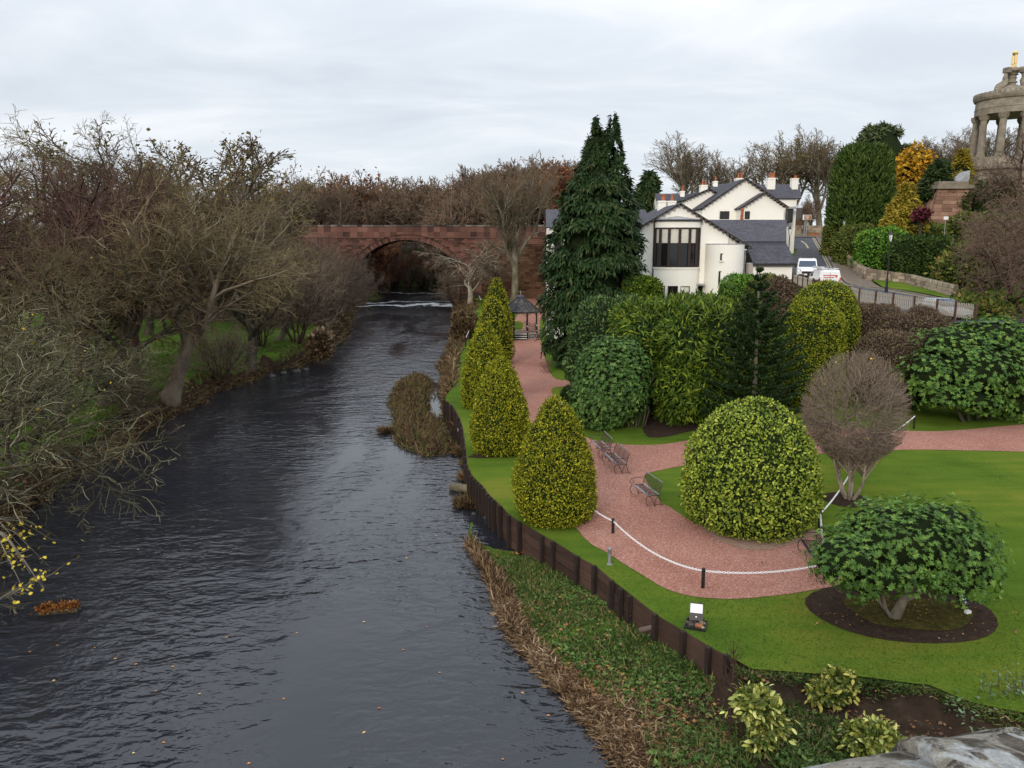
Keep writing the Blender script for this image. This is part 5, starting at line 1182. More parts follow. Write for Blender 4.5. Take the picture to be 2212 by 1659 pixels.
def leafy_tree(name, label, px, py_b, py_t, wpx, Y, n, size, mat, ells=None, cat='tree'):
    zbase = hz(D(px, py_t, Y).x, Y) - .2; x = D(px, py_t, Y).x; zt = D(px, py_t, Y).z; zc0 = D(px, py_b, Y).z; r = wpx / 2 / FPX * Y; b = Vector((x, Y, zbase)); t = thing(name, label, cat, b)
    hc = zt - zc0; rd = random.Random(px); e = []
    for i in range(9):
        a = i * 2.4; q = .55 * math.sqrt((i + .3) / 9); e.append((math.cos(a) * r * q, math.sin(a) * r * q, zc0 - zbase + hc * (.35 + .42 * rd.random() * (1 - q)), r * .48, r * .48, hc * .30))
    e.append((0, 0, zc0 - zbase + hc * .55, r * .6, r * .6, hc * .44)); P, N = ell_sample(e, n); n = len(P); P = P + rng.normal(0, size * .8, (n, 3))
    EV, EF = ell_body(e, .6); c = 'core_brown' if 'leaf' in mat else 'core_dark'
    shared('crown', leaf_mesh('crown', P, unit(N + rng.normal(0, .8, (n, 3)) + np.array([0, 0, -.3])), unit(N + rng.normal(0, .6, (n, 3))), size * rng.uniform(.6, 1.4, n), 'diamond', mat, extra=(EV, EF, c), width=1.3), t, b)
    MB().tube([b, b + Vector((.1, 0, (zc0 - zbase) + hc * .3)), b + Vector((-.1, 0, (zc0 - zbase) + hc * .6))], [.22, .15, .06], 7).build('trunk', 'bark_dark', t)
leafy_tree('maple_tree', 'bright orange autumn tree between the dark yew and the monument', 1978, 440, 318, 88, 102, 8000, .45, 'orange_leaf')
leafy_tree('japanese_maple', 'small maroon-leaved tree by the pink monument wall', 1990, 470, 455, 34, 84, 1200, .3, 'maroon_leaf')
for (px, py_b, py_t, wpx, Y, mat, lab) in [(1890, 500, 470, 100, 100, 'hedge_mixed', 'brown and green shrubbery under the upright yew'), (1990, 520, 488, 90, 90, 'hedge_mixed', 'olive shrubbery spreading below the golden conifer'), (2112, 505, 474, 90, 88, 'hedge_mixed', 'brown shrubbery at the foot of the monument wall'), (2150, 470, 405, 90, 90, 'yew_dark', 'dark evergreen shrub against the monument base'), (2120, 600, 540, 150, 70, 'hedge_mixed', 'brown scrub behind the verge at the frame edge'), (2180, 560, 470, 130, 76, 'hedge_mixed', 'rusty green scrub below the monument'), (2130, 690, 650, 120, 55, 'hedge_mixed', 'brown scrub between the fence end and the far rhododendron')]:
    blob('shrub', lab, px, py_b, py_t, wpx, Y, 3500, .35, mat, p=2.2, lumpy=.5, core='core_brown', jitter=.3, tpl='diamond')
def monkey_puzzle():
    b = Vector((D(1628, 900, 40).x, 40, 1.2)); ztop = D(1641, 580, 40).z - 1.2
    t = thing('monkey_puzzle_tree', 'dark spiky monkey puzzle tree rising behind the bright laurel dome', 'tree', b)
    lx = D(1641, 580, 40).x - b.x
    def axis_(f): return Vector((lx * f, 0, ztop * f))
    MB().tube([axis_(f) for f in np.linspace(-.02, .99, 12)], list(np.linspace(.17, .035, 12)), 9).build('trunk', 'bark_grey', t, world=True).location = b
    rd = random.Random(9); PL = []; RL = []
    for w_ in range(16):
        f = .12 + .86 * (w_ / 15) ** .92; L_ = np.interp(f, [.1, .3, .45, .6, .72, .82, .9, .96, 1], [2.9, 2.65, 2.2, 1.6, 1.1, .8, .5, .25, .12]); nbr = 6 if f < .7 else 5; a0 = rd.uniform(0, 6.28)
        for j in range(nbr):
            a = a0 + 6.28 * j / nbr + rd.uniform(-.15, .15); d = Vector((math.cos(a), math.sin(a), 0)); L2 = L_ * rd.uniform(.85, 1.1); dr = np.interp(f, [.1, .5, .8, 1], [-.42, -.2, .25, .9])
            pts = [axis_(f) + d * (L2 * s_) + Vector((0, 0, L2 * (dr * s_ + (.52 if f < .8 else .2) * s_ ** 3))) for s_ in (0, .25, .5, .75, 1.0)]
            PL.append(pts); RL.append([.05, .06, .068, .068, .035])
            for s_ in ((.3, .45, .6, .75, .9) if f < .72 else (.55, .8) if f < .9 else ()):
                for sd_ in (-1, 1):
                    if rd.random() < .1: continue
                    k = s_ * 4; i = int(k); p = pts[i].lerp(pts[min(i + 1, 4)], k - i); sdv = (d * .75 + Vector((-d.y, d.x, 0)) * sd_ * .8).normalized(); l3 = L2 * .36 * (1.15 - s_ * .5)
                    PL.append([p, p + sdv * l3 * .35 + Vector((0, 0, -.05 * l3)), p + sdv * l3 * .65 + Vector((0, 0, .03 * l3)), p + sdv * l3 * .88 + Vector((0, 0, .12 * l3)), p + sdv * l3 + Vector((0, 0, .28 * l3))]); RL.append([.035, .042, .045, .045, .02])
    PLa = np.array([[tuple(q) for q in p] for p in PL]); RLa = np.array(RL); V_, Q_ = tubes_np(PLa, RLa, 5)
    # scale leaves along every branch
    seg = PLa[:, 1:] - PLa[:, :-1]; n = len(PLa); m_ = 42; ii = np.repeat(np.arange(n), m_); ss = rng.random(n * m_) * 3.999; k = ss.astype(int); P = PLa[ii, k] + seg[ii, k] * (ss - k)[:, None]; T = unit(seg[ii, k]); r_ = unit(np.cross(T, rng.normal(size=T.shape)))
    LV, LF, kk = leaf_arrays(P + r_ * .04, unit(T + r_ * .9), r_, .11 * rng.uniform(.7, 1.2, len(P)), 'diamond', 1.0)
    rn = np.concatenate([np.full(len(Q_), .15), np.clip(.45 + rng.normal(0, .25, len(P)), 0, 1)])
    shared('crown', mesh_np('crown', np.vstack([V_, LV]), [Q_, LF[0] + len(V_)], ['monkey'], rn), t, b)
monkey_puzzle()
# ------------------------------------------------------------------ red sandstone bridge
YB = 155.0
def B(px, py, Y=YB): return D(px, py, Y)
def new_bridge():
    ztop = B(840, 486).z; xl_, xr_b = B(560, 486).x, B(1250, 486).x; xc = B(878, 520).x; zcrown = B(878, 518).z; zspr = B(975, 560).z; half = B(976, 560).x - xc
    rise = zcrown - zspr; Rr = (half ** 2 + rise ** 2) / (2 * rise); zc = zcrown - Rr
    t = thing('stone_bridge', 'red sandstone road bridge with one wide arch over the river', 'bridge', (xc, YB, 0))
    zstr = B(840, 513).z; depth = 8.0; vt = .95
    # core: two flanks and the spandrel as solid prisms with the opening left free
    def arch_z(x): return zc + math.sqrt(max(Rr ** 2 - (x - xc) ** 2, 0))
    m = MB(); y0 = YB + .16
    m.box((xl_, y0, -1), (xc - half, y0 + depth, ztop - .35)); m.box((xc + half, y0, -1), (xr_b, y0 + depth, ztop - .35))
    N = 24; X = [xc - half + 2 * half * i / N for i in range(N + 1)]
    for i in range(N):
        m.prism([(X[i], y0, arch_z(X[i])), (X[i + 1], y0, arch_z(X[i + 1])), (X[i + 1], y0, ztop - .35), (X[i], y0, ztop - .35)], (0, depth, 0))
    m.build('body', 'mortar', t)
    # stones
    stones = []; stuffm = MB(); ch = .42; zrow = zstr - .15; r_ = 0
    Ro = Rr + vt
    while zrow - ch > 1.0:
        z0, z1 = zrow - ch, zrow; x = xl_ + random.uniform(0, .8)
        while x < xr_b:
            w_ = random.uniform(.75, 1.35); xm = x + w_ / 2; zm = (z0 + z1) / 2
            inside = (xm - xc) ** 2 + (zm - zc) ** 2 < (Ro + .12) ** 2 and abs(xm - xc) < half + vt and zm > zspr - .3 or (abs(xm - xc) < half + .05 and zm <= zspr)
            clipd = any(((q - xc) ** 2 + (zz - zc) ** 2 < (Ro - .05) ** 2 and zz > zspr) or (abs(q - xc) < half - .02 and zz <= zspr) for q in (x, x + w_) for zz in (z0, z1))
            if not inside and not clipd:
                k = random.uniform(0, .07); stones.append((abs(xm - xc) + (0 if x > B(640, 500).x else 30), (x + .015, YB - k, z0 + .015), (x + w_ - .015, YB + .2, z1 - .015)))
            elif not inside and not (abs(xm - xc) < half and zm <= zspr):
                # short make-up stone beside the ring
                xe = xc + math.copysign(math.sqrt(max(Ro ** 2 - (zm - zc) ** 2, 0)), xm - xc); a_, b_ = (x, min(x + w_, xe)) if xm < xc else (max(x, xe), x + w_)
                if b_ - a_ > .2: stones.append((0, (a_ + .015, YB - .02, z0 + .015), (b_ - .015, YB + .2, z1 - .015)))
            x += w_
        zrow -= ch; r_ += 1
    stones.sort(key=lambda s_: s_[0])
    for i, (q, a_, b_) in enumerate(stones):
        if i < 240: MB().box(a_, b_).build('stone', 'red_sandstone', t)
        else: stuffm.box(a_, b_)
    stuffm.build('far_stones', 'red_sandstone', t)['kind'] = 'stuff'
    th0 = math.acos(half / Rr) if half < Rr else 0; th1 = math.pi - math.asin(min(1, (zspr - zc) / Rr)); th0 = math.asin(min(1, (zspr - zc) / Rr)); nv = 44
    for i in range(nv):
        a0, a1 = th0 + (th1 - th0) * i / nv + .002, th0 + (th1 - th0) * (i + 1) / nv - .002; pr_ = random.uniform(.05, .12); r1 = Ro + random.uniform(-.06, .06)
        MB().prism([(xc + Rr * math.cos(a0), YB - pr_, zc + Rr * math.sin(a0)), (xc + r1 * math.cos(a0), YB - pr_, zc + r1 * math.sin(a0)), (xc + r1 * math.cos(a1), YB - pr_, zc + r1 * math.sin(a1)), (xc + Rr * math.cos(a1), YB - pr_, zc + Rr * math.sin(a1))], (0, .6, 0)).build('arch_stone', 'red_sandstone', t)
    m = MB(); n = 30
    for i in range(n):
        a0, a1 = th0 + (th1 - th0) * i / n, th0 + (th1 - th0) * (i + 1) / n
        m.prism([(xc + (Ro + .02) * math.cos(a0), YB - .22, zc + (Ro + .02) * math.sin(a0)), (xc + (Ro + .18) * math.cos(a0), YB - .22, zc + (Ro + .18) * math.sin(a0)), (xc + (Ro + .18) * math.cos(a1), YB - .22, zc + (Ro + .18) * math.sin(a1)), (xc + (Ro + .02) * math.cos(a1), YB - .22, zc + (Ro + .02) * math.sin(a1))], (0, .3, 0))
    m.build('hood_mould', 'red_dark', t)
    MB().box((xl_, YB - .22, zstr - .14), (xr_b, YB + .2, zstr + .12)).build('string_course', 'red_dark', t)
    x = xl_; k = 0
    while x < xr_b:
        w_ = random.uniform(1.0, 1.5)
        for (z0, z1) in ((zstr + .13, (zstr + ztop - .3) / 2), ((zstr + ztop - .3) / 2 + .01, ztop - .31)):
            MB().box((x + .01, YB - .02 - random.uniform(0, .04), z0), (x + w_ - .01, YB + .25, z1)).build('parapet_stone', 'red_sandstone', t); k += 1
        MB().box((x + .008, YB - .14, ztop - .3), (x + w_ - .008, YB + .55, ztop + random.uniform(-.03, .03))).build('coping_stone', 'coping_dark', t)
        x += w_
stonemat('red_dark', [(.25, (.045, .026, .022)), (.5, (.10, .05, .038)), (.8, (.17, .09, .065))], .4)
stonemat('coping_dark', [(.25, (.04, .03, .026)), (.5, (.10, .085, .075)), (.8, (.30, .27, .24))], .8)
new_bridge()
# the wall that carries the bridge road on towards the house, seen behind the bandstand
def approach():
    Y0 = 141.; x0, x1 = D(1040, 560, Y0).x, D(1215, 560, Y0).x; zt = D(1150, 527, Y0).z; t = thing('approach_wall', 'tall brown ashlar wall closing the garden behind the bandstand', 'stone wall', ((x0 + x1) / 2, Y0, 1.1))
    MB().box((x0, Y0 + .15, .2), (x1, Y0 + 1, zt)).build('backing', 'mortar', t); z = zt; r_ = 0; n = 0; st = MB()
    while z > 1.1:
        x = x0 - random.uniform(0, .6)
        while x < x1:
            w_ = random.uniform(.7, 1.3); a_, b_ = (max(x, x0) + .012, Y0 - random.uniform(0, .06), z - .44), (min(x + w_, x1) - .012, Y0 + .2, z - .012)
            if b_[0] - a_[0] > .1:
                if n < 290: MB().box(a_, b_).build('stone', 'brown_stone', t); n += 1
                else: st.box(a_, b_)
            x += w_
        z -= .45
    if st.v: st.build('low_stones', 'brown_stone', t)['kind'] = 'stuff'
approach()
# older arch farther upstream, seen through the big one
def far_arch():
    Y0 = 232.; xc = D(1010 - 0, 560, Y0).x; xc = D(920, 560, Y0).x; half = 6.5; zs = D(940, 556, Y0).z - 2; t = thing('far_bridge', 'small pale stone bridge glimpsed through the sandstone arch', 'bridge', (xc, Y0, 0)); m = MB(); N = 16; zt = D(920, 538, Y0).z + 2
    m.box((xc - 22, Y0, -1), (xc - half, Y0 + 4, zt)); m.box((xc + half, Y0, -1), (xc + 22, Y0 + 4, zt))
    X = [xc - half + 2 * half * i / N for i in range(N + 1)]; f = lambda x: zs + 3.6 * math.sqrt(max(1 - ((x - xc) / half) ** 2, 0))
    for i in range(N): m.prism([(X[i], Y0, f(X[i])), (X[i + 1], Y0, f(X[i + 1])), (X[i + 1], Y0, zt), (X[i], Y0, zt)], (0, 4, 0))
    m.build('body', 'stone_monument', t)
    for i in range(N):
        MB().prism([(X[i] + .02, Y0 - .12, f(X[i])), (X[i + 1] - .02, Y0 - .12, f(X[i + 1])), (X[i + 1] - .02, Y0 - .12, f(X[i + 1]) + .6), (X[i] + .02, Y0 - .12, f(X[i]) + .6)], (0, .3, 0)).build('arch_stone', 'wall_stone', t)
far_arch()

# ------------------------------------------------------------------ white house
def H(cx, cy, Y): return D(1152.1 + cx * .27282, 219.4 + cy * .27282, Y)
slate_n = [0]
def house():
    hb = H(1300, 1500, 76); t = thing('white_house', 'large white rendered house with dark slate roofs, many gables and chimney pots', 'house', (hb.x, 80, 5)); zb = 4.6
    def wallbox(a, b, nm='wall'): return MB().box(a, b).build(nm, 'render_white', t)
    slates_stuff = MB()
    def roof(p_el, p_er, p_rl, p_rr, th=.1, slates=False, nm='roof', parts=0):
        """a roof slope from eave (left, right) to ridge (left, right), covered in slate courses"""
        a, b, c, d = map(Vector, (p_el, p_er, p_rr, p_rl)); nrm = (b - a).cross(d - a).normalized(); nrm = nrm if nrm.z > 0 else -nrm
        o = MB().prism([a, b, c, d], -nrm * th).build(nm, 'slate_base', t)
        sl = (d - a).length; n = max(3, int(sl / .24)); cnt = 0; sm_ = MB()
        for i in range(n):
            u0, u1 = i / n, min((i + 1.25) / n, 1.0); l0, r0 = a.lerp(d, u0), b.lerp(c, u0); l1, r1 = a.lerp(d, u1), b.lerp(c, u1); W_ = (r0 - l0).length; k = max(1, int(W_ / .34)); offs = .5 if i % 2 else 0
            for j in range(k + (1 if offs else 0)):
                f0, f1 = max((j - offs) / k, 0) + .004, min((j + 1 - offs) / k, 1) - .004
                if f1 - f0 < .004: continue
                lift = nrm * random.uniform(.022, .034); q = [l0.lerp(r0, f0) + lift, l0.lerp(r0, f1) + lift, l1.lerp(r1, f1) + nrm * .008, l1.lerp(r1, f0) + nrm * .008]
                base = [l0.lerp(r0, f0), l0.lerp(r0, f1)]
                tgt = sm_; vs_ = q + base; fs = [(0, 1, 2, 3), (4, 5, 1, 0)]
                if parts and cnt < parts: MB().add(vs_, fs).build('slate', 'slate', o); cnt += 1
                else: tgt.add(vs_, fs)
        if sm_.v:
            me = sm_.mesh('slate_courses', 'slate'); at = me.attributes.new('rnd', 'FLOAT', 'FACE'); at.data.foreach_set('value', np.repeat(rng.random(len(me.polygons) // 2), 2).astype(np.float32)); so = shared('slate_courses', me, o); so['kind'] = 'stuff'
        return o
    def gable_wall(pts, Y, dep):    # pts world (x,z)
        return MB().prism([(x, Y, z) for x, z in pts], (0, dep, 0)).build('wall', 'render_white', t)
    def verge(p, q, n, brackets=True):
        p, q = Vector(p), Vector(q); MB().beam(p, q, .2, .1, up=(0, 0, 1)).build('bargeboard', 'dark_trim', t)
        for i in range(n):
            c = p.lerp(q, (i + .7) / n); MB().box((c.x - .09, c.y - .1, c.z - .22), (c.x + .09, c.y + .2, c.z - .05)).build('rafter_end', 'clay_pipe', t)
    # A: front gable with the bay
    YA = 75.; el, ap, er = H(835, 995, YA), H(1158, 806, YA), H(1712, 1152, YA); xr_a = H(1545, 1100, YA).x; zr_a = ap.z + (er.z - ap.z) * (xr_a - ap.x) / (er.x - ap.x)
    gable_wall([(el.x, zb), (xr_a, zb), (xr_a, zr_a - .15), (ap.x, ap.z - .15), (el.x, el.z - .15)], YA, 13)
    xr2 = H(1668, 1150, YA).x; zr2 = ap.z + (er.z - ap.z) * (xr2 - ap.x) / (er.x - ap.x); gable_wall([(xr_a - .01, zb), (xr2, zb), (xr2, zr2 - .2), (xr_a - .01, zr_a - .2)], YA + .35, 5)
    D13 = Vector((0, 13, 0)); fr = Vector((0, -.35, 0))
    roof(el + fr + Vector((-.35, 0, -.2)), el + D13 + Vector((-.35, 0, -.2)), ap + fr, ap + D13); roof(er + fr + Vector((.2, 0, -.12)), er + fr + Vector((.2, 6, -.12)), ap + fr, ap + fr + Vector((0, 6, 0)))
    roof(H(1330, 915, YA + 6) + Vector((0, 0, .1)), H(1330, 915, YA + 13), ap + Vector((0, 6, 0)), ap + D13, nm='roof')
    verge(el + fr, ap + fr, 8); verge(ap + fr, er + fr, 16)
    # K: wing to the left, mostly behind the cypress
    kx0, kx1 = D(1188, 480, 80).x, el.x; kz = D(1188, 491, 80).z; kr = H(900, 855, 86).z
    wallbox((kx0, 80, .9), (kx1 + 1, 88, kz)); roof(Vector((kx0 - .4, 79.5, kz)), Vector((el.x + 2.4, 79.5, kz)), Vector((kx0 - .2, 86, kr)), Vector((el.x + 2.4, 86, kr)))
    for i in range(3):
        x = kx0 + .45 + i * 2.6; MB().box((x, 79.93, 10.2), (x + .9, 80.02, 11.8)).build('window', 'dark_trim', t)
    # C: slope facing us, to the right of the front gable
    c0, c1 = H(1400, 935, 84.5), H(2006, 936, 84.5); e0, e1 = H(1560, 1108, 80), H(2003, 1110, 80)
    roof(Vector((c0.x - .6, 80, e0.z)), e1, Vector((c0.x - .6, 84.5, c1.z)), c1); wallbox((xr2, 80.3, zb), (e1.x - .2, 84, e0.z - .1))
    MB().prism([(e1.x - .25, 80.3, e1.z - .15), (e1.x - .25, 84.5, c1.z - .2), (e1.x - .25, 88.5, e1.z - .15), (e1.x - .25, 88.5, zb), (e1.x - .25, 80.3, zb)], (-.2, 0, 0)).build('wall', 'render_white', t)
    # D: porch
    p0, p1 = H(1742, 1283, 74.8), H(2086, 1283, 74.8); r0, r1 = H(1750, 1113, 78.2), H(2082, 1113, 78.2)
    porch = roof(p0, p1, Vector((p0.x, 78.2, r1.z)), Vector((p1.x, 78.2, r1.z)), parts=300)
    wallbox((p0.x + .12, 75.1, 5.), (p1.x - .3, 80, p0.z - .05)); MB().box((p0.x - .05, 74.72, p0.z - .2), (p1.x + .05, 74.84, p0.z - .06)).build('gutter', 'dark_trim', t)
    MB().box((p0.x + .05, 78.1, r1.z - .02), (p1.x - .02, 78.3, r1.z + .1)).build('ridge_tile', 'slate_base', t)
    # recess between turret and porch: dark door
    dx0, dx1 = H(1690, 1250, 80).x, H(1742, 1250, 80).x; MB().box((dx0, 80.18, 7.4), (dx1, 80.29, 10.3)).build('door', 'dark_trim', t); MB().box((dx0 - .4, 79.6, 10.35), (dx1 + .6, 80.2, 10.6)).build('canopy', 'lead', t)
    MB().box((xr2, 76.5, 5), (p0.x + .2, 80.3, 7.4)).build('landing', 'floor_tile', t)
    # E and G: big rear gables
    def gab(l, a, r, Y, dep, zbot, nb1, nb2):
        l, a, r = H(*l, Y), H(*a, Y), H(*r, Y); ins = .25
        gable_wall([(l.x + ins, zbot), (r.x - ins, zbot), (r.x - ins, r.z - .1), (a.x, a.z - .15), (l.x + ins, l.z - .1)], Y, dep); dv = Vector((0, dep, 0)); f_ = Vector((0, -.35, 0))
        roof(l + f_, l + dv, a + f_, a + dv); roof(r + f_, r + dv, a + f_, a + dv); verge(l + f_, a + f_, nb1); verge(a + f_, r + f_, nb2); return l, a, r
    eL, eA, eR = gab((1322, 848), (1676, 608), (2015, 838), 92., 10., 8, 11, 0 + 11)
    gL, gA, gR = gab((1628, 846), (1832, 718), (2003, 832), 90., 2.2, 8, 7, 7)
    hL, hA, hR = gab((1188, 780), (1388, 692), (1560, 775), 97., 9., 9, 7, 4)
    # F: rear block on the right; I, J: rear roofs
    f0, f1 = H(1720, 765, 100), H(2122, 766, 100); f2, f3 = H(1760, 656, 104), H(2112, 656, 104)
    roof(f0, f1, f2, f3); wallbox((f0.x, 100.3, 8.5), (f1.x - .45, 107, f1.z - .05))
    MB().prism([(f1.x - .45, 100.3, f1.z - .1), (f1.x - .45, 104, f3.z - .15), (f1.x - .45, 107.7, f1.z - .1)], (-.3, 0, 0)).build('wall', 'render_white', t)
    i0, i1 = H(985, 850, 104), H(1260, 850, 104); i2, i3 = H(963, 729, 108.5), H(1260, 729, 108.5); roof(i0, i1, i2, i3); wallbox((i2.x + .2, 104.3, 8.5), (i1.x, 112, i0.z))
    MB().prism([(i2.x + .2, 104.2, i0.z), (i2.x + .2, 108.5, i2.z - .2), (i2.x + .2, 112.5, i0.z)], (.3, 0, 0)).build('wall', 'render_white', t)
    j0, j1 = H(1380, 740, 106), H(1640, 740, 106); j2, j3 = H(1415, 654, 110), H(1640, 654, 110); roof(j0, j1, j2, j3); wallbox((j0.x + .5, 106.3, 9), (j1.x, 113, j0.z))
    # chimneys
    def chimney(x0, x1, ytop, ybot, Y, pots, square=False, dep=None):
        a, b = H(x0, ytop, Y), H(x1, ybot, Y); w_ = b.x - a.x; dep = dep or w_; o = MB().box((a.x, Y, b.z - 1.0), (b.x, Y + dep, a.z)).box((a.x - .05, Y - .05, a.z - .16), (b.x + .05, Y + dep + .05, a.z - .02)).build('chimney', 'render_white', t)
        for (q0, q1, qt) in pots:
            c = H((q0 + q1) / 2, ytop, Y + dep / 2); r = (H(q1, ytop, Y).x - H(q0, ytop, Y).x) / 2; hgt = H(q0, qt, Y).z - a.z
            if square: MB().box((c.x - r, Y + dep / 2 - r, a.z - .02), (c.x + r, Y + dep / 2 + r, a.z + hgt)).box((c.x - r * 1.1, Y + dep / 2 - r * 1.1, a.z + hgt * .8), (c.x + r * 1.1, Y + dep / 2 + r * 1.1, a.z + hgt * .92)).build('chimney_pot', 'terracotta', o)
            else: MB().lathe([(r * 1.0, -.02), (r * .88, hgt * .1), (r * .8, hgt * .8), (r * 1.05, hgt * .84), (r * 1.05, hgt * .94), (r * .85, hgt)], (c.x, Y + dep / 2, a.z), 12).build('chimney_pot', 'terracotta', o, smooth=False)
    chimney(992, 1048, 785, 890, 82., [(1013, 1046, 731)]); chimney(1066, 1128, 786, 850, 82.6, [(1086, 1113, 731)])
    chimney(1326, 1378, 660, 715, 98, [(1332, 1349, 622), (1355, 1372, 622)]); chimney(1166, 1198, 708, 730, 107.5, [(1174, 1192, 664)]); chimney(1428, 1460, 630, 652, 109, [(1434, 1449, 591)])
    chimney(1606, 1660, 606, 650, 99, [(1616, 1632, 561), (1638, 1655, 561)]); chimney(1858, 1915, 604, 672, 102.5, [(1871, 1905, 561)], True); chimney(2052, 2096, 607, 680, 102.5, [(2064, 2088, 584)])
    c = H(1651, 930, 85); MB().lathe([(.2, 0), (.17, .3), (.16, 1.0), (.21, 1.05), (.21, 1.2)], (c.x, 85, c.z - .1), 12).build('chimney_pot', 'terracotta', t)
    # windows
    def window(x0, x1, y0, y1, Y, nx=2, ny=2, blind=0.0, frame='timber_dark', sill=True):
        a, b = H(x0, y0, Y), H(x1, y1, Y); w_, h_ = b.x - a.x, a.z - b.z; fo = MB(); fw = .07
        fo.box((a.x, Y - .06, b.z), (a.x + fw, Y + .05, a.z)).box((b.x - fw, Y - .06, b.z), (b.x, Y + .05, a.z)).box((a.x + fw, Y - .06, a.z - fw), (b.x - fw, Y + .05, a.z)).box((a.x + fw, Y - .06, b.z), (b.x - fw, Y + .05, b.z + fw))
        for i in range(1, nx): x = a.x + w_ * i / nx; fo.box((x - .022, Y - .05, b.z + fw), (x + .022, Y + .04, a.z - fw))
        for j in range(1, ny): z = b.z + h_ * j / ny; fo.box((a.x + fw, Y - .045, z - .022), (b.x - fw, Y + .03, z + .022))
        o = fo.build('window', frame, t)
        zl = a.z - h_ * blind
        if blind: MB().box((a.x + fw, Y - .02, zl), (b.x - fw, Y + .0, a.z - fw)).build('blind', 'blind', o)
        MB().box((a.x + fw, Y - .015, b.z + fw), (b.x - fw, Y + .01, zl if blind else a.z - fw)).build('pane', 'glass', o)
        if sill: MB().box((a.x - .1, Y - .16, b.z - .12), (b.x + .1, Y + .02, b.z)).build('sill', 'render_white', o)
    window(1478, 1549, 868, 933, 91.93, 3, 4); window(1676, 1711, 868, 933, 89.93, 2, 3)
    # oriel on the road side of the rear block
    o0, o1 = H(2002, 850, 99.6), H(2036, 960, 99.6); MB().box((o0.x, 98.9, o1.z), (o1.x, 100.28, o0.z)).build('oriel', 'dark_trim', t); MB().box((o0.x - .2, 98.7, o0.z), (o1.x + .3, 100.3, o0.z + .25)).build('oriel_roof', 'lead', t)
    MB().box((o0.x + .5, 98.85, o1.z + .2), (o1.x - .15, 98.9, o0.z - .2)).build('pane', 'glass', t)
    # bay: curved window band on a curved plinth under a lead roof
    a, b = H(968, 1000, YA), H(1312, 1000, YA); xm, hw = (a.x + b.x) / 2, (b.x - a.x) / 2; bulge = 1.25; zs, zh = H(1140, 1325, YA - bulge).z, H(1140, 998, YA - .6).z; zrf = H(1140, 948, YA - .6).z; zap = H(1150, 906, YA).z
    def arc(u, g=0.0): an = math.pi * (1 - u); return xm + (hw + g) * math.cos(an), YA + .02 - (bulge + g) * math.sin(an) ** .8
    def ringpoly(g, z): return [(*arc(i / 20, g), z) for i in range(21)]
    MB().prism([(x, y, zb) for x, y, z in ringpoly(.1, 0)], (0, 0, zs - zb)).build('bay_plinth', 'render_white', t)
    MB().prism([(x, y, zs) for x, y, z in ringpoly(.18, 0)], (0, 0, .14)).build('bay_sill', 'render_white', t)
    MB().prism([(x, y, zh) for x, y, z in ringpoly(.1, 0)], (0, 0, zrf - zh)).build('bay_head', 'render_white', t)
    MB().prism([(x, y, zrf) for x, y, z in ringpoly(.26, 0)], (0, 0, .16)).build('bay_cornice', 'dark_trim', t)
    rp = ringpoly(.2, zrf + .16); m = MB(); m.add([(xm, YA + .01, zap)] + rp, [(0, i + 1, i + 2) for i in range(20)]); m.build('bay_roof', 'lead', t)
    nb_ = 6; us = [.02, .185, .345, .5, .655, .815, .98]
    bay = MB()
    for u in us: x, y = arc(u); bay.box((x - .12, y - .12, zs + .14), (x + .12, y + .12, zh))
    zt_ = zs + (zh - zs) * .62
    for i in range(6):
        (x0, y0), (x1, y1) = arc(us[i]), arc(us[i + 1]); bay.beam((x0, y0, zs + .2), (x1, y1, zs + .2), .12, .14); bay.beam((x0, y0, zh - .05), (x1, y1, zh - .05), .12, .14); bay.beam((x0, y0, zt_), (x1, y1, zt_), .09, .07)
    bo = bay.build('bay_window', 'timber_dark', t)
    for i in range(6):
        (x0, y0), (x1, y1) = arc(us[i]), arc(us[i + 1]); MB().prism([(x0, y0 + .03, zs + .2), (x1, y1 + .03, zs + .2), (x1, y1 + .03, zt_), (x0, y0 + .03, zt_)], (0, .03, 0)).build('pane', 'glass', bo)
        MB().prism([(x0, y0 + .03, zt_), (x1, y1 + .03, zt_), (x1, y1 + .03, zh - .05), (x0, y0 + .03, zh - .05)], (0, .03, 0)).build('blind', 'blind', bo)
    for (x0, x1, y0, bl, nx) in ((985, 1037, 1457, .5, 1), (1065, 1139, 1460, 0, 2), (1165, 1233, 1462, .75, 1)):
        u = (H((x0 + x1) / 2, y0, YA).x - (xm - hw)) / (2 * hw); an = math.acos(max(-1, min(1, (u - .5) * 2))); yb = YA + .02 - (bulge + .1) * math.sin(an) ** .8
        window(x0, x1, y0, y0 + 130, yb - .06, nx, 2 if not bl else 1, bl, sill=False)
    window(1276, 1336, 1462, 1580, YA - .03, 2, 2, 0, sill=False); q0, q1 = H(1272, 1452, YA), H(1340, 1452, YA); MB().box((q0.x, YA - .8, q0.z), (q1.x, YA, q0.z + .14)).build('canopy', 'lead', t)
    # turret
    a, b = H(1362, 1132, YA), H(1664, 1135, YA); xm2, hw2 = (a.x + b.x) / 2, (b.x - a.x) / 2; pr_ = [(xm2 + hw2 * math.cos(math.pi * (1 - i / 24)), YA + .03 - 2.3 * math.sin(math.pi * i / 24), zb) for i in range(25)]
    MB().prism(pr_, (0, 0, a.z - zb)).build('turret', 'render_white', t, smooth=False); MB().prism([(x, y - .02, a.z) for x, y, z in pr_], (0, 0, .09)).build('turret_coping', 'lead', t)
    for (x0, x1, y0, y1) in ((1481, 1505, 1203, 1258), (1468, 1496, 1343, 1455)):
        p = H((x0 + x1) / 2, y0, YA - 2.3); an = math.acos(max(-1, min(1, (p.x - xm2) / hw2))); window(x0, x1, y0, y1, YA + .03 - 2.3 * math.sin(an) - .03, 1, 1)
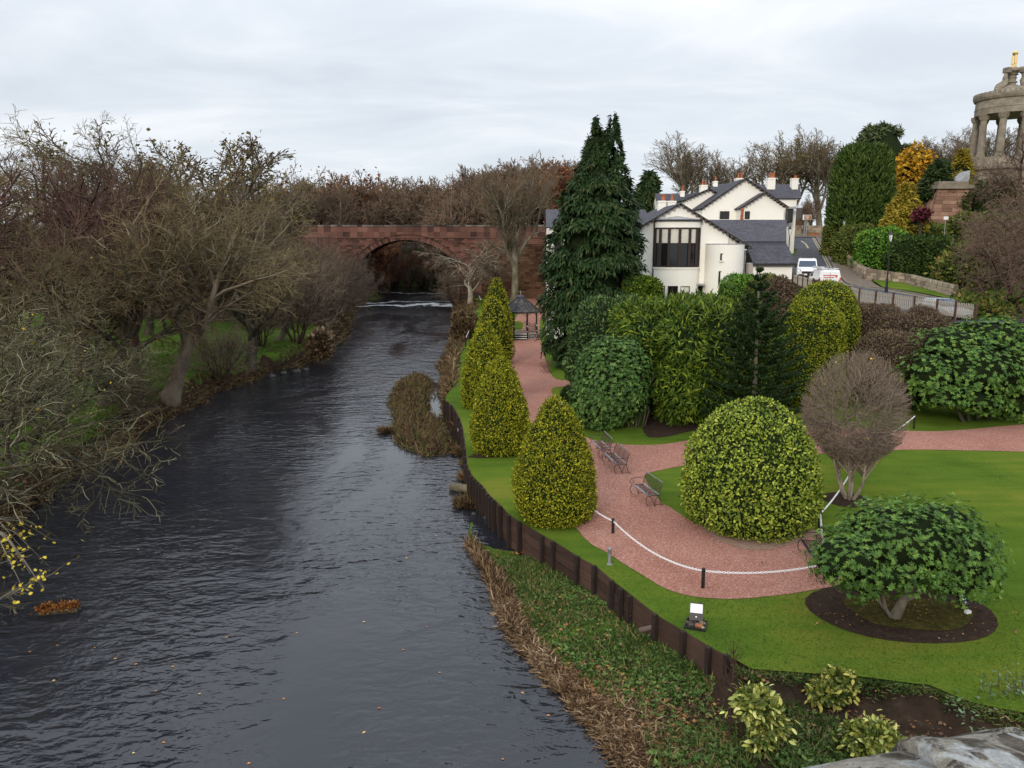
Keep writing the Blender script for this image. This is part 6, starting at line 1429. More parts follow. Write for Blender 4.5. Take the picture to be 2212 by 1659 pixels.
    # downpipes
    def dpipe(pts): MB().tube(pts, .06, 6).build('downpipe', 'dark_trim', t)
    dpipe([H(965, 950, YA - .1), H(957, 975, YA - .1), Vector((H(957, 975, YA).x, YA - .1, zb + .5))]); dpipe([H(1752, 1285, 74.95), H(1775, 1310, 74.95), Vector((H(1775, 1310, 75).x, 74.95, 5.2))]); dpipe([H(1672, 1180, 74.95), Vector((H(1672, 1180, 75).x, 75.25, 5.2))]); dpipe([H(1688, 1180, 75.6), Vector((H(1688, 1180, 75.6).x, 75.6, 5.2))])
house()
# ------------------------------------------------------------------ Burns-style circular monument (right edge)
def monument():
    Y0 = 99.; c = D(2168, 342, Y0); k = .80 * Y0 / FPX
    def z(py): return D(2150, py, Y0).z
    gz = hz(c.x, Y0); t = thing('monument', 'tall circular stone monument with open columns and a golden tripod on top', 'monument', (c.x, Y0, gz))
    S = 'stone_monument'
    def ringm(prof, nm, mat=S, n=36): return MB().lathe(prof, (c.x, Y0, 0), n).build(nm, mat, t)
    zb, zt = z(342), z(250)
    ringm([(92 * k, z(366)), (90 * k, z(356)), (84 * k, z(355)), (82 * k, zb - .02), (76 * k, zb)], 'stylobate')
    ringm([(104 * k, z(400)), (102 * k, z(372)), (110 * k, z(370)), (110 * k, z(365)), (96 * k, z(364.5))], 'drum_base')
    ze = z(208)
    m = MB(); m.lathe([(66 * k, zt), (77 * k, zt), (77 * k, zt + (ze - zt) * .3), (78 * k, zt + (ze - zt) * .32), (77 * k, zt + (ze - zt) * .36), (76 * k, zt + (ze - zt) * .72), (80 * k, zt + (ze - zt) * .76), (83 * k, zt + (ze - zt) * .88), (84 * k, ze), (60 * k, ze + .1), (60 * k, zt + .1)], (c.x, Y0, 0), 40); m.build('entablature', S, t)
    for i in range(44):
        a = 2 * math.pi * i / 44; MB().obox((c.x + math.cos(a) * 80.5 * k, Y0 + math.sin(a) * 80.5 * k, ze + .12), Vector((math.cos(a), math.sin(a), 0)) * .12, Vector((-math.sin(a), math.cos(a), 0)) * .14, Vector((0, 0, .16))).build('antefix', S, t)
    for i in range(9):
        a = 2 * math.pi * i / 9 + 3.32; px_, py_ = c.x + math.cos(a) * 70 * k, Y0 + math.sin(a) * 70 * k; r = .44; h_ = zt - zb
        o = MB().lathe([(r * 1.35, 0), (r * 1.35, .12), (r * 1.15, .2), (r, .35), (r * .96, h_ * .4), (r * .84, h_ * .86), (r * .92, h_ * .865), (r * .95, h_ * .88), (r * 1.3, h_ * .97), (r * 1.4, h_)], (px_, py_, zb), 14).build('column', S, t)
        for j in range(10):
            b_ = 2 * math.pi * j / 10; MB().obox((px_ + math.cos(b_) * r * 1.12, py_ + math.sin(b_) * r * 1.12, zb + h_ * .925), Vector((math.cos(b_), math.sin(b_), 0)) * .07, Vector((-math.sin(b_), math.cos(b_), 0)) * .09, Vector((math.cos(b_) * .08, math.sin(b_) * .08, h_ * .045))).build('capital_leaf', S, o)
    ringm([(70 * k, ze + .05), (60 * k, ze + .5), (44 * k, z(195)), (28 * k, z(189)), (16 * k, z(186)), (12 * k, z(184))], 'dome')
    ringm([(9 * k, z(187)), (8.5 * k, z(181)), (12 * k, z(179)), (12 * k, z(177)), (8 * k, z(175)), (9 * k, z(170)), (11 * k, z(169)), (8 * k, z(167)), (9 * k, z(163)), (13 * k, z(162)), (10 * k, z(160)), (14 * k, z(157)), (20 * k, z(155)), (20 * k, z(150)), (13 * k, z(149)), (9 * k, z(146))], 'finial', S, 16)
    for i in range(3):
        a = 2 * math.pi * i / 3 + 3.45; u = Vector((math.cos(a), math.sin(a), 0)); p = lambda r_, py_: Vector((c.x, Y0, z(py_))) + u * r_ * k
        MB().tube([p(46, 196), p(40, 190), p(32, 186), p(26, 181), p(23, 175), p(25, 169), p(23, 162), p(18, 158)], [.42, .5, .48, .42, .34, .26, .2, .16], 8).tube([p(52, 199), p(47, 195), p(40, 194)], [.25, .38, .3], 6).build('dolphin_scroll', S, t)
        MB().obox(p(20, 153), u * .3, Vector((-u.y, u.x, 0)) * .4, Vector((0, 0, .3))).build('bowl_lug', S, t)
    g = MB(); zz = [z(146), z(142), z(138), z(119), z(116), z(113), z(111)]
    g.lathe([(9 * k, zz[0]), (7.5 * k, zz[1]), (6.3 * k, zz[2])], (c.x, Y0, 0), 3); g.lathe([(5.3 * k, zz[3]), (6.6 * k, zz[4]), (6.9 * k, zz[5]), (5.2 * k, zz[6])], (c.x, Y0, 0), 12)
    for i in range(3):
        a = 2 * math.pi * i / 3 + .3; g.beam((c.x + 5.6 * k * math.cos(a), Y0 + 5.6 * k * math.sin(a), zz[2]), (c.x + 5.1 * k * math.cos(a), Y0 + 5.1 * k * math.sin(a), zz[3]), .17, .17)
    g.lathe([(1.5 * k, zz[2]), (1.3 * k, zz[3])], (c.x, Y0, 0), 8); g.build('gold_tripod', 'gold', t)
    # rusticated basement
    YF = 91.; xl_, xr_ = D(2027, 402, YF).x, D(2300, 402, YF).x; zt_, zb_ = D(2060, 408, YF).z, gz - 1.2; bat = .75
    MB().add([(xl_ - bat + .12, YF - .3 + .12, zb_), (xr_, YF - .3 + .12, zb_), (xr_, YF + .12, zt_), (xl_ + .12, YF + .12, zt_), (xl_ - bat + .12, YF + 14, zb_), (xr_, YF + 14, zb_), (xr_, YF + 14, zt_), (xl_ + .12, YF + 14, zt_)], [(0, 1, 2, 3), (4, 0, 3, 7), (3, 2, 6, 7), (1, 5, 6, 2)]).build('basement', 'stone_pink', t)
    nrow = 9; n = 0
    for r_ in range(nrow):
        z0, z1 = zb_ + (zt_ - zb_) * r_ / nrow, zb_ + (zt_ - zb_) * (r_ + 1) / nrow; x = xl_ - bat * (1 - (r_ + .5) / nrow); xe = D(2165, 440, YF).x
        while x < xe:
            w_ = random.uniform(.8, 1.4); yy0 = YF - .3 * (1 - (r_ + .5) / nrow); MB().box((x + .012, yy0 - random.uniform(0, .03), z0 + .012), (x + w_ - .012, yy0 + .3, z1 - .012)).build('basement_stone', 'stone_block', t); x += w_
    MB().box((xl_ - .25, YF - .35, zt_ + .005), (xr_, YF + 14, zt_ + .45)).build('basement_cornice', 'stone_monument', t); MB().box((xl_ - .05, YF - .1, zt_ + .45), (D(2092, 402, YF).x, YF + 3, zt_ + .85)).build('parapet', 'stone_monument', t)
    q = D(2062, 402, 94); q2 = D(2096, 368, 94); MB().prism([(q.x, 94, q.z), (q2.x, 94, q.z), (q2.x, 94, q2.z)], (0, 3, 0)).build('ramp_buttress', 'lead', t)
stonemat('stone_block', [(.25, (.20, .115, .08)), (.5, (.34, .20, .145)), (.8, (.45, .30, .22))], .8)
monument()

# ------------------------------------------------------------------ bandstand
def bandstand():
    f0 = G(1133, 733, LZ); W8 = 74 / FPX * (f0.y + 2); r = W8 / 2 * .96; c = Vector((D(1124.5, 720, f0.y + r).x, f0.y + r, LZ)); t = thing('bandstand', 'black octagonal bandstand with a slated pointed roof on the gravel path', 'bandstand', c)
    sc_ = (c.y - r * .3) / FPX; zf = .62; a0 = math.pi / 8 - math.pi / 2; R8 = r / math.cos(math.pi / 8) * .97
    zeave = D(1124, 672, c.y).z - LZ; zap = D(1124, 642, c.y).z - LZ
    def P8(i, rr, z): a = a0 + i * math.pi / 4; return Vector((c.x + math.cos(a) * rr, c.y + math.sin(a) * rr, LZ + z))
    MB().prism([P8(i, R8, zf - .08) for i in range(8)], (0, 0, .08)).build('floor', 'floor_tile', t)
    for i in range(8):
        a, b = P8(i, R8, 0), P8(i + 1, R8, 0); mid = (a + b) / 2; out = (mid - Vector((c.x, c.y, LZ))); out.z = 0; out.normalize(); d = (b - a).normalized(); L8 = (b - a).length
        if i == 7:
            for s_ in range(3):
                h0 = zf * (s_) / 3; dep = .3 * (3 - s_); st = MB().obox(mid + out * (dep / 2 - .15) + Vector((0, 0, h0 + zf / 6)), d * (L8 / 2 - .06), out * (dep / 2 + .15), Vector((0, 0, zf / 6 - .003))).build('step', 'black_iron', t)
                MB().obox(mid + out * (dep - .0) + Vector((0, 0, h0 + zf / 3 - .03)), d * (L8 / 2 - .06), out * .012, Vector((0, 0, .03))).build('nosing', 'white_paint', st)
        else:
            p = MB().obox(mid + Vector((0, 0, (zf - .08) / 2)), d * (L8 / 2 - .05), out * .04, Vector((0, 0, (zf - .09) / 2))).build('base_panel', 'black_iron', t)
            m = MB()
            for (hw, hh, th) in ((L8 / 2 - .14, .23, .018), (L8 / 2 - .38, .07, .016)):
                cc = mid + out * .048 + Vector((0, 0, .29))
                for sg in (-1, 1): m.obox(cc + Vector((0, 0, sg * hh)), d * (hw + th), out * .006, Vector((0, 0, th))); m.obox(cc + d * sg * hw, d * th, out * .0075, Vector((0, 0, hh - th)))
            m.build('moulding', 'white_paint', p)
            # railing: curved top rail, bars
            if i != 3 or True:
                pts = [a.lerp(b, s_) + Vector((0, 0, zf + 1.0 - .28 * math.sin(math.pi * s_))) for s_ in np.linspace(.04, .96, 9)]
                rl = MB().tube(pts, .022, 5).tube([a.lerp(b, .04) + Vector((0, 0, zf + .14)), a.lerp(b, .96) + Vector((0, 0, zf + .14))], .018, 5).build('railing', 'black_iron', t)
                for k in range(12):
                    s_ = (k + 1) / 13; s2 = .04 + .92 * s_; q = a.lerp(b, s2); MB().tube([q + Vector((0, 0, zf + .14)), q + Vector((0, 0, zf + 1.0 - .28 * math.sin(math.pi * s_)))], .010, 4).build('baluster', 'black_iron', rl)
        po = MB().lathe([(.10, 0), (.10, zf + .75), (.075, zf + .8), (.062, zf + 1.0), (.055, zeave - .05)], P8(i, R8, 0), 8).build('post', 'black_iron', t)
        for zz in (zf + .2, zf + .72, zf + .8): MB().lathe([(.108, zz - .018), (.112, zz), (.108, zz + .018)], P8(i, R8, 0), 8).build('collar', 'white_paint', po)
        # arched brackets under the eaves
        pts = [a.lerp(b, s_) + Vector((0, 0, zeave - .12 - .42 * (2 * s_ - 1) ** 2)) for s_ in np.linspace(.03, .97, 9)]; br_ = MB().tube(pts, .018, 4)
        for s_ in np.linspace(.06, .94, 9): br_.tube([a.lerp(b, s_) + Vector((0, 0, zeave - .12 - .42 * (2 * s_ - 1) ** 2)), a.lerp(b, s_) + Vector((0, 0, zeave - .03))], .009, 4)
        br_.build('bracket', 'black_iron', t)
        e0, e1 = P8(i, R8 * 1.17, zeave), P8(i + 1, R8 * 1.17, zeave); rt = .17; u0, u1 = P8(i, rt * R8, zap - .10), P8(i + 1, rt * R8, zap - .10)
        rp = MB().prism([e0, e1, u1, u0], (0, 0, .05)).build('roof_panel', 'slate_base', t); sm_ = MB(); n = 13
        for j in range(n):
            f0_, f1_ = j / n, min((j + 1.2) / n, 1); l0, r0_ = e0.lerp(u0, f0_), e1.lerp(u1, f0_); l1, r1_ = e0.lerp(u0, f1_), e1.lerp(u1, f1_); kk = max(1, int((r0_ - l0).length / .26))
            for q in range(kk):
                g0, g1 = q / kk + .01, (q + 1) / kk - .01; up_ = Vector((0, 0, .085 + random.uniform(0, .012))); vs_ = [l0.lerp(r0_, g0) + up_, l0.lerp(r0_, g1) + up_, l1.lerp(r1_, g1) + Vector((0, 0, .058)), l1.lerp(r1_, g0) + Vector((0, 0, .058)), l0.lerp(r0_, g0) + Vector((0, 0, .05)), l0.lerp(r0_, g1) + Vector((0, 0, .05))]
                sm_.add(vs_, [(0, 1, 2, 3), (4, 5, 1, 0)])
        me = sm_.mesh('slate_courses', 'slate_grey'); at = me.attributes.new('rnd', 'FLOAT', 'FACE'); at.data.foreach_set('value', np.repeat(rng.random(len(me.polygons) // 2), 2).astype(np.float32)); shared('slate_courses', me, rp)['kind'] = 'stuff'
        MB().tube([e0 + Vector((0, 0, .09)), u0 + Vector((0, 0, .09))], .05, 5).build('hip', 'dark_trim', t); MB().beam(e0 + Vector((0, 0, -.02)), e1 + Vector((0, 0, -.02)), .08, .14).build('gutter', 'dark_trim', t)
    ctr = Vector((c.x, c.y, LZ)); MB().lathe([(.40, zap - .12), (.44, zap - .02), (.42, zap + .1), (.28, zap + .2), (.05, zap + .26)], ctr, 8).build('cupola', 'lead_blue', t)
    fz = MB().lathe([(.03, zap + .24), (.02, zap + .4), (.07, zap + .46), (.02, zap + .54), (.012, zap + .78)], ctr, 8).build('finial', 'gold_paint', t); q = ctr + Vector((0, 0, zap + .62)); MB().beam(q - Vector((.45, 0, 0)), q + Vector((.5, 0, 0)), .02, .02).build('weather_vane', 'steel_grey', t)
def slg():
    k = NB('slate_grey', .7, .3); v = k.world(); f = k.math('ADD', k.math('MULTIPLY', k.noise(v, 1.1, 5, .65), .6), k.math('MULTIPLY', k.attr('rnd'), .4)); k.color(k.ramp(f, [(.3, (.032, .032, .036)), (.5, (.065, .062, .064)), (.68, (.13, .12, .11)), (.85, (.18, .165, .15))]))
slg(); plain('lead_blue', (.035, .045, .075), .5, .4); plain('gold_paint', (.5, .36, .12), .5, .4)
bandstand()

# ------------------------------------------------------------------ benches
def bench_parts(t, W, seat_mat, frame_mat, curl=True):
    y = 0
    for i in range(7): yy = -.27 + i * .075; MB().box((-W / 2, yy, .425 - .012 * math.sin(math.pi * i / 6)), (W / 2, yy + (.07 if i in (0, 6) else .032), .437 - .012 * math.sin(math.pi * i / 6))).build('seat_slat', seat_mat if i in (0, 1, 6) else frame_mat, t, world=False)
    for i in range(7): f = i / 6; yy = .235 + .12 * f ** 1.3; zz = .50 + .38 * f; MB().box((-W / 2, yy, zz), (W / 2, yy + .012, zz + (.05 if i == 6 else .026))).build('back_slat', seat_mat if i == 6 else frame_mat, t, world=False)
    for x in (-W / 6, W / 6): MB().tube([(x, .225, .43), (x, .25, .56), (x, .365, .91)], .010, 4).build('back_strut', frame_mat, t, world=False)
    for x in (-W / 2, W / 2):
        m = MB(); T = lambda pts, r=.014: m.tube([(x, a, b) for a, b in pts], r, 5)
        T([(.22, .42), (.24, .55), (.30, .74), (.375, .93)]); T([(-.27, .42), (0, .40), (.22, .42)])
        T([(-.27, .43), (-.32, .33), (-.335, .2), (-.30, .08), (-.22, .0)]); T([(.22, .42), (.235, .28), (.28, .12), (.34, .01), (.40, -.0), (.43, .03)]); T([(-.24, .41), (-.12, .34), (-.03, .16), (.02, .0)]); T([(.21, .41), (.12, .34), (.05, .16), (.02, .0)]); T([(.02, .015), (.16, .05), (.34, .01)], .009)
        T([(.295, .70), (.15, .69), (0, .685), (-.15, .69), (-.27, .685), (-.355, .64), (-.375, .57), (-.33, .50), (-.25, .47), (-.19, .50), (-.18, .555), (-.215, .585), (-.25, .57)], .013)
        m.build('end_frame', frame_mat, t, world=False)
    return t
def bench(fl, fr, label, seat='bench_grey', frame='bench_dark', z=LZ + .015, zpick=None, W=None, grp='wrought iron benches along the gravel path'):
    zp = z if zpick is None else zpick; a, b = G(*fl, zp), G(*fr, zp); a.z = b.z = z; d = (b - a); w_ = W or d.length; d.normalize(); n = Vector((-d.y, d.x, 0))   # n points to the back
    if n.x < 0: n = -n
    c = (a + b) / 2 + n * .3; x = Vector((n.y, -n.x, 0)); t = thing('bench', label, 'bench', c, math.atan2(x.y, x.x), grp); return bench_parts(t, w_, seat, frame)
bench((1363, 1068), (1397, 1094), 'grey slatted iron bench standing alone beside the lawn corner and the bright dome')
bench((1302, 998), (1328.5, 1023.5), 'middle one of the three grey iron benches at the path junction')
bench((1276, 970.5), (1294.5, 990.5), 'grey iron bench nearest the round rhododendron, farthest of the three at the junction')
bench((1166.5, 800), (1175, 808), 'small rust-brown iron seat alone on the path near the bandstand', 'bench_rust', 'bench_rust', W=1.1)
bench((1726.5, 1166), (1764, 1222), 'black slatted iron bench half hidden by the near rhododendron', 'black_iron', 'black_iron', zpick=1.66)

# ------------------------------------------------------------------ posts and white chain
link_me = None
def chain(p, q, sag, label, n=None, grp='white chains strung between the posts'):
    global link_me
    p, q = Vector(p), Vector(q); L0 = (q - p).length; step = .075
    if link_me is None:
        m = MB(); a, b, r = .030, .052, .0095; pts = [(a * math.cos(t_), b * math.sin(t_), 0) for t_ in np.linspace(0, 2 * math.pi, 9)]; m.tube(pts, r, 4, caps=False); link_me = m.mesh('link', 'white_chain')
    t = thing('chain', label, 'chain', (p + q) / 2, 0, grp); n = max(3, int(math.hypot(L0, sag * 2) / step)); pos = lambda s_: p.lerp(q, s_) - Vector((0, 0, sag * 4 * s_ * (1 - s_)))
    for i in range(n):
        s_ = (i + .5) / n; d = (pos(min(s_ + .01, 1)) - pos(max(s_ - .01, 0))).normalized(); u = d.cross(Vector((0, 0, 1))).normalized(); v = u.cross(d); x, zc_ = (u, v) if i % 2 else (v, -u); M = Matrix((x, d, x.cross(d))).transposed().to_4x4(); M.translation = pos(s_) - t.location
        o = bpy.data.objects.new('link', link_me); o.matrix_basis = M @ Matrix.Diagonal((1, L0 / n / step * 1.02, 1, 1)); col.objects.link(o); o.parent = t
    return t
def cpost(px, pb, pt, label, z=LZ, r=.055, grp='short black posts carrying the white chain', white=False):
    b = G(px, pb, z); top_ = D(px, pt, b.y).z; h_ = top_ - z; t = thing('chain_post', label, 'post', b, 0, grp)
    MB().lathe([(r, -.15), (r * .98, h_ - .04), (r * .8, h_)], (0, 0, 0), 10).build('shaft', 'post_black', t, world=False); MB().tube([(-r - .01, 0, h_ - .09), (r + .01, 0, h_ - .09)], .014, 6).build('eyelet', 'white_chain' if white else 'steel_grey', t, world=False)
    return Vector((b.x, b.y, top_ - .09))
p1 = cpost(1323.8, 1152, 1120, 'black chain post on the gravel beside the nearest golden yew egg'); p2 = cpost(1518, 1270.6, 1227, 'black chain post in the middle of the gravel bend above the floodlight')
p0 = cpost(1272, 1118, 1088, 'black chain post hidden at the right foot of the nearest golden yew egg'); p6 = cpost(1782, 1252, 1212, 'black chain post tucked under the near rhododendron by the black bench')
p3 = cpost(1769.6, 1142, 1104, 'black chain post at the right edge of the bright laurel dome'); p5 = cpost(1867, 990, 953, 'black chain post seen through the clipped leafless dome'); p4 = cpost(1974, 926, 895, 'black chain post on the far lawn right of the leafless dome')
chain(p0, p1, .05, 'short white chain running from the yew egg to the first post', grp=None); chain(p1, p2, .32, 'long white chain sagging across the gravel bend'); chain(p2, p6, .16, 'white chain from the middle post to the near rhododendron')
chain(p3, p5, .34, 'white chain passing behind the leafless dome stems'); chain(p5, p4, .22, 'white chain reaching the post on the far lawn'); chain(p3, p6, .14, 'white chain dropping beside the black bench')
a = cpost(1006, 749, 728, 'dark chain post at the river edge beside the third golden yew', grp='dark posts and pale chain up the river edge', white=True); b = cpost(1014.5, 731, 709, 'dark chain post farther up the river edge near the fourth yew', grp='dark posts and pale chain up the river edge', white=True)
chain(a, b, .06, 'pale chain between the two river edge posts upstream', grp=None)
a = cpost(1040, 667, 648, 'small post by the river below the leaning waterside tree', grp='dark posts and pale chain up the river edge', white=True); b = cpost(1034, 651, 636, 'farthest small post by the river near the bridge', grp='dark posts and pale chain up the river edge', white=True); chain(a, b, .05, 'farthest pale chain at the river edge', grp=None)
a = cpost(1100, 747, 737, 'dark post beside the bandstand steps', grp='dark posts along the upper path'); b = cpost(1097.5, 783, 768, 'dark post at the path edge beyond the second yew', grp='dark posts along the upper path')
a = cpost(1212, 883, 866, 'dark post on the lawn tip below the small round yew', grp='dark posts along the upper path'); b = cpost(1226, 905, 885, 'dark post behind the top of the nearest yew egg', grp='dark posts along the upper path'); chain(a, b, .06, 'white chain peeping past the nearest yew egg tip', grp=None)

# ------------------------------------------------------------------ lights on the lawn
def floodlight(px, pb, label, wide, tilt, yaw, box_front=False):
    b = G(px, pb, LZ); t = thing('floodlight', label, 'floodlight', b, yaw)
    w_, h_ = wide, wide * 1.25
    def tl(y, z): return (0, y * math.cos(tilt) - z * math.sin(tilt), y * math.sin(tilt) + z * math.cos(tilt))
    def slab(x0, x1, z0, z1, y0, y1, nm, mat, par):
        m = MB().box((x0, y0, z0), (x1, y1, z1)); m.v = [(x, *tl(y, z)[1:]) for x, y, z in m.v]; m.v = [(x, y, z + .16) for x, y, z in m.v]; return m.build(nm, mat, par, world=False)
    slab(-w_ / 2, w_ / 2, 0, h_, 0, .05, 'housing', 'black_iron', t); hs = t.children[0]
    slab(-w_ / 2 + .02, w_ / 2 - .02, h_ * .42, h_ - .025, -.012, .0, 'lens', 'panel_white', t)
    for i in range(6): x = -w_ / 2 + w_ * (i + .5) / 6; slab(x - .006, x + .006, .06, h_ - .03, .05, .085, 'cooling_fin', 'black_iron', t)
    m = MB().lathe([(.022, 0), (.022, .02), (.0, .022)], (0, 0, 0), 8); m.v = [(x, *tl(-z, h_ * .2 + y)[1:]) for x, y, z in m.v]; m.v = [(x, y, z + .16) for x, y, z in m.v]; m.build('sensor', 'lamp_white', t, world=False)
    MB().tube([(-w_ / 2 - .015, .02, .22), (-w_ / 2 - .015, .06, .05), (w_ / 2 + .015, .06, .05), (w_ / 2 + .015, .02, .22)], .012, 5).build('bracket', 'black_iron', t, world=False)
    return t, b
t, b = floodlight(1503, 1352, 'floodlight tilted on its stone-filled tray on the lawn above the plank wall', .36, R(-22), R(-14))
tray = thing('stone_tray', 'black tray of stones under the floodlight on the lawn', 'tray', (b.x, b.y, LZ), R(-20)); m = MB()
for (x0, y0, x1, y1) in ((-.28, -.26, .28, -.235), (-.28, .235, .28, .26), (-.28, -.234, -.255, .234), (.255, -.234, .28, .234)): m.box((x0, y0, 0), (x1, y1, .07))
m.box((-.254, -.234, .0), (.254, .234, .02)); m.build('tray_frame', 'black_iron', tray, world=False)
def pebble(s, seed):
    rd = random.Random(seed); m = MB(); ph = rd.uniform(0, 6)
    for i in range(4):
        for j in range(7): th = math.pi * (i + .5) / 4; a = 6.28 * j / 7; k = s * (1 + .25 * math.sin(3 * a + ph + i)); m.v.append((k * math.sin(th) * math.cos(a), k * .8 * math.sin(th) * math.sin(a), .6 * k * math.cos(th)))
    for i in range(3):
        for j in range(7): m.f.append((i * 7 + j, (i + 1) * 7 + j, (i + 1) * 7 + (j + 1) % 7, i * 7 + (j + 1) % 7)); m.m.append(0)
    m.f += [tuple(range(7)), tuple(range(21, 28))[::-1]]; m.m += [0, 0]; return m
for i, (x, y, s) in enumerate([(-.12, -.1, .13), (.08, -.08, .11), (.15, .1, .09), (-.1, .12, .1), (.0, .0, .1), (-.2, .02, .06), (.2, -.15, .05)]):
    o = pebble(s, i).build('stone', ['stone_wet', 'sign_brown', 'wall_stone', 'stone_wet'][i % 4], tray, world=False); o.location = (x, y, .06)
t, b = floodlight(2086, 1318, 'floodlight facing out of the oval bed under the near rhododendron', .26, R(-38), R(20))
jb = thing('junction_box', 'small white box on the soil below the floodlight in the oval bed', 'box', G(2090, 1325, LZ + .02), R(15)); MB().box((-.075, -.05, 0), (.075, .05, .07)).build('case', 'white_paint', jb, world=False); MB().box((-.078, -.053, .07), (.078, .053, .085)).build('lid', 'white_paint', jb, world=False)
b = G(1316.5, 1219, LZ); h_ = D(1316, 1183, b.y).z - LZ; bl = thing('bollard_light', 'short grey bollard light on the lawn strip by the plank wall', 'bollard light', b)
MB().lathe([(.09, 0), (.09, .012), (.045, .015), (.042, h_ * .55)], n=12).build('stem', 'steel_grey', bl, world=False); MB().lathe([(.062, h_ * .55), (.066, h_ * .6), (.05, h_ * .61)], n=12).build('collar', 'steel_grey', bl, world=False)
MB().lathe([(.052, h_ * .6), (.052, h_ * .9)], n=12).build('diffuser', 'lamp_smoke', bl, world=False); MB().lathe([(.066, h_ * .89), (.07, h_ * .93), (.06, h_)], n=12).build('cap', 'steel_grey', bl, world=False)
for i in range(4): a = math.pi / 2 * i; MB().tube([(math.cos(a) * .06, math.sin(a) * .06, h_ * .6), (math.cos(a) * .06, math.sin(a) * .06, h_ * .9)], .006, 4).build('guard_bar', 'steel_grey', bl, world=False)

# ------------------------------------------------------------------ street lamps, signs, lodge
def lamp(px, pb, pt, Y, label, zb=None, sc_=1.0):
    b = D(px, pb, Y); zt = D(px, pt, Y).z; b.z = zb if zb is not None else b.z; h_ = zt - b.z; t = thing('street_lamp', label, 'street lamp', b, 0, 'black heritage street lamps along the road')
    hl_ = .95 * sc_; z0 = h_ - hl_; MB().lathe([(.13, 0), (.13, .5), (.10, .55), (.085, 1.2), (.06, 1.25), (.05, z0 - .05), (.09, z0)], n=10).build('column', 'black_iron', t, world=False)
    ln = MB(); s_ = sc_; o = MB().lathe([(.10 * s_, z0), (.21 * s_, z0 + .55 * s_)], n=4, a0=math.pi / 4).build('lantern', 'lamp_white', t, world=False); ln.lathe([(.25 * s_, z0 + .55 * s_), (.25 * s_, z0 + .6 * s_), (.12 * s_, z0 + .78 * s_), (.05 * s_, z0 + .82 * s_), (.03 * s_, z0 + .95 * s_)], n=4, a0=math.pi / 4); ln.build('lantern_cap', 'black_iron', t, world=False)
    m = MB()
    for i in range(4): a = math.pi / 4 + math.pi / 2 * i; m.tube([(math.cos(a) * .102 * s_, math.sin(a) * .102 * s_, z0), (math.cos(a) * .215 * s_, math.sin(a) * .215 * s_, z0 + .56 * s_)], .016, 4)
    m.build('lantern_frame', 'black_iron', t, world=False)
lamp(1914, 632, 497, 67, 'tall black street lamp in front of the bright green hedge', float(road_z(np.array(67.))) + .1)
lamp(1704, 540, 486, 86, 'street lamp behind the porch roof against the white wall', float(road_z(np.array(86.))) + .1, 1.15)
pb_ = RZ(1817, 561); lamp(1818, 561, 471, pb_.y, 'street lamp half swallowed by the hedge on the road wall', float(road_z(np.array(pb_.y))) + .1)
pb_ = RZ(1788, 527); lamp(1790, 527, 452, pb_.y, 'street lamp at the top of the footpath beside the dark yew', float(road_z(np.array(pb_.y))) + .1)
lamp(1784.5, 512, 438, 123, 'tallest looking distant street lamp at the road junction', 12.4); lamp(1780, 510, 472, 126, 'shorter distant street lamp left of the tall one at the junction', 12.6)
Ys = 123.; a, b = D(1734.7, 464, Ys), D(1752.5, 474.8, Ys); sg = thing('road_sign', 'brown and white tourist sign on two grey poles at the road junction', 'sign', (a.x / 2 + b.x / 2, Ys, 12.3))
MB().box((a.x, Ys, b.z), (b.x, Ys + .06, a.z)).build('board', 'white_paint', sg); w_, h_ = b.x - a.x, a.z - b.z; MB().box((a.x + w_ * .16, Ys - .012, b.z + h_ * .05), (b.x - w_ * .03, Ys - .002, a.z - h_ * .06)).build('face', 'sign_brown', sg)
for (u0, u1, v) in ((.26, .78, .76), (.3, .74, .58), (.34, .72, .40), (.4, .66, .24)): MB().box((a.x + w_ * u0, Ys - .022, b.z + h_ * (v - .045)), (a.x + w_ * u1, Ys - .013, b.z + h_ * (v + .045))).build('lettering', 'blind', sg)
MB().prism([(a.x + w_ * .20, Ys - .022, b.z + h_ * .55), (a.x + w_ * .30, Ys - .022, b.z + h_ * .25), (a.x + w_ * .24, Ys - .022, b.z + h_ * .2)], (0, .009, 0)).build('arrow', 'blind', sg)
for px in (1739.5, 1743.8): p = D(px, 480, Ys); MB().tube([(p.x, Ys + .1, 12.0), (p.x, Ys + .1, a.z - .1)], .07, 8).build('pole', 'steel_grey', sg)
p = D(2043.5, 474, 83); q = thing('notice_board', 'small white notice board on a post under the pink monument wall', 'sign', (p.x, 83, hz(p.x, 83))); MB().box((p.x - .25, 83, p.z - .02), (p.x + .25, 83.04, p.z + .3)).build('board', 'white_paint', q); MB().tube([(p.x, 83.06, hz(p.x, 83) - .2), (p.x, 83.06, p.z + .2)], .035, 6).build('post', 'steel_grey', q)
Y0 = 128.; a, b = D(1715, 487, Y0), D(1797, 508, Y0); fw = thing('far_wall', 'grey stone boundary wall behind the tourist sign', 'stone wall', (a.x, Y0, b.z)); MB().box((a.x, Y0 + .1, b.z - .5), (b.x, Y0 + .5, a.z)).build('core', 'mortar_pale', fw)
for r_ in range(4):
    x = a.x; zr0, zr1 = b.z + (a.z - b.z) * r_ / 4, b.z + (a.z - b.z) * (r_ + 1) / 4
    while x < b.x: w_ = random.uniform(.4, .8); MB().box((x + .01, Y0 - random.uniform(0, .04), zr0 + .01), (x + w_ - .01, Y0 + .2, zr1 - .01)).build('stone', 'wall_stone', fw); x += w_
Y0 = 136.; a, b = D(1716, 449, Y0), D(1756, 474, Y0); lo = thing('lodge', 'small brown stone lodge with a dark roof behind the tourist sign', 'house', (a.x, Y0, 12.6)); MB().box((a.x + .3, Y0, 12.2), (b.x, Y0 + 6, b.z)).build('wall', 'brown_stone', lo)
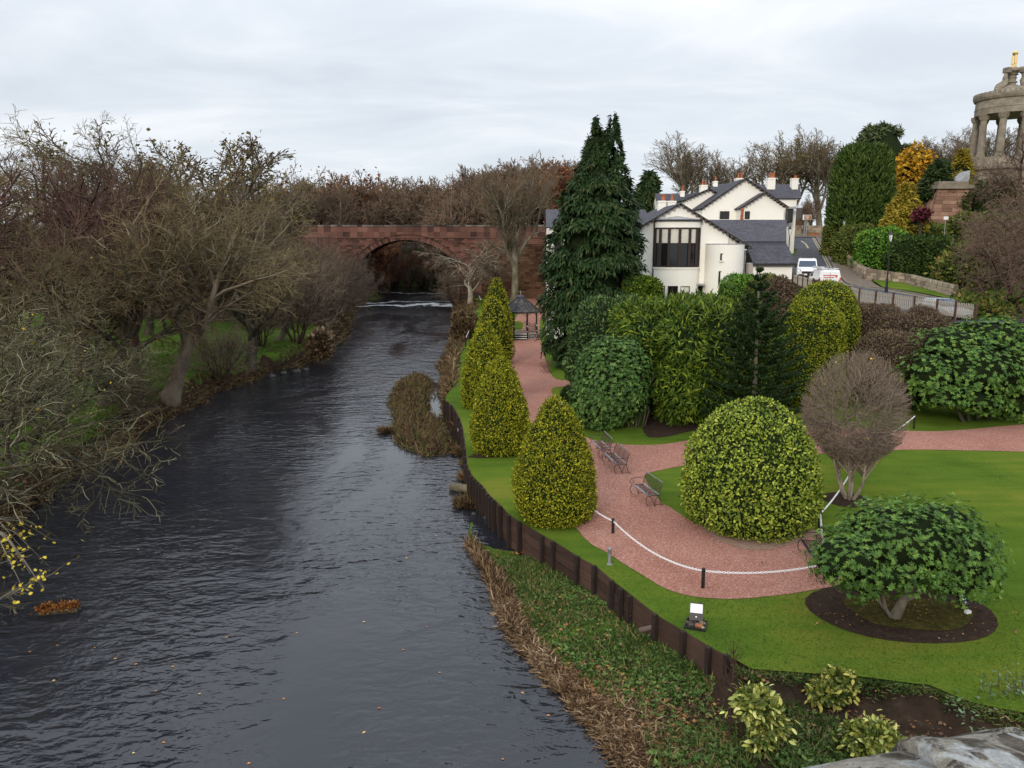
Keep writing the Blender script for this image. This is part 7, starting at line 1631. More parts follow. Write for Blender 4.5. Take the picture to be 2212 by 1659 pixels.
MB().prism([(a.x, Y0 - .4, b.z), (b.x + .4, Y0 - .4, b.z), (b.x + .4, Y0 + 3, a.z), (a.x, Y0 + 3, a.z)], (0, 0, .15)).build('roof', 'slate_base', lo); MB().box((b.x - 1.4, Y0 - .03, b.z - 1.6), (b.x - .5, Y0 + .05, b.z - .4)).build('window', 'blind', lo)
pl = thing('planter', 'low brown timber planter at the road junction', 'planter', D(1756, 507, 124)); p = D(1747, 508, 124); p2 = D(1771, 505.5, 124); MB().box((p.x, 124, 12.25), (p2.x, 125.2, p2.z + .15)).build('box', 'sign_brown', pl); MB().box((p.x + .08, 124.08, p2.z + .15), (p2.x - .08, 125.1, p2.z + .2)).build('soil', 'soil_mat', pl)

# ------------------------------------------------------------------ vans on the road
def van(px, Y, yaw, label, W=1.92, Hh=1.95, Lv=4.9, rack=False, rear_text=False, low=False, paint='car_white'):
    x = D(px, 560, Y).x; z = float(road_z(np.array(Y))) + .05; t = thing('van' if not low else 'car', label, 'van' if not low else 'car', (x, Y, z), yaw)
    # side profile, front at -y: (y, z, half width factor)
    if not low: prof = [(-Lv / 2, .38, .84), (-Lv / 2 - .02, .78, .88), (-Lv / 2 + .10, 1.0, .90), (-Lv / 2 + .75, 1.13, .95), (-Lv / 2 + 1.35, Hh - .17, .86), (-Lv / 2 + 1.75, Hh, .82), (Lv / 2 - .25, Hh, .82), (Lv / 2 - .05, Hh - .14, .84), (Lv / 2, 1.1, .96), (Lv / 2, .45, .94)]
    else: prof = [(-Lv / 2, .35, .8), (-Lv / 2, .65, .9), (-Lv / 2 + 1.1, .86, .95), (-Lv / 2 + 1.9, Hh, .74), (Lv / 2 - 1.2, Hh, .74), (Lv / 2 - .4, .95, .9), (Lv / 2, .85, .9), (Lv / 2, .4, .88)]
    m = MB(); n = len(prof); vs_ = [(-W / 2 * f, y, zz) for y, zz, f in prof] + [(W / 2 * f, y, zz) for y, zz, f in prof]
    fs = [(i, (i + 1) % n, n + (i + 1) % n, n + i) for i in range(n)]; base = len(vs_)
    # side panels with a fuller waist
    vs_ += [(-W / 2, y * .97, min(zz, .95)) for y, zz, f in prof] + [(W / 2, y * .97, min(zz, .95)) for y, zz, f in prof]
    for i in range(n - 1): fs.append((i, base + i, base + i + 1, i + 1)[::-1]); fs.append((n + i, base + n + i, base + n + i + 1, n + i + 1))
    fs.append(tuple(base + i for i in range(n))); fs.append(tuple(base + n + i for i in range(n))[::-1]); m.add(vs_, fs); m.build('body', paint, t, world=False)
    if not low:
        y0, z0, y1, z1 = -Lv / 2 + .80, 1.16, -Lv / 2 + 1.33, Hh - .20; off = Vector((0, -.016, .010))
        MB().prism([Vector((-W / 2 * .86, y0, z0)) + off, Vector((W / 2 * .86, y0, z0)) + off, Vector((W / 2 * .77, y1, z1)) + off, Vector((-W / 2 * .77, y1, z1)) + off], (0, .012, -.006)).build('windscreen', 'glass_blue', t, world=False)
        MB().box((-.5, -Lv / 2 - .035, .55), (.5, -Lv / 2 - .015, .78)).build('grille', 'post_black', t, world=False); MB().box((-W / 2 * .84, -Lv / 2 - .06, .3), (W / 2 * .84, -Lv / 2 + .1, .5)).build('bumper', 'dark_trim', t, world=False); MB().box((-.26, -Lv / 2 - .075, .4), (.26, -Lv / 2 - .061, .5)).build('number_plate', 'white_paint', t, world=False)
        for s_ in (-1, 1):
            MB().prism([(s_ * W * .28, -Lv / 2 - .01, .80), (s_ * W * .42, -Lv / 2 + .06, .80), (s_ * W * .445, -Lv / 2 + .2, 1.02), (s_ * W * .36, -Lv / 2 + .07, .98)], (0, -.03, .01)).build('headlight', 'glass', t, world=False); MB().box((s_ * (W / 2 + .02), -Lv / 2 + 1.02, 1.12), (s_ * (W / 2 + .22), -Lv / 2 + 1.12, 1.36)).build('wing_mirror', 'post_black', t, world=False)
            MB().box((s_ * W * .30, -Lv / 2 + 2, Hh), (s_ * W * .33, Lv / 2 - .6, Hh + .05)).build('roof_rail', 'lamp_white', t, world=False)
            MB().prism([(s_ * W / 2 * 1.004 * .93, -Lv / 2 + .95, 1.17), (s_ * W / 2 * .93, -Lv / 2 + 1.9, 1.17), (s_ * W / 2 * .875, -Lv / 2 + 1.9, Hh - .2), (s_ * W / 2 * .87, -Lv / 2 + 1.45, Hh - .22)], (s_ * .03, 0, 0)).build('side_window', 'glass', t, world=False)
    else:
        MB().prism([(-W / 2 * .84, -Lv / 2 + 1.12, .89), (W / 2 * .84, -Lv / 2 + 1.12, .89), (W / 2 * .68, -Lv / 2 + 1.86, Hh - .03), (-W / 2 * .68, -Lv / 2 + 1.86, Hh - .03)], (0, -.015, .015)).build('windscreen', 'glass_blue', t, world=False)
        for s_ in (-1, 1): MB().prism([(s_ * W * .455, -Lv / 2 + 1.4, .92), (s_ * W * .455, Lv / 2 - .7, .98), (s_ * W * .375, Lv / 2 - 1.2, Hh - .06), (s_ * W * .375, -Lv / 2 + 1.95, Hh - .06)], (s_ * .03, 0, 0)).build('side_window', 'glass', t, world=False)
    for s_ in (-1, 1):
        for yy in (-Lv / 2 + .9, Lv / 2 - .95):
            w = MB(); prof2 = [(.0, -.1), (.2, -.1), (.32, -.09), (.33, 0), (.32, .09), (.2, .1), (.0, .1)]; w.lathe(prof2, n=16); w.v = [(z_ + s_ * (W / 2 - .1), y_ + yy, x_ + .33) for x_, y_, z_ in w.v]; wo = w.build('wheel', 'tyre', t, world=False)
            w = MB().lathe([(.0, 0), (.19, 0), (.19, .02), (0, .02)], n=10); w.v = [(s_ * (z_ + W / 2 + .002), y_ + yy, x_ + .33) for x_, y_, z_ in w.v]; w.build('rim', 'steel_grey', wo, world=False)
    if rack:
        for yy in (-.6, .5, 1.6): MB().beam((-W * .44, yy, Hh + .12), (W * .44, yy, Hh + .12), .05, .05).build('roof_bar', 'lamp_white', t, world=False)
        for xx in (-.25, .05): MB().beam((xx, -1.0, Hh + .2), (xx, 2.3, Hh + .2), .05, .1).build('ladder_rail', 'steel_grey', t, world=False)
        for i in range(9): MB().beam((-.25, -.8 + i * .36, Hh + .2), (.05, -.8 + i * .36, Hh + .2), .035, .035).build('ladder_rung', 'steel_grey', t, world=False)
        MB().beam((W * .36, -1.0, Hh + .2), (W * .36, 2.35, Hh + .2), .18, .18).build('pipe_tube', 'lamp_white', t, world=False)
    if rear_text:
        yr = Lv / 2 + .004
        for (x0, x1, z0, z1) in ((-.62, .58, 1.30, 1.37), (-.35, .55, 1.12, 1.19), (-.62, -.45, 1.16, 1.28), (.1, .7, .86, .90)): MB().box((x0, yr, z0), (x1, yr + .008, z1)).build('lettering', 'red_print', t, world=False)
        for s_ in (-1, 1): MB().box((s_ * W * .42, yr, .8), (s_ * W * .48, yr + .03, 1.15)).build('tail_light', 'red_print', t, world=False)
        MB().box((-.012, yr, .5), (.012, yr + .006, Hh - .2)).build('door_gap', 'post_black', t, world=False)
van(1744, 78, R(-19), 'white van facing us on the road below the house corner'); van(1782, 70, R(180 - 8), 'white van with red lettering and a roof rack seen from behind over the fence', rack=True, rear_text=True, Hh=1.78, Lv=4.3)
van(2044, 54.2, R(6), 'pale silver car glimpsed through the fence pickets', low=True, paint='car_silver', W=1.75, Hh=1.36, Lv=4.1)
# ------------------------------------------------------------------ bank plants, reeds, leaves
def scatter_blades(name, n, pos, size, mat, lean=.6, width=1.0, rnd=None, updir=1.0, zf=None, flow=None):
    """pos: function giving n (x, y) points"""
    xy = pos(n); n = len(xy); z = (zf or height)(xy[:, 0], xy[:, 1]); P = np.column_stack([xy, z])
    h_ = rng.normal(0, 1, (n, 3)); h_[:, 2] = 0; Dv = h_ * lean + np.array([0, 0, updir])
    if flow is not None: Dv = Dv + np.array(flow)
    me = leaf_mesh(name, P, Dv, rng.normal(size=(n, 3)), size * rng.uniform(.5, 1.4, n), 'blade', mat, rnd, width)
    o = shared(name, me); return tag(o, kind='stuff')
def band(y0, y1, f0, f1, pw=1.0):
    """points across the near right bank between fractions f0..f1 of the way from the water to the wall / lawn edge"""
    def g(n):
        y = rng.uniform(y0, y1, n); a = np.interp(y, *_xr); b = np.interp(y, *_xw); b = np.where(y < YCOR, XCOR + (YCOR - y) * 1.1, b)
        return np.column_stack([a + (b - a) * (f0 + (f1 - f0) * rng.random(n) ** pw), y])
    return g
def patchy(g, sc_, thr, ph):
    def k(n):
        q = g(int(n * 1.8)); v = np.sin(q[:, 0] * sc_ + ph + 1.5 * np.sin(q[:, 1] * sc_ * .8)) + np.sin(q[:, 1] * sc_ * 1.3 + 2 * ph) + rng.normal(0, .5, len(q)); return q[v > thr][:n]
    return k
YN0 = 10.5
scatter_blades('bank_grass', 24000, patchy(band(14.2, 26.2, .22, .97), 1.3, -.3, 1.), .15, 'grass_blade', 1.0, 1.6)
scatter_blades('bank_grass', 9000, band(14.2, 26.0, .2, .97), .15, 'grass_blade', 1.1, 1.6)
scatter_blades('tall_grass', 9000, patchy(band(13.5, 25.8, .3, .95), .9, .5, 2.), .24, 'grass_blade', .8, 1.3)
scatter_blades('shore_reeds', 16000, band(11.0, 27.5, -.03, .17), .27, 'reed_blade', 1.5, 1.4, updir=.45, flow=(-.25, -.55, 0))
scatter_blades('shore_reeds', 12000, band(9.5, 17.5, -.02, .34), .28, 'reed_blade', 1.7, 1.5, updir=.35, flow=(-.2, -.5, 0))
scatter_blades('upright_reeds', 700, band(22, 28, -.06, .12), .42, 'reed_blade', .45, 1.0)
def leaves(name, n, pos, size, mat, zf=None, lift=.02):
    xy = pos(n); n = len(xy); P = np.column_stack([xy, (zf or height)(xy[:, 0], xy[:, 1]) + lift]); a = rng.uniform(0, 6.28, n); Dv = np.column_stack([np.cos(a), np.sin(a), rng.normal(0, .25, n)]); N = np.array([0, 0, 1.]) + rng.normal(0, .35, (n, 3))
    o = shared(name, leaf_mesh(name, P, Dv, N, size * rng.uniform(.6, 1.4, n), 'diamond', mat, width=1.5)); return tag(o, kind='stuff')
leaves('fallen_leaves', 2600, band(9.5, 19, .1, .5), .10, 'dead_leaf', lift=.05); leaves('fallen_leaves', 900, band(15, 27, .15, .95), .09, 'dead_leaf', lift=.10)
def soilpos(n): x = rng.uniform(XCOR - 1.5, XCOR + 9, n); y = np.interp(x, _yn_x, _yn_y) - rng.uniform(.2, 5.5, n); return np.column_stack([x, y])
leaves('fallen_leaves', 2200, soilpos, .09, 'dead_leaf', lift=.02); leaves('fallen_leaves', 500, lambda n: np.column_stack([rng.normal(bed_c.x, bed_r * .5, n), rng.normal(bed_c.y, .7, n)]), .05, 'dead_leaf', hl, .07)
def weeds(name, n, pos, size, mat, per=6, zf=None, hgt=.1):
    xy = pos(n); n = len(xy); P0 = np.column_stack([xy, (zf or height)(xy[:, 0], xy[:, 1]) + hgt * rng.random(n)]); PP, DD, NN, SS = [], [], [], []
    for j in range(per): a = 2 * np.pi * j / per + rng.uniform(-.5, .5, n); d = np.column_stack([np.cos(a), np.sin(a), rng.uniform(.1, .7, n)]); PP.append(P0); DD.append(d); NN.append(np.array([0, 0, 1.]) + rng.normal(0, .3, (n, 3))); SS.append(size * rng.uniform(.6, 1.3, n))
    return tag(shared(name, leaf_mesh(name, *map(np.concatenate, (PP, DD, NN, SS)), 'oval', mat, width=1.1)), kind='stuff')
weeds('bank_weeds', 500, band(14, 26, .25, .95), .10, 'weed_green')
weeds('bank_weeds', 2600, patchy(band(13.5, 26.2, .25, .98), 1.1, .2, 3.), .10, 'weed_green'); weeds('bank_weeds', 420, lambda n: np.column_stack([rng.uniform(XCOR - 2.5, XCOR + .8, n), rng.uniform(12.2, 15.2, n)]), .12, 'weed_green', hgt=.2)
scatter_blades('edge_tufts', 6500, lambda n: (lambda x: np.column_stack([x, np.interp(x, _yn_x, _yn_y) + rng.normal(-.06, .13, n)]))(rng.uniform(XCOR, XCOR + 12, n)), .14, 'grass_blade', 1.0, 1.6, updir=.5)
scatter_blades('bed_grass', 5000, lambda n: np.column_stack([rng.uniform(XCOR - 2.4, XCOR + .6, n), rng.uniform(11.5, 16.0, n)]), .24, 'grass_blade', 1.0, 1.5)
# short lawn blades give the near turf its nap
def lawnpos(n):
    x = rng.uniform(2.5, 14.5, n); y = rng.uniform(14.5, 23, n); ok = (y > np.interp(x, _yn_x, _yn_y) + .05) & (x > np.interp(y, *_xw) + .1); q = np.column_stack([x, y])[ok]; keep = np.ones(len(q), bool)
    poly = [(v.x, v.y) for v in GRAVEL]; X, Y = q[:, 0], q[:, 1]; ins = np.zeros(len(q), bool)
    for i in range(len(poly)):
        a, b = poly[i], poly[(i + 1) % len(poly)]; c = (a[1] > Y) != (b[1] > Y); ins ^= c & (X < (b[0] - a[0]) * (Y - a[1]) / ((b[1] - a[1]) or 1e-9) + a[0])
    inb = ((X - bed_c.x) / (bed_r + .03)) ** 2 + ((Y - bed_c.y) / (bed_c.y - bedB.y + .03)) ** 2 < 1
    return q[~ins & ~inb]
scatter_blades('turf', 42000, lawnpos, .045, 'turf_blade', 1.3, 3.0, zf=lambda x, y: hl(x, y) + .028)

leaves('lawn_leaves', 260, lambda n: np.column_stack([rng.uniform(2.5, 24, n), rng.uniform(15.5, 44, n)]), .07, 'dead_leaf', hl, .075)
# reed island in the river
isl = PX([(838, 872), (846, 845), (862, 822), (890, 812), (922, 812), (935, 822), (930, 850), (930, 892), (945, 905), (962, 905), (966, 925), (972, 948), (988, 955), (990, 975), (960, 984), (915, 985), (875, 968), (852, 955), (846, 925), (850, 900)], .05)

def isl_z(x, y):
    x, y = np.asarray(x, float), np.asarray(y, float); d = np.full(x.shape, 9e9)
    for i in range(len(isl)):
        a, b = isl[i], isl[(i + 1) % len(isl)]; ex, ey = b.x - a.x, b.y - a.y; t_ = np.clip(((x - a.x) * ex + (y - a.y) * ey) / (ex * ex + ey * ey), 0, 1); d = np.minimum(d, np.hypot(x - a.x - t_ * ex, y - a.y - t_ * ey))
    return -.08 + .38 * sm(d / .9) + .06 * np.sin(x * 3) * np.sin(y * 2.3)
sheet('mudbank', isl, 0, 'soil_mat', .45, isl_z)
def in_poly(q, poly):
    X, Y = q[:, 0], q[:, 1]; ins = np.zeros(len(q), bool)
    for i in range(len(poly)):
        a, b = poly[i], poly[(i + 1) % len(poly)]; c = (a.y > Y) != (b.y > Y); ins ^= c & (X < (b.x - a.x) * (Y - a.y) / ((b.y - a.y) or 1e-9) + a.x)
    return q[ins]
def islpos(n):
    x0, x1, y0, y1 = min(p.x for p in isl), max(p.x for p in isl), min(p.y for p in isl), max(p.y for p in isl); return in_poly(np.column_stack([rng.uniform(x0, x1, n * 2), rng.uniform(y0, y1, n * 2)]), isl)[:n]
scatter_blades('island_reeds', 16000, islpos, .30, 'reed_olive', .9, 1.5, updir=.55, zf=isl_z); scatter_blades('island_reeds', 1500, islpos, .5, 'reed_olive', .4, .9, zf=isl_z); scatter_blades('island_grass', 900, islpos, .35, 'grass_blade', .7, 1.2, zf=isl_z)
pond = PX([(918, 822), (962, 830), (966, 868), (985, 890), (1000, 930), (1006, 965), (992, 968), (975, 950), (960, 905), (938, 904), (926, 893)], .012); sheet('pond', pond, .012, 'pond_mat', 2.0, lambda x, y: 0 * x)
for i, (px, py, s) in enumerate([(955, 855, .32), (946, 850, .14), (1052, 1118, .30), (1024, 1112, .14), (1062, 1128, .14), (1090, 1150, .2), (1100, 1162, .16), (1082, 1140, .15), (1110, 1170, .22), (1012, 1098, .12), (640, 805, .5), (612, 808, .4), (660, 800, .35), (585, 815, .4)]):
    p = G(px, py, .0); o = pebble(s, 30 + i).build('rock', 'stone_wet', None, smooth=True); o.location = (p.x, p.y, .03); o.rotation_euler = (0, 0, i); tag(o, ['dark rock in the calm pool by the reed island', 'small rock in the calm pool by the reed island', 'pale boulder in the shallows under the plank wall', 'little stone in the shallows left of the pale boulder', 'flat stone right of the pale boulder', 'stone at the foot of the plank wall', 'small stone at the plank wall foot', 'stone between the boulder and the bank', 'rounded stone at the bank end by the wall', 'tiny stone at the water edge upstream of the bank tip', 'wet rock at the far bank on the river bend', 'wet rock left of the others on the far bank', 'wet rock nearest midstream on the far bank', 'leftmost wet rock at the far bank bend'][i], 'rock', 'rocks at the water edge')
# growth at the foot of the wall and up the right bank
def up_band(y0, y1, f0=-.1, f1=1.0):
    def g(n): y = rng.uniform(y0, y1, n); a = np.interp(y, *_xr); b = np.interp(y, *_xw); return np.column_stack([a + (b - a) * rng.uniform(f0, f1, n), y])
    return g
scatter_blades('waterside_growth', 9000, up_band(46, 95), .55, 'reed_olive', 1.0, 1.6, updir=.6); scatter_blades('waterside_growth', 3500, up_band(50, 100), .6, 'reed_blade', .9, 1.3); scatter_blades('waterside_growth', 2500, up_band(48, 120, .2, 1.1), .4, 'grass_blade', .9, 1.4); scatter_blades('waterside_growth', 4500, up_band(95, 150, -.1, 1.0), .8, 'reed_olive', 1.0, 1.8, updir=.6)
for i, (px, py, r, n, lab) in enumerate([(1024, 1000, .55, 900, 'olive grass tussock at the foot of the wall upstream of the fat pipe'), (1018, 1030, .5, 800, 'straw coloured tussock just above the fat pipe'), (1016, 1085, .6, 1100, 'green and brown tussock in the water below the fat pipe'), (1004, 975, .6, 900, 'brown tussock at the lower tip of the reed island'), (838, 930, .45, 500, 'little tussock off the reed island tip in midstream')]):
    p = G(px, py, .1); a = rng.uniform(0, 6.28, n); q = r * np.sqrt(rng.random(n)); P = np.column_stack([p.x + q * np.cos(a), p.y + q * np.sin(a), np.zeros(n) + .02]); Dv = np.column_stack([np.cos(a) * q / r * 1.1, np.sin(a) * q / r * 1.1, np.ones(n) * .8]) + rng.normal(0, .3, (n, 3))
    o = shared('tussock', leaf_mesh('tussock', P - np.array([p.x, p.y, 0]), Dv, rng.normal(size=(n, 3)), rng.uniform(.2, .5, n), 'blade', ['reed_olive', 'reed_blade', 'reed_olive', 'reed_olive', 'reed_olive'][i], width=1.4), None, (p.x, p.y, 0)); tag(o, lab, 'tussock', 'grass tussocks at the water edge')
blob('river_bush', 'rounded straw coloured bush at the river edge below the bandstand', 1003, 728, 692, 44, 82, 3500, .3, 'reed_olive', lumpy=.2, core='core_brown', tpl='diamond'); blob('river_bush', 'low straw coloured bush just upstream of the rounded one', 1001, 700, 676, 44, 92, 2500, .3, 'reed_olive', lumpy=.2, core='core_brown', tpl='diamond')
# far bank edge
def lbank(y0, y1, d0, d1):
    def g(n): y = rng.uniform(y0, y1, n); return np.column_stack([np.interp(y, *_xl) - rng.uniform(d0, d1, n), y])
    return g
scatter_blades('far_bank_growth', 5000, lbank(24, 80, -.3, .9), .45, 'reed_olive', 1.3, 1.3, updir=.4); leaves('far_bank_leaves', 1500, lbank(24, 80, -.3, 2.0), .16, 'dead_leaf', lift=.1); scatter_blades('far_bank_growth', 4000, lbank(80, 150, -.3, 2.0), .6, 'reed_olive', 1.3, 1.6, updir=.4); scatter_blades('far_bank_grass', 15000, lbank(24, 75, 1.0, 24), .30, 'grass_blade', .9, 1.8)
blob('straw_clump', 'pale straw coloured clump at the water on the river bend', 690, 760, 722, 44, 72, 2200, .45, 'reed_blade', lumpy=.3, core='core_brown', tpl='diamond')
# drifting log with orange needles, leaves on the water
a, b = G(84, 1325, .05), G(168, 1318, .05); lg = thing('floating_log', 'dark log covered in orange needles floating in the near water', 'log', (a + b) / 2); MB().tube([a, a.lerp(b, .5) + Vector((0, .05, .03)), b], [.11, .13, .09], 8).build('trunk', 'bark_dark', lg)
n = 900; tt = rng.random(n); P = np.array(a)[None] + (np.array(b) - np.array(a))[None] * tt[:, None] + rng.normal(0, .07, (n, 3)) + np.array([0, 0, .14]); shared('needles', leaf_mesh('needles', P, rng.normal(size=(n, 3)) + np.array([0, 0, .6]), rng.normal(size=(n, 3)), .09, 'diamond', 'russet_leaf'), lg)
for i in range(30):
    px, py = [(random.uniform(60, 1280), random.uniform(1150, 1655))][0]; p = G(px, py, .012)
    if p.x > float(np.interp(p.y, *_xr)) - .3: continue
    o = bpy.data.objects.new('floating_leaf', leaf_part_mesh('oval', 'float_leaf', 2.0)); o.location = p; o.rotation_euler = (0, 0, random.uniform(0, 6)); o.scale = (random.uniform(.06, .1),) * 3; col.objects.link(o); tag(o, 'small orange leaf drifting on the river', 'leaf', 'orange leaves drifting on the river')
# overhanging twigs with yellow leaves at the left edge
br = MB(); p0, p1 = G(-60, 1330, 1.2), G(118, 1238, .9); ob = thing('overhanging_branch', 'thin branch with a few yellow leaves reaching over the near water', 'branch', p0); br.tube([p0, p0.lerp(p1, .5) + Vector((0, 0, .12)), p1], [.05, .035, .012], 5); LP = []
for i in range(16):
    s_ = .35 + .65 * i / 16; q = p0.lerp(p1, s_); e_ = q + Vector((random.uniform(-.3, .8), random.uniform(-.4, .6), random.uniform(-.2, .5))); br.tube([q, q.lerp(e_, .5) + Vector((0, 0, .08)), e_], [.012, .008, .004], 4); LP += [e_, q.lerp(e_, .7)]
br.build('stem', 'bark_grey', ob)
for q in LP: shared('leaf', leaf_part_mesh('oval', 'yellow_leaf_one', 1.8), ob, q, (random.uniform(-1, 1), random.uniform(-1, 1), random.uniform(0, 6)), (.13,) * 3)
yt = thing('leafy_twigs', 'drooping twigs with bright yellow leaves at the edge of the near water', 'branch', G(20, 1200, 2.0)); br = MB(); root = Vector(G(-40, 1120, 3.0))
for i in range(14):
    e_ = G(random.uniform(5, 130), random.uniform(1140, 1280), random.uniform(1.0, 2.2)); br.tube([root, root.lerp(e_, .5) + Vector((0, 0, .35)), e_], [.03, .018, .006], 4)
    for k in range(6): q = root.lerp(e_, .55 + .08 * k) + Vector((random.gauss(0, .12), random.gauss(0, .12), random.gauss(0, .12) + .2 * (1 - k / 6))); shared('leaf', leaf_part_mesh('oval', 'yellow_leaf_one', 1.8), yt, q, (random.uniform(-1, 1), random.uniform(-1, 1), random.uniform(0, 6)), (random.uniform(.10, .17),) * 3)
br.build('stem', 'bark_grey', yt)

# ------------------------------------------------------------------ variegated laurels on the near bank
def aucuba(px, pb, pt, wpx, label, n, mat, size, droop, ry=.8, zb=None, lobes=None, dpth=0.0):
    zb = .55 if zb is None else zb; b = G(px, pb - (pb - pt) * .08, zb); Yc = b.y; k = Yc / FPX * 1.15; H = D(px, pt, Yc + .1).z - zb; t = thing('spotted_laurel', label, 'shrub', b, 0, 'yellow variegated laurels on the near bank'); r = wpx / 2 * k
    e = lobes(r, H) if lobes else [(0, 0, H * .55, r, r * ry, H * .45)]; P, N = ell_sample(e, n); n_ = min(n, len(P)); P, N = P[:n_], N[:n_]; P = P + N * rng.normal(-.08, .10, n_)[:, None]
    Dv = unit(N * .75 + rng.normal(0, .45, (n_, 3)) + np.array([0, 0, -droop])); leaf_parts(t, P, Dv, unit(N + rng.normal(0, .35, (n_, 3)) + np.array([0, 0, .4])), size * rng.uniform(.7, 1.25, n_), 'oval', mat, 1.05)
    m = MB()
    for i in range(7): q = P[i * 7 % n_]; m.tube([(random.gauss(0, .05), random.gauss(0, .05), -.1), (q[0] * .4, q[1] * .4, max(q[2], .2) * .55), tuple(q)], [.022, .016, .008], 5)
    m.build('stem', 'bark_dark', t, world=False)
    Pi, Ni = ell_sample([(x, y, z_, a * .75, b_ * .75, c_ * .75) for x, y, z_, a, b_, c_ in e], 900); shared('inner_leaves', leaf_mesh('inner_leaves', Pi, unit(Ni + rng.normal(0, .6, Pi.shape)), Ni, size * 1.0, 'oval', 'laurel_inner', width=1.25), t, (0, 0, 0), world=False)['kind'] = 'stuff'
aucuba(1633, 1622, 1484, 112, 'tall drooping yellow-green laurel below the corner of the plank wall', 290, 'aucuba_leaf', .155, .35, lobes=lambda r, H: [(-.05 * r, 0, H * .72, r * .95, r * .8, H * .30), (.35 * r, -.1, H * .42, r * .75, r * .7, H * .28), (.05 * r, -.25, H * .2, r * .6, r * .5, H * .2)])
aucuba(1795, 1545, 1447, 116, 'dull yellow wilting laurel with drooping leaves on the bare soil', 230, 'aucuba_dull_leaf', .155, .8, zb=.5, lobes=lambda r, H: [(-.15 * r, 0, H * .50, r * .85, r * .6, H * .24), (.55 * r, .1, H * .66, r * .38, r * .4, H * .25), (.1 * r, .15, H * .88, r * .25, r * .25, H * .14)])
aucuba(1880, 1665, 1551, 126, 'bright yellow laurel bush nearest the lichen covered coping', 290, 'aucuba_leaf', .15, -.05, zb=.4)
# bare reddish sapling and tall weeds
sp = G(1575, 1588, .45); st = thing('sapling', 'thin bare reddish sapling in front of the wall corner', 'tree', sp); m = MB(); H = D(1575, 1385, sp.y).z - .45
m.tube([(0, 0, -.1), (.02, .02, H * .3), (.01, .0, H * .65), (.0, .03, H)], [.03, .024, .015, .005], 6)
tw = MB()
for i in range(26): f = random.uniform(.28, .95); a = random.uniform(0, 6.28); l = .55 * (1.1 - f) + .12; tw.tube([(0, 0, H * f), (math.cos(a) * l * .45, math.sin(a) * l * .45, H * f + l * .5), (math.cos(a) * l * .7, math.sin(a) * l * .7, H * f + l * 1.2)], [.009, .006, .003], 4)
m.build('trunk', 'bark_red', st, world=False); tw.build('crown', 'bark_red', st, world=False)
def tall_weed(px, pb, hgt, label, i):
    b = G(px, pb, .45); t = thing('tall_weed', label, 'weed', b, 0, 'grey-green tall weeds beside the bridge'); m = MB(); PP, DD, NN, SS = [], [], [], []
    for s_ in range(12):
        a = random.uniform(0, 6.28); rr_ = random.uniform(0, .35); l = hgt * random.uniform(.55, 1.1); p0_ = Vector((math.cos(a) * rr_, math.sin(a) * rr_, -.1)); p2 = p0_ + Vector((random.gauss(0, .12), random.gauss(0, .12), l)); m.tube([p0_, p0_.lerp(p2, .5), p2], [.010, .007, .003], 4)
        for k in range(15): f = .2 + .8 * k / 15; q = p0_.lerp(p2, f); aa = random.uniform(0, 6.28); PP.append(tuple(q)); DD.append((math.cos(aa), math.sin(aa), random.uniform(-.3, .5))); NN.append((random.gauss(0, .4), random.gauss(0, .4), 1)); SS.append(random.uniform(.06, .15))
    m.build('stem', 'bark_red', t, world=False); shared('foliage', leaf_mesh('foliage', np.array(PP), np.array(DD), np.array(NN), np.array(SS), 'oval', 'weed_leaf'), t, world=False)
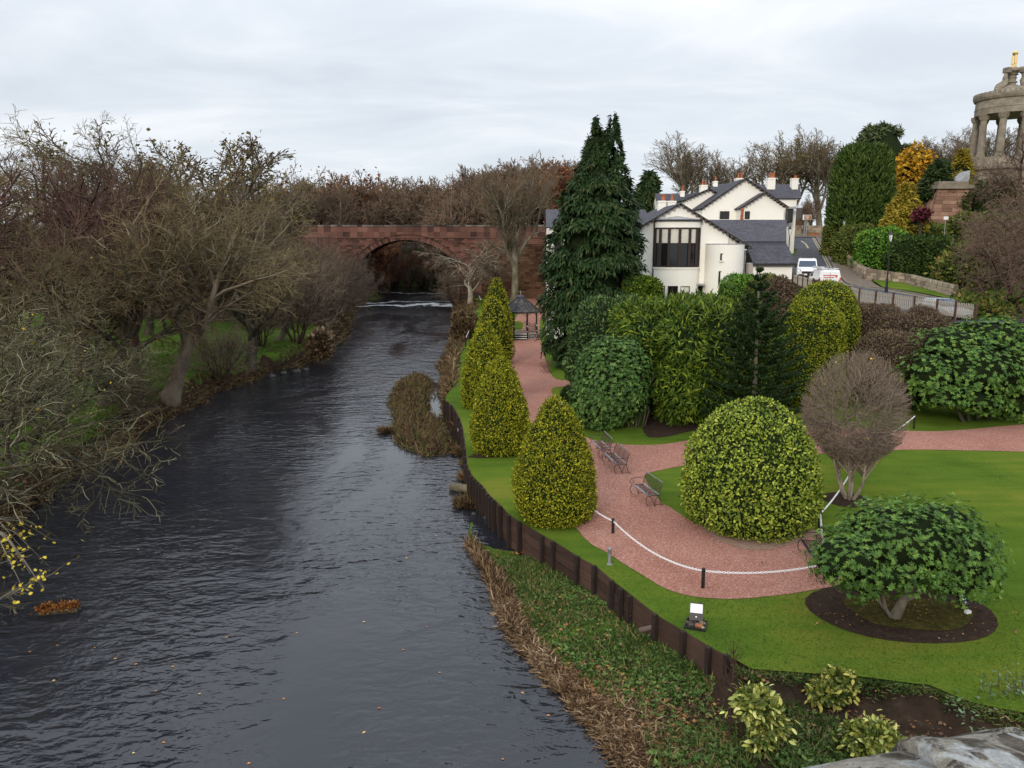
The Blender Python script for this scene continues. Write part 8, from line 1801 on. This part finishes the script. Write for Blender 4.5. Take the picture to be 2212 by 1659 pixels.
for i, (px, pb, h_, lab) in enumerate([(2085, 1590, 1.0, 'grey-green weed clump leftmost by the coping'), (2130, 1575, 1.3, 'tall weed clump with a drooping tip above the coping'), (2170, 1570, 1.5, 'tallest grey-green weed clump by the coping'), (2205, 1560, 1.4, 'weed clump cut by the picture edge'), (2110, 1610, .7, 'low weed clump right above the lichen stone'), (1985, 1640, .45, 'small weed at the foot of the bare soil'), (2040, 1622, .4, 'small weed touching the lichen stone')]): tall_weed(px, pb, h_, lab, i)

# ------------------------------------------------------------------ lichen covered parapet of the bridge we stand on
pp = thing('bridge_parapet', 'lichen covered stone parapet of the bridge underfoot', 'parapet', (1.2, 1.1, 9.6)); zc = 10.62
edge = [(-1.6, .50), (0, .93), (.46, 1.045), (.80, 1.10), (3.4, 1.6)]
def coping(x0, x1, seed, dz, dy):
    n, mm = 22, 14; rd = np.random.default_rng(seed); V = []
    ex, ey = np.array([e_[0] for e_ in edge]), np.array([e_[1] for e_ in edge])
    for i in range(n + 1):
        u = i / n; x = x0 + (x1 - x0) * u; yo = np.interp(x, ex, ey) + dy; end = min(1, min(u, 1 - u) / .10); shr = .022 * (1 - end) ** 2
        for j in range(mm + 1):
            v = j / mm; a = math.pi * v; y = yo - .26 + .26 * math.cos(a) * (1 - shr); z = zc + dz - .16 + .16 * math.sin(a) ** .6 * (1 - shr * 2.4)
            z += .012 * math.sin(x * 11 + seed) * math.sin(y * 9) + .006 * math.sin(x * 31) * math.sin(y * 27 + seed); V.append((x, y + .012 * math.sin(x * 9 + seed), z))
        for j, (yy, zz) in enumerate(((yo - .52, zc - .42), (yo, zc - .42))): V.append((x, yy, zz))
    w_ = mm + 3; fs = []
    for i in range(n):
        for j in range(w_): fs.append((i * w_ + j, i * w_ + (j + 1) % w_, (i + 1) * w_ + (j + 1) % w_, (i + 1) * w_ + j))
    fs += [tuple(range(w_))[::-1], tuple(n * w_ + j for j in range(w_))]
    MB().add(V, fs).build('coping_stone', 'lichen_stone', pp, smooth=True)
coping(-1.5, .575, 1, -.003, .0); coping(.58, .77, 2, .0, .0); coping(.775, 1.9, 3, .0, .005); coping(1.905, 3.3, 4, .02, 0)
MB().prism([(-1.6, .42, 0), (3.4, 1.86, 0), (3.4, 1.4, 0), (-1.6, -.02, 0)], (0, 0, 10.1)).build('wall_body', 'wall_stone', pp)
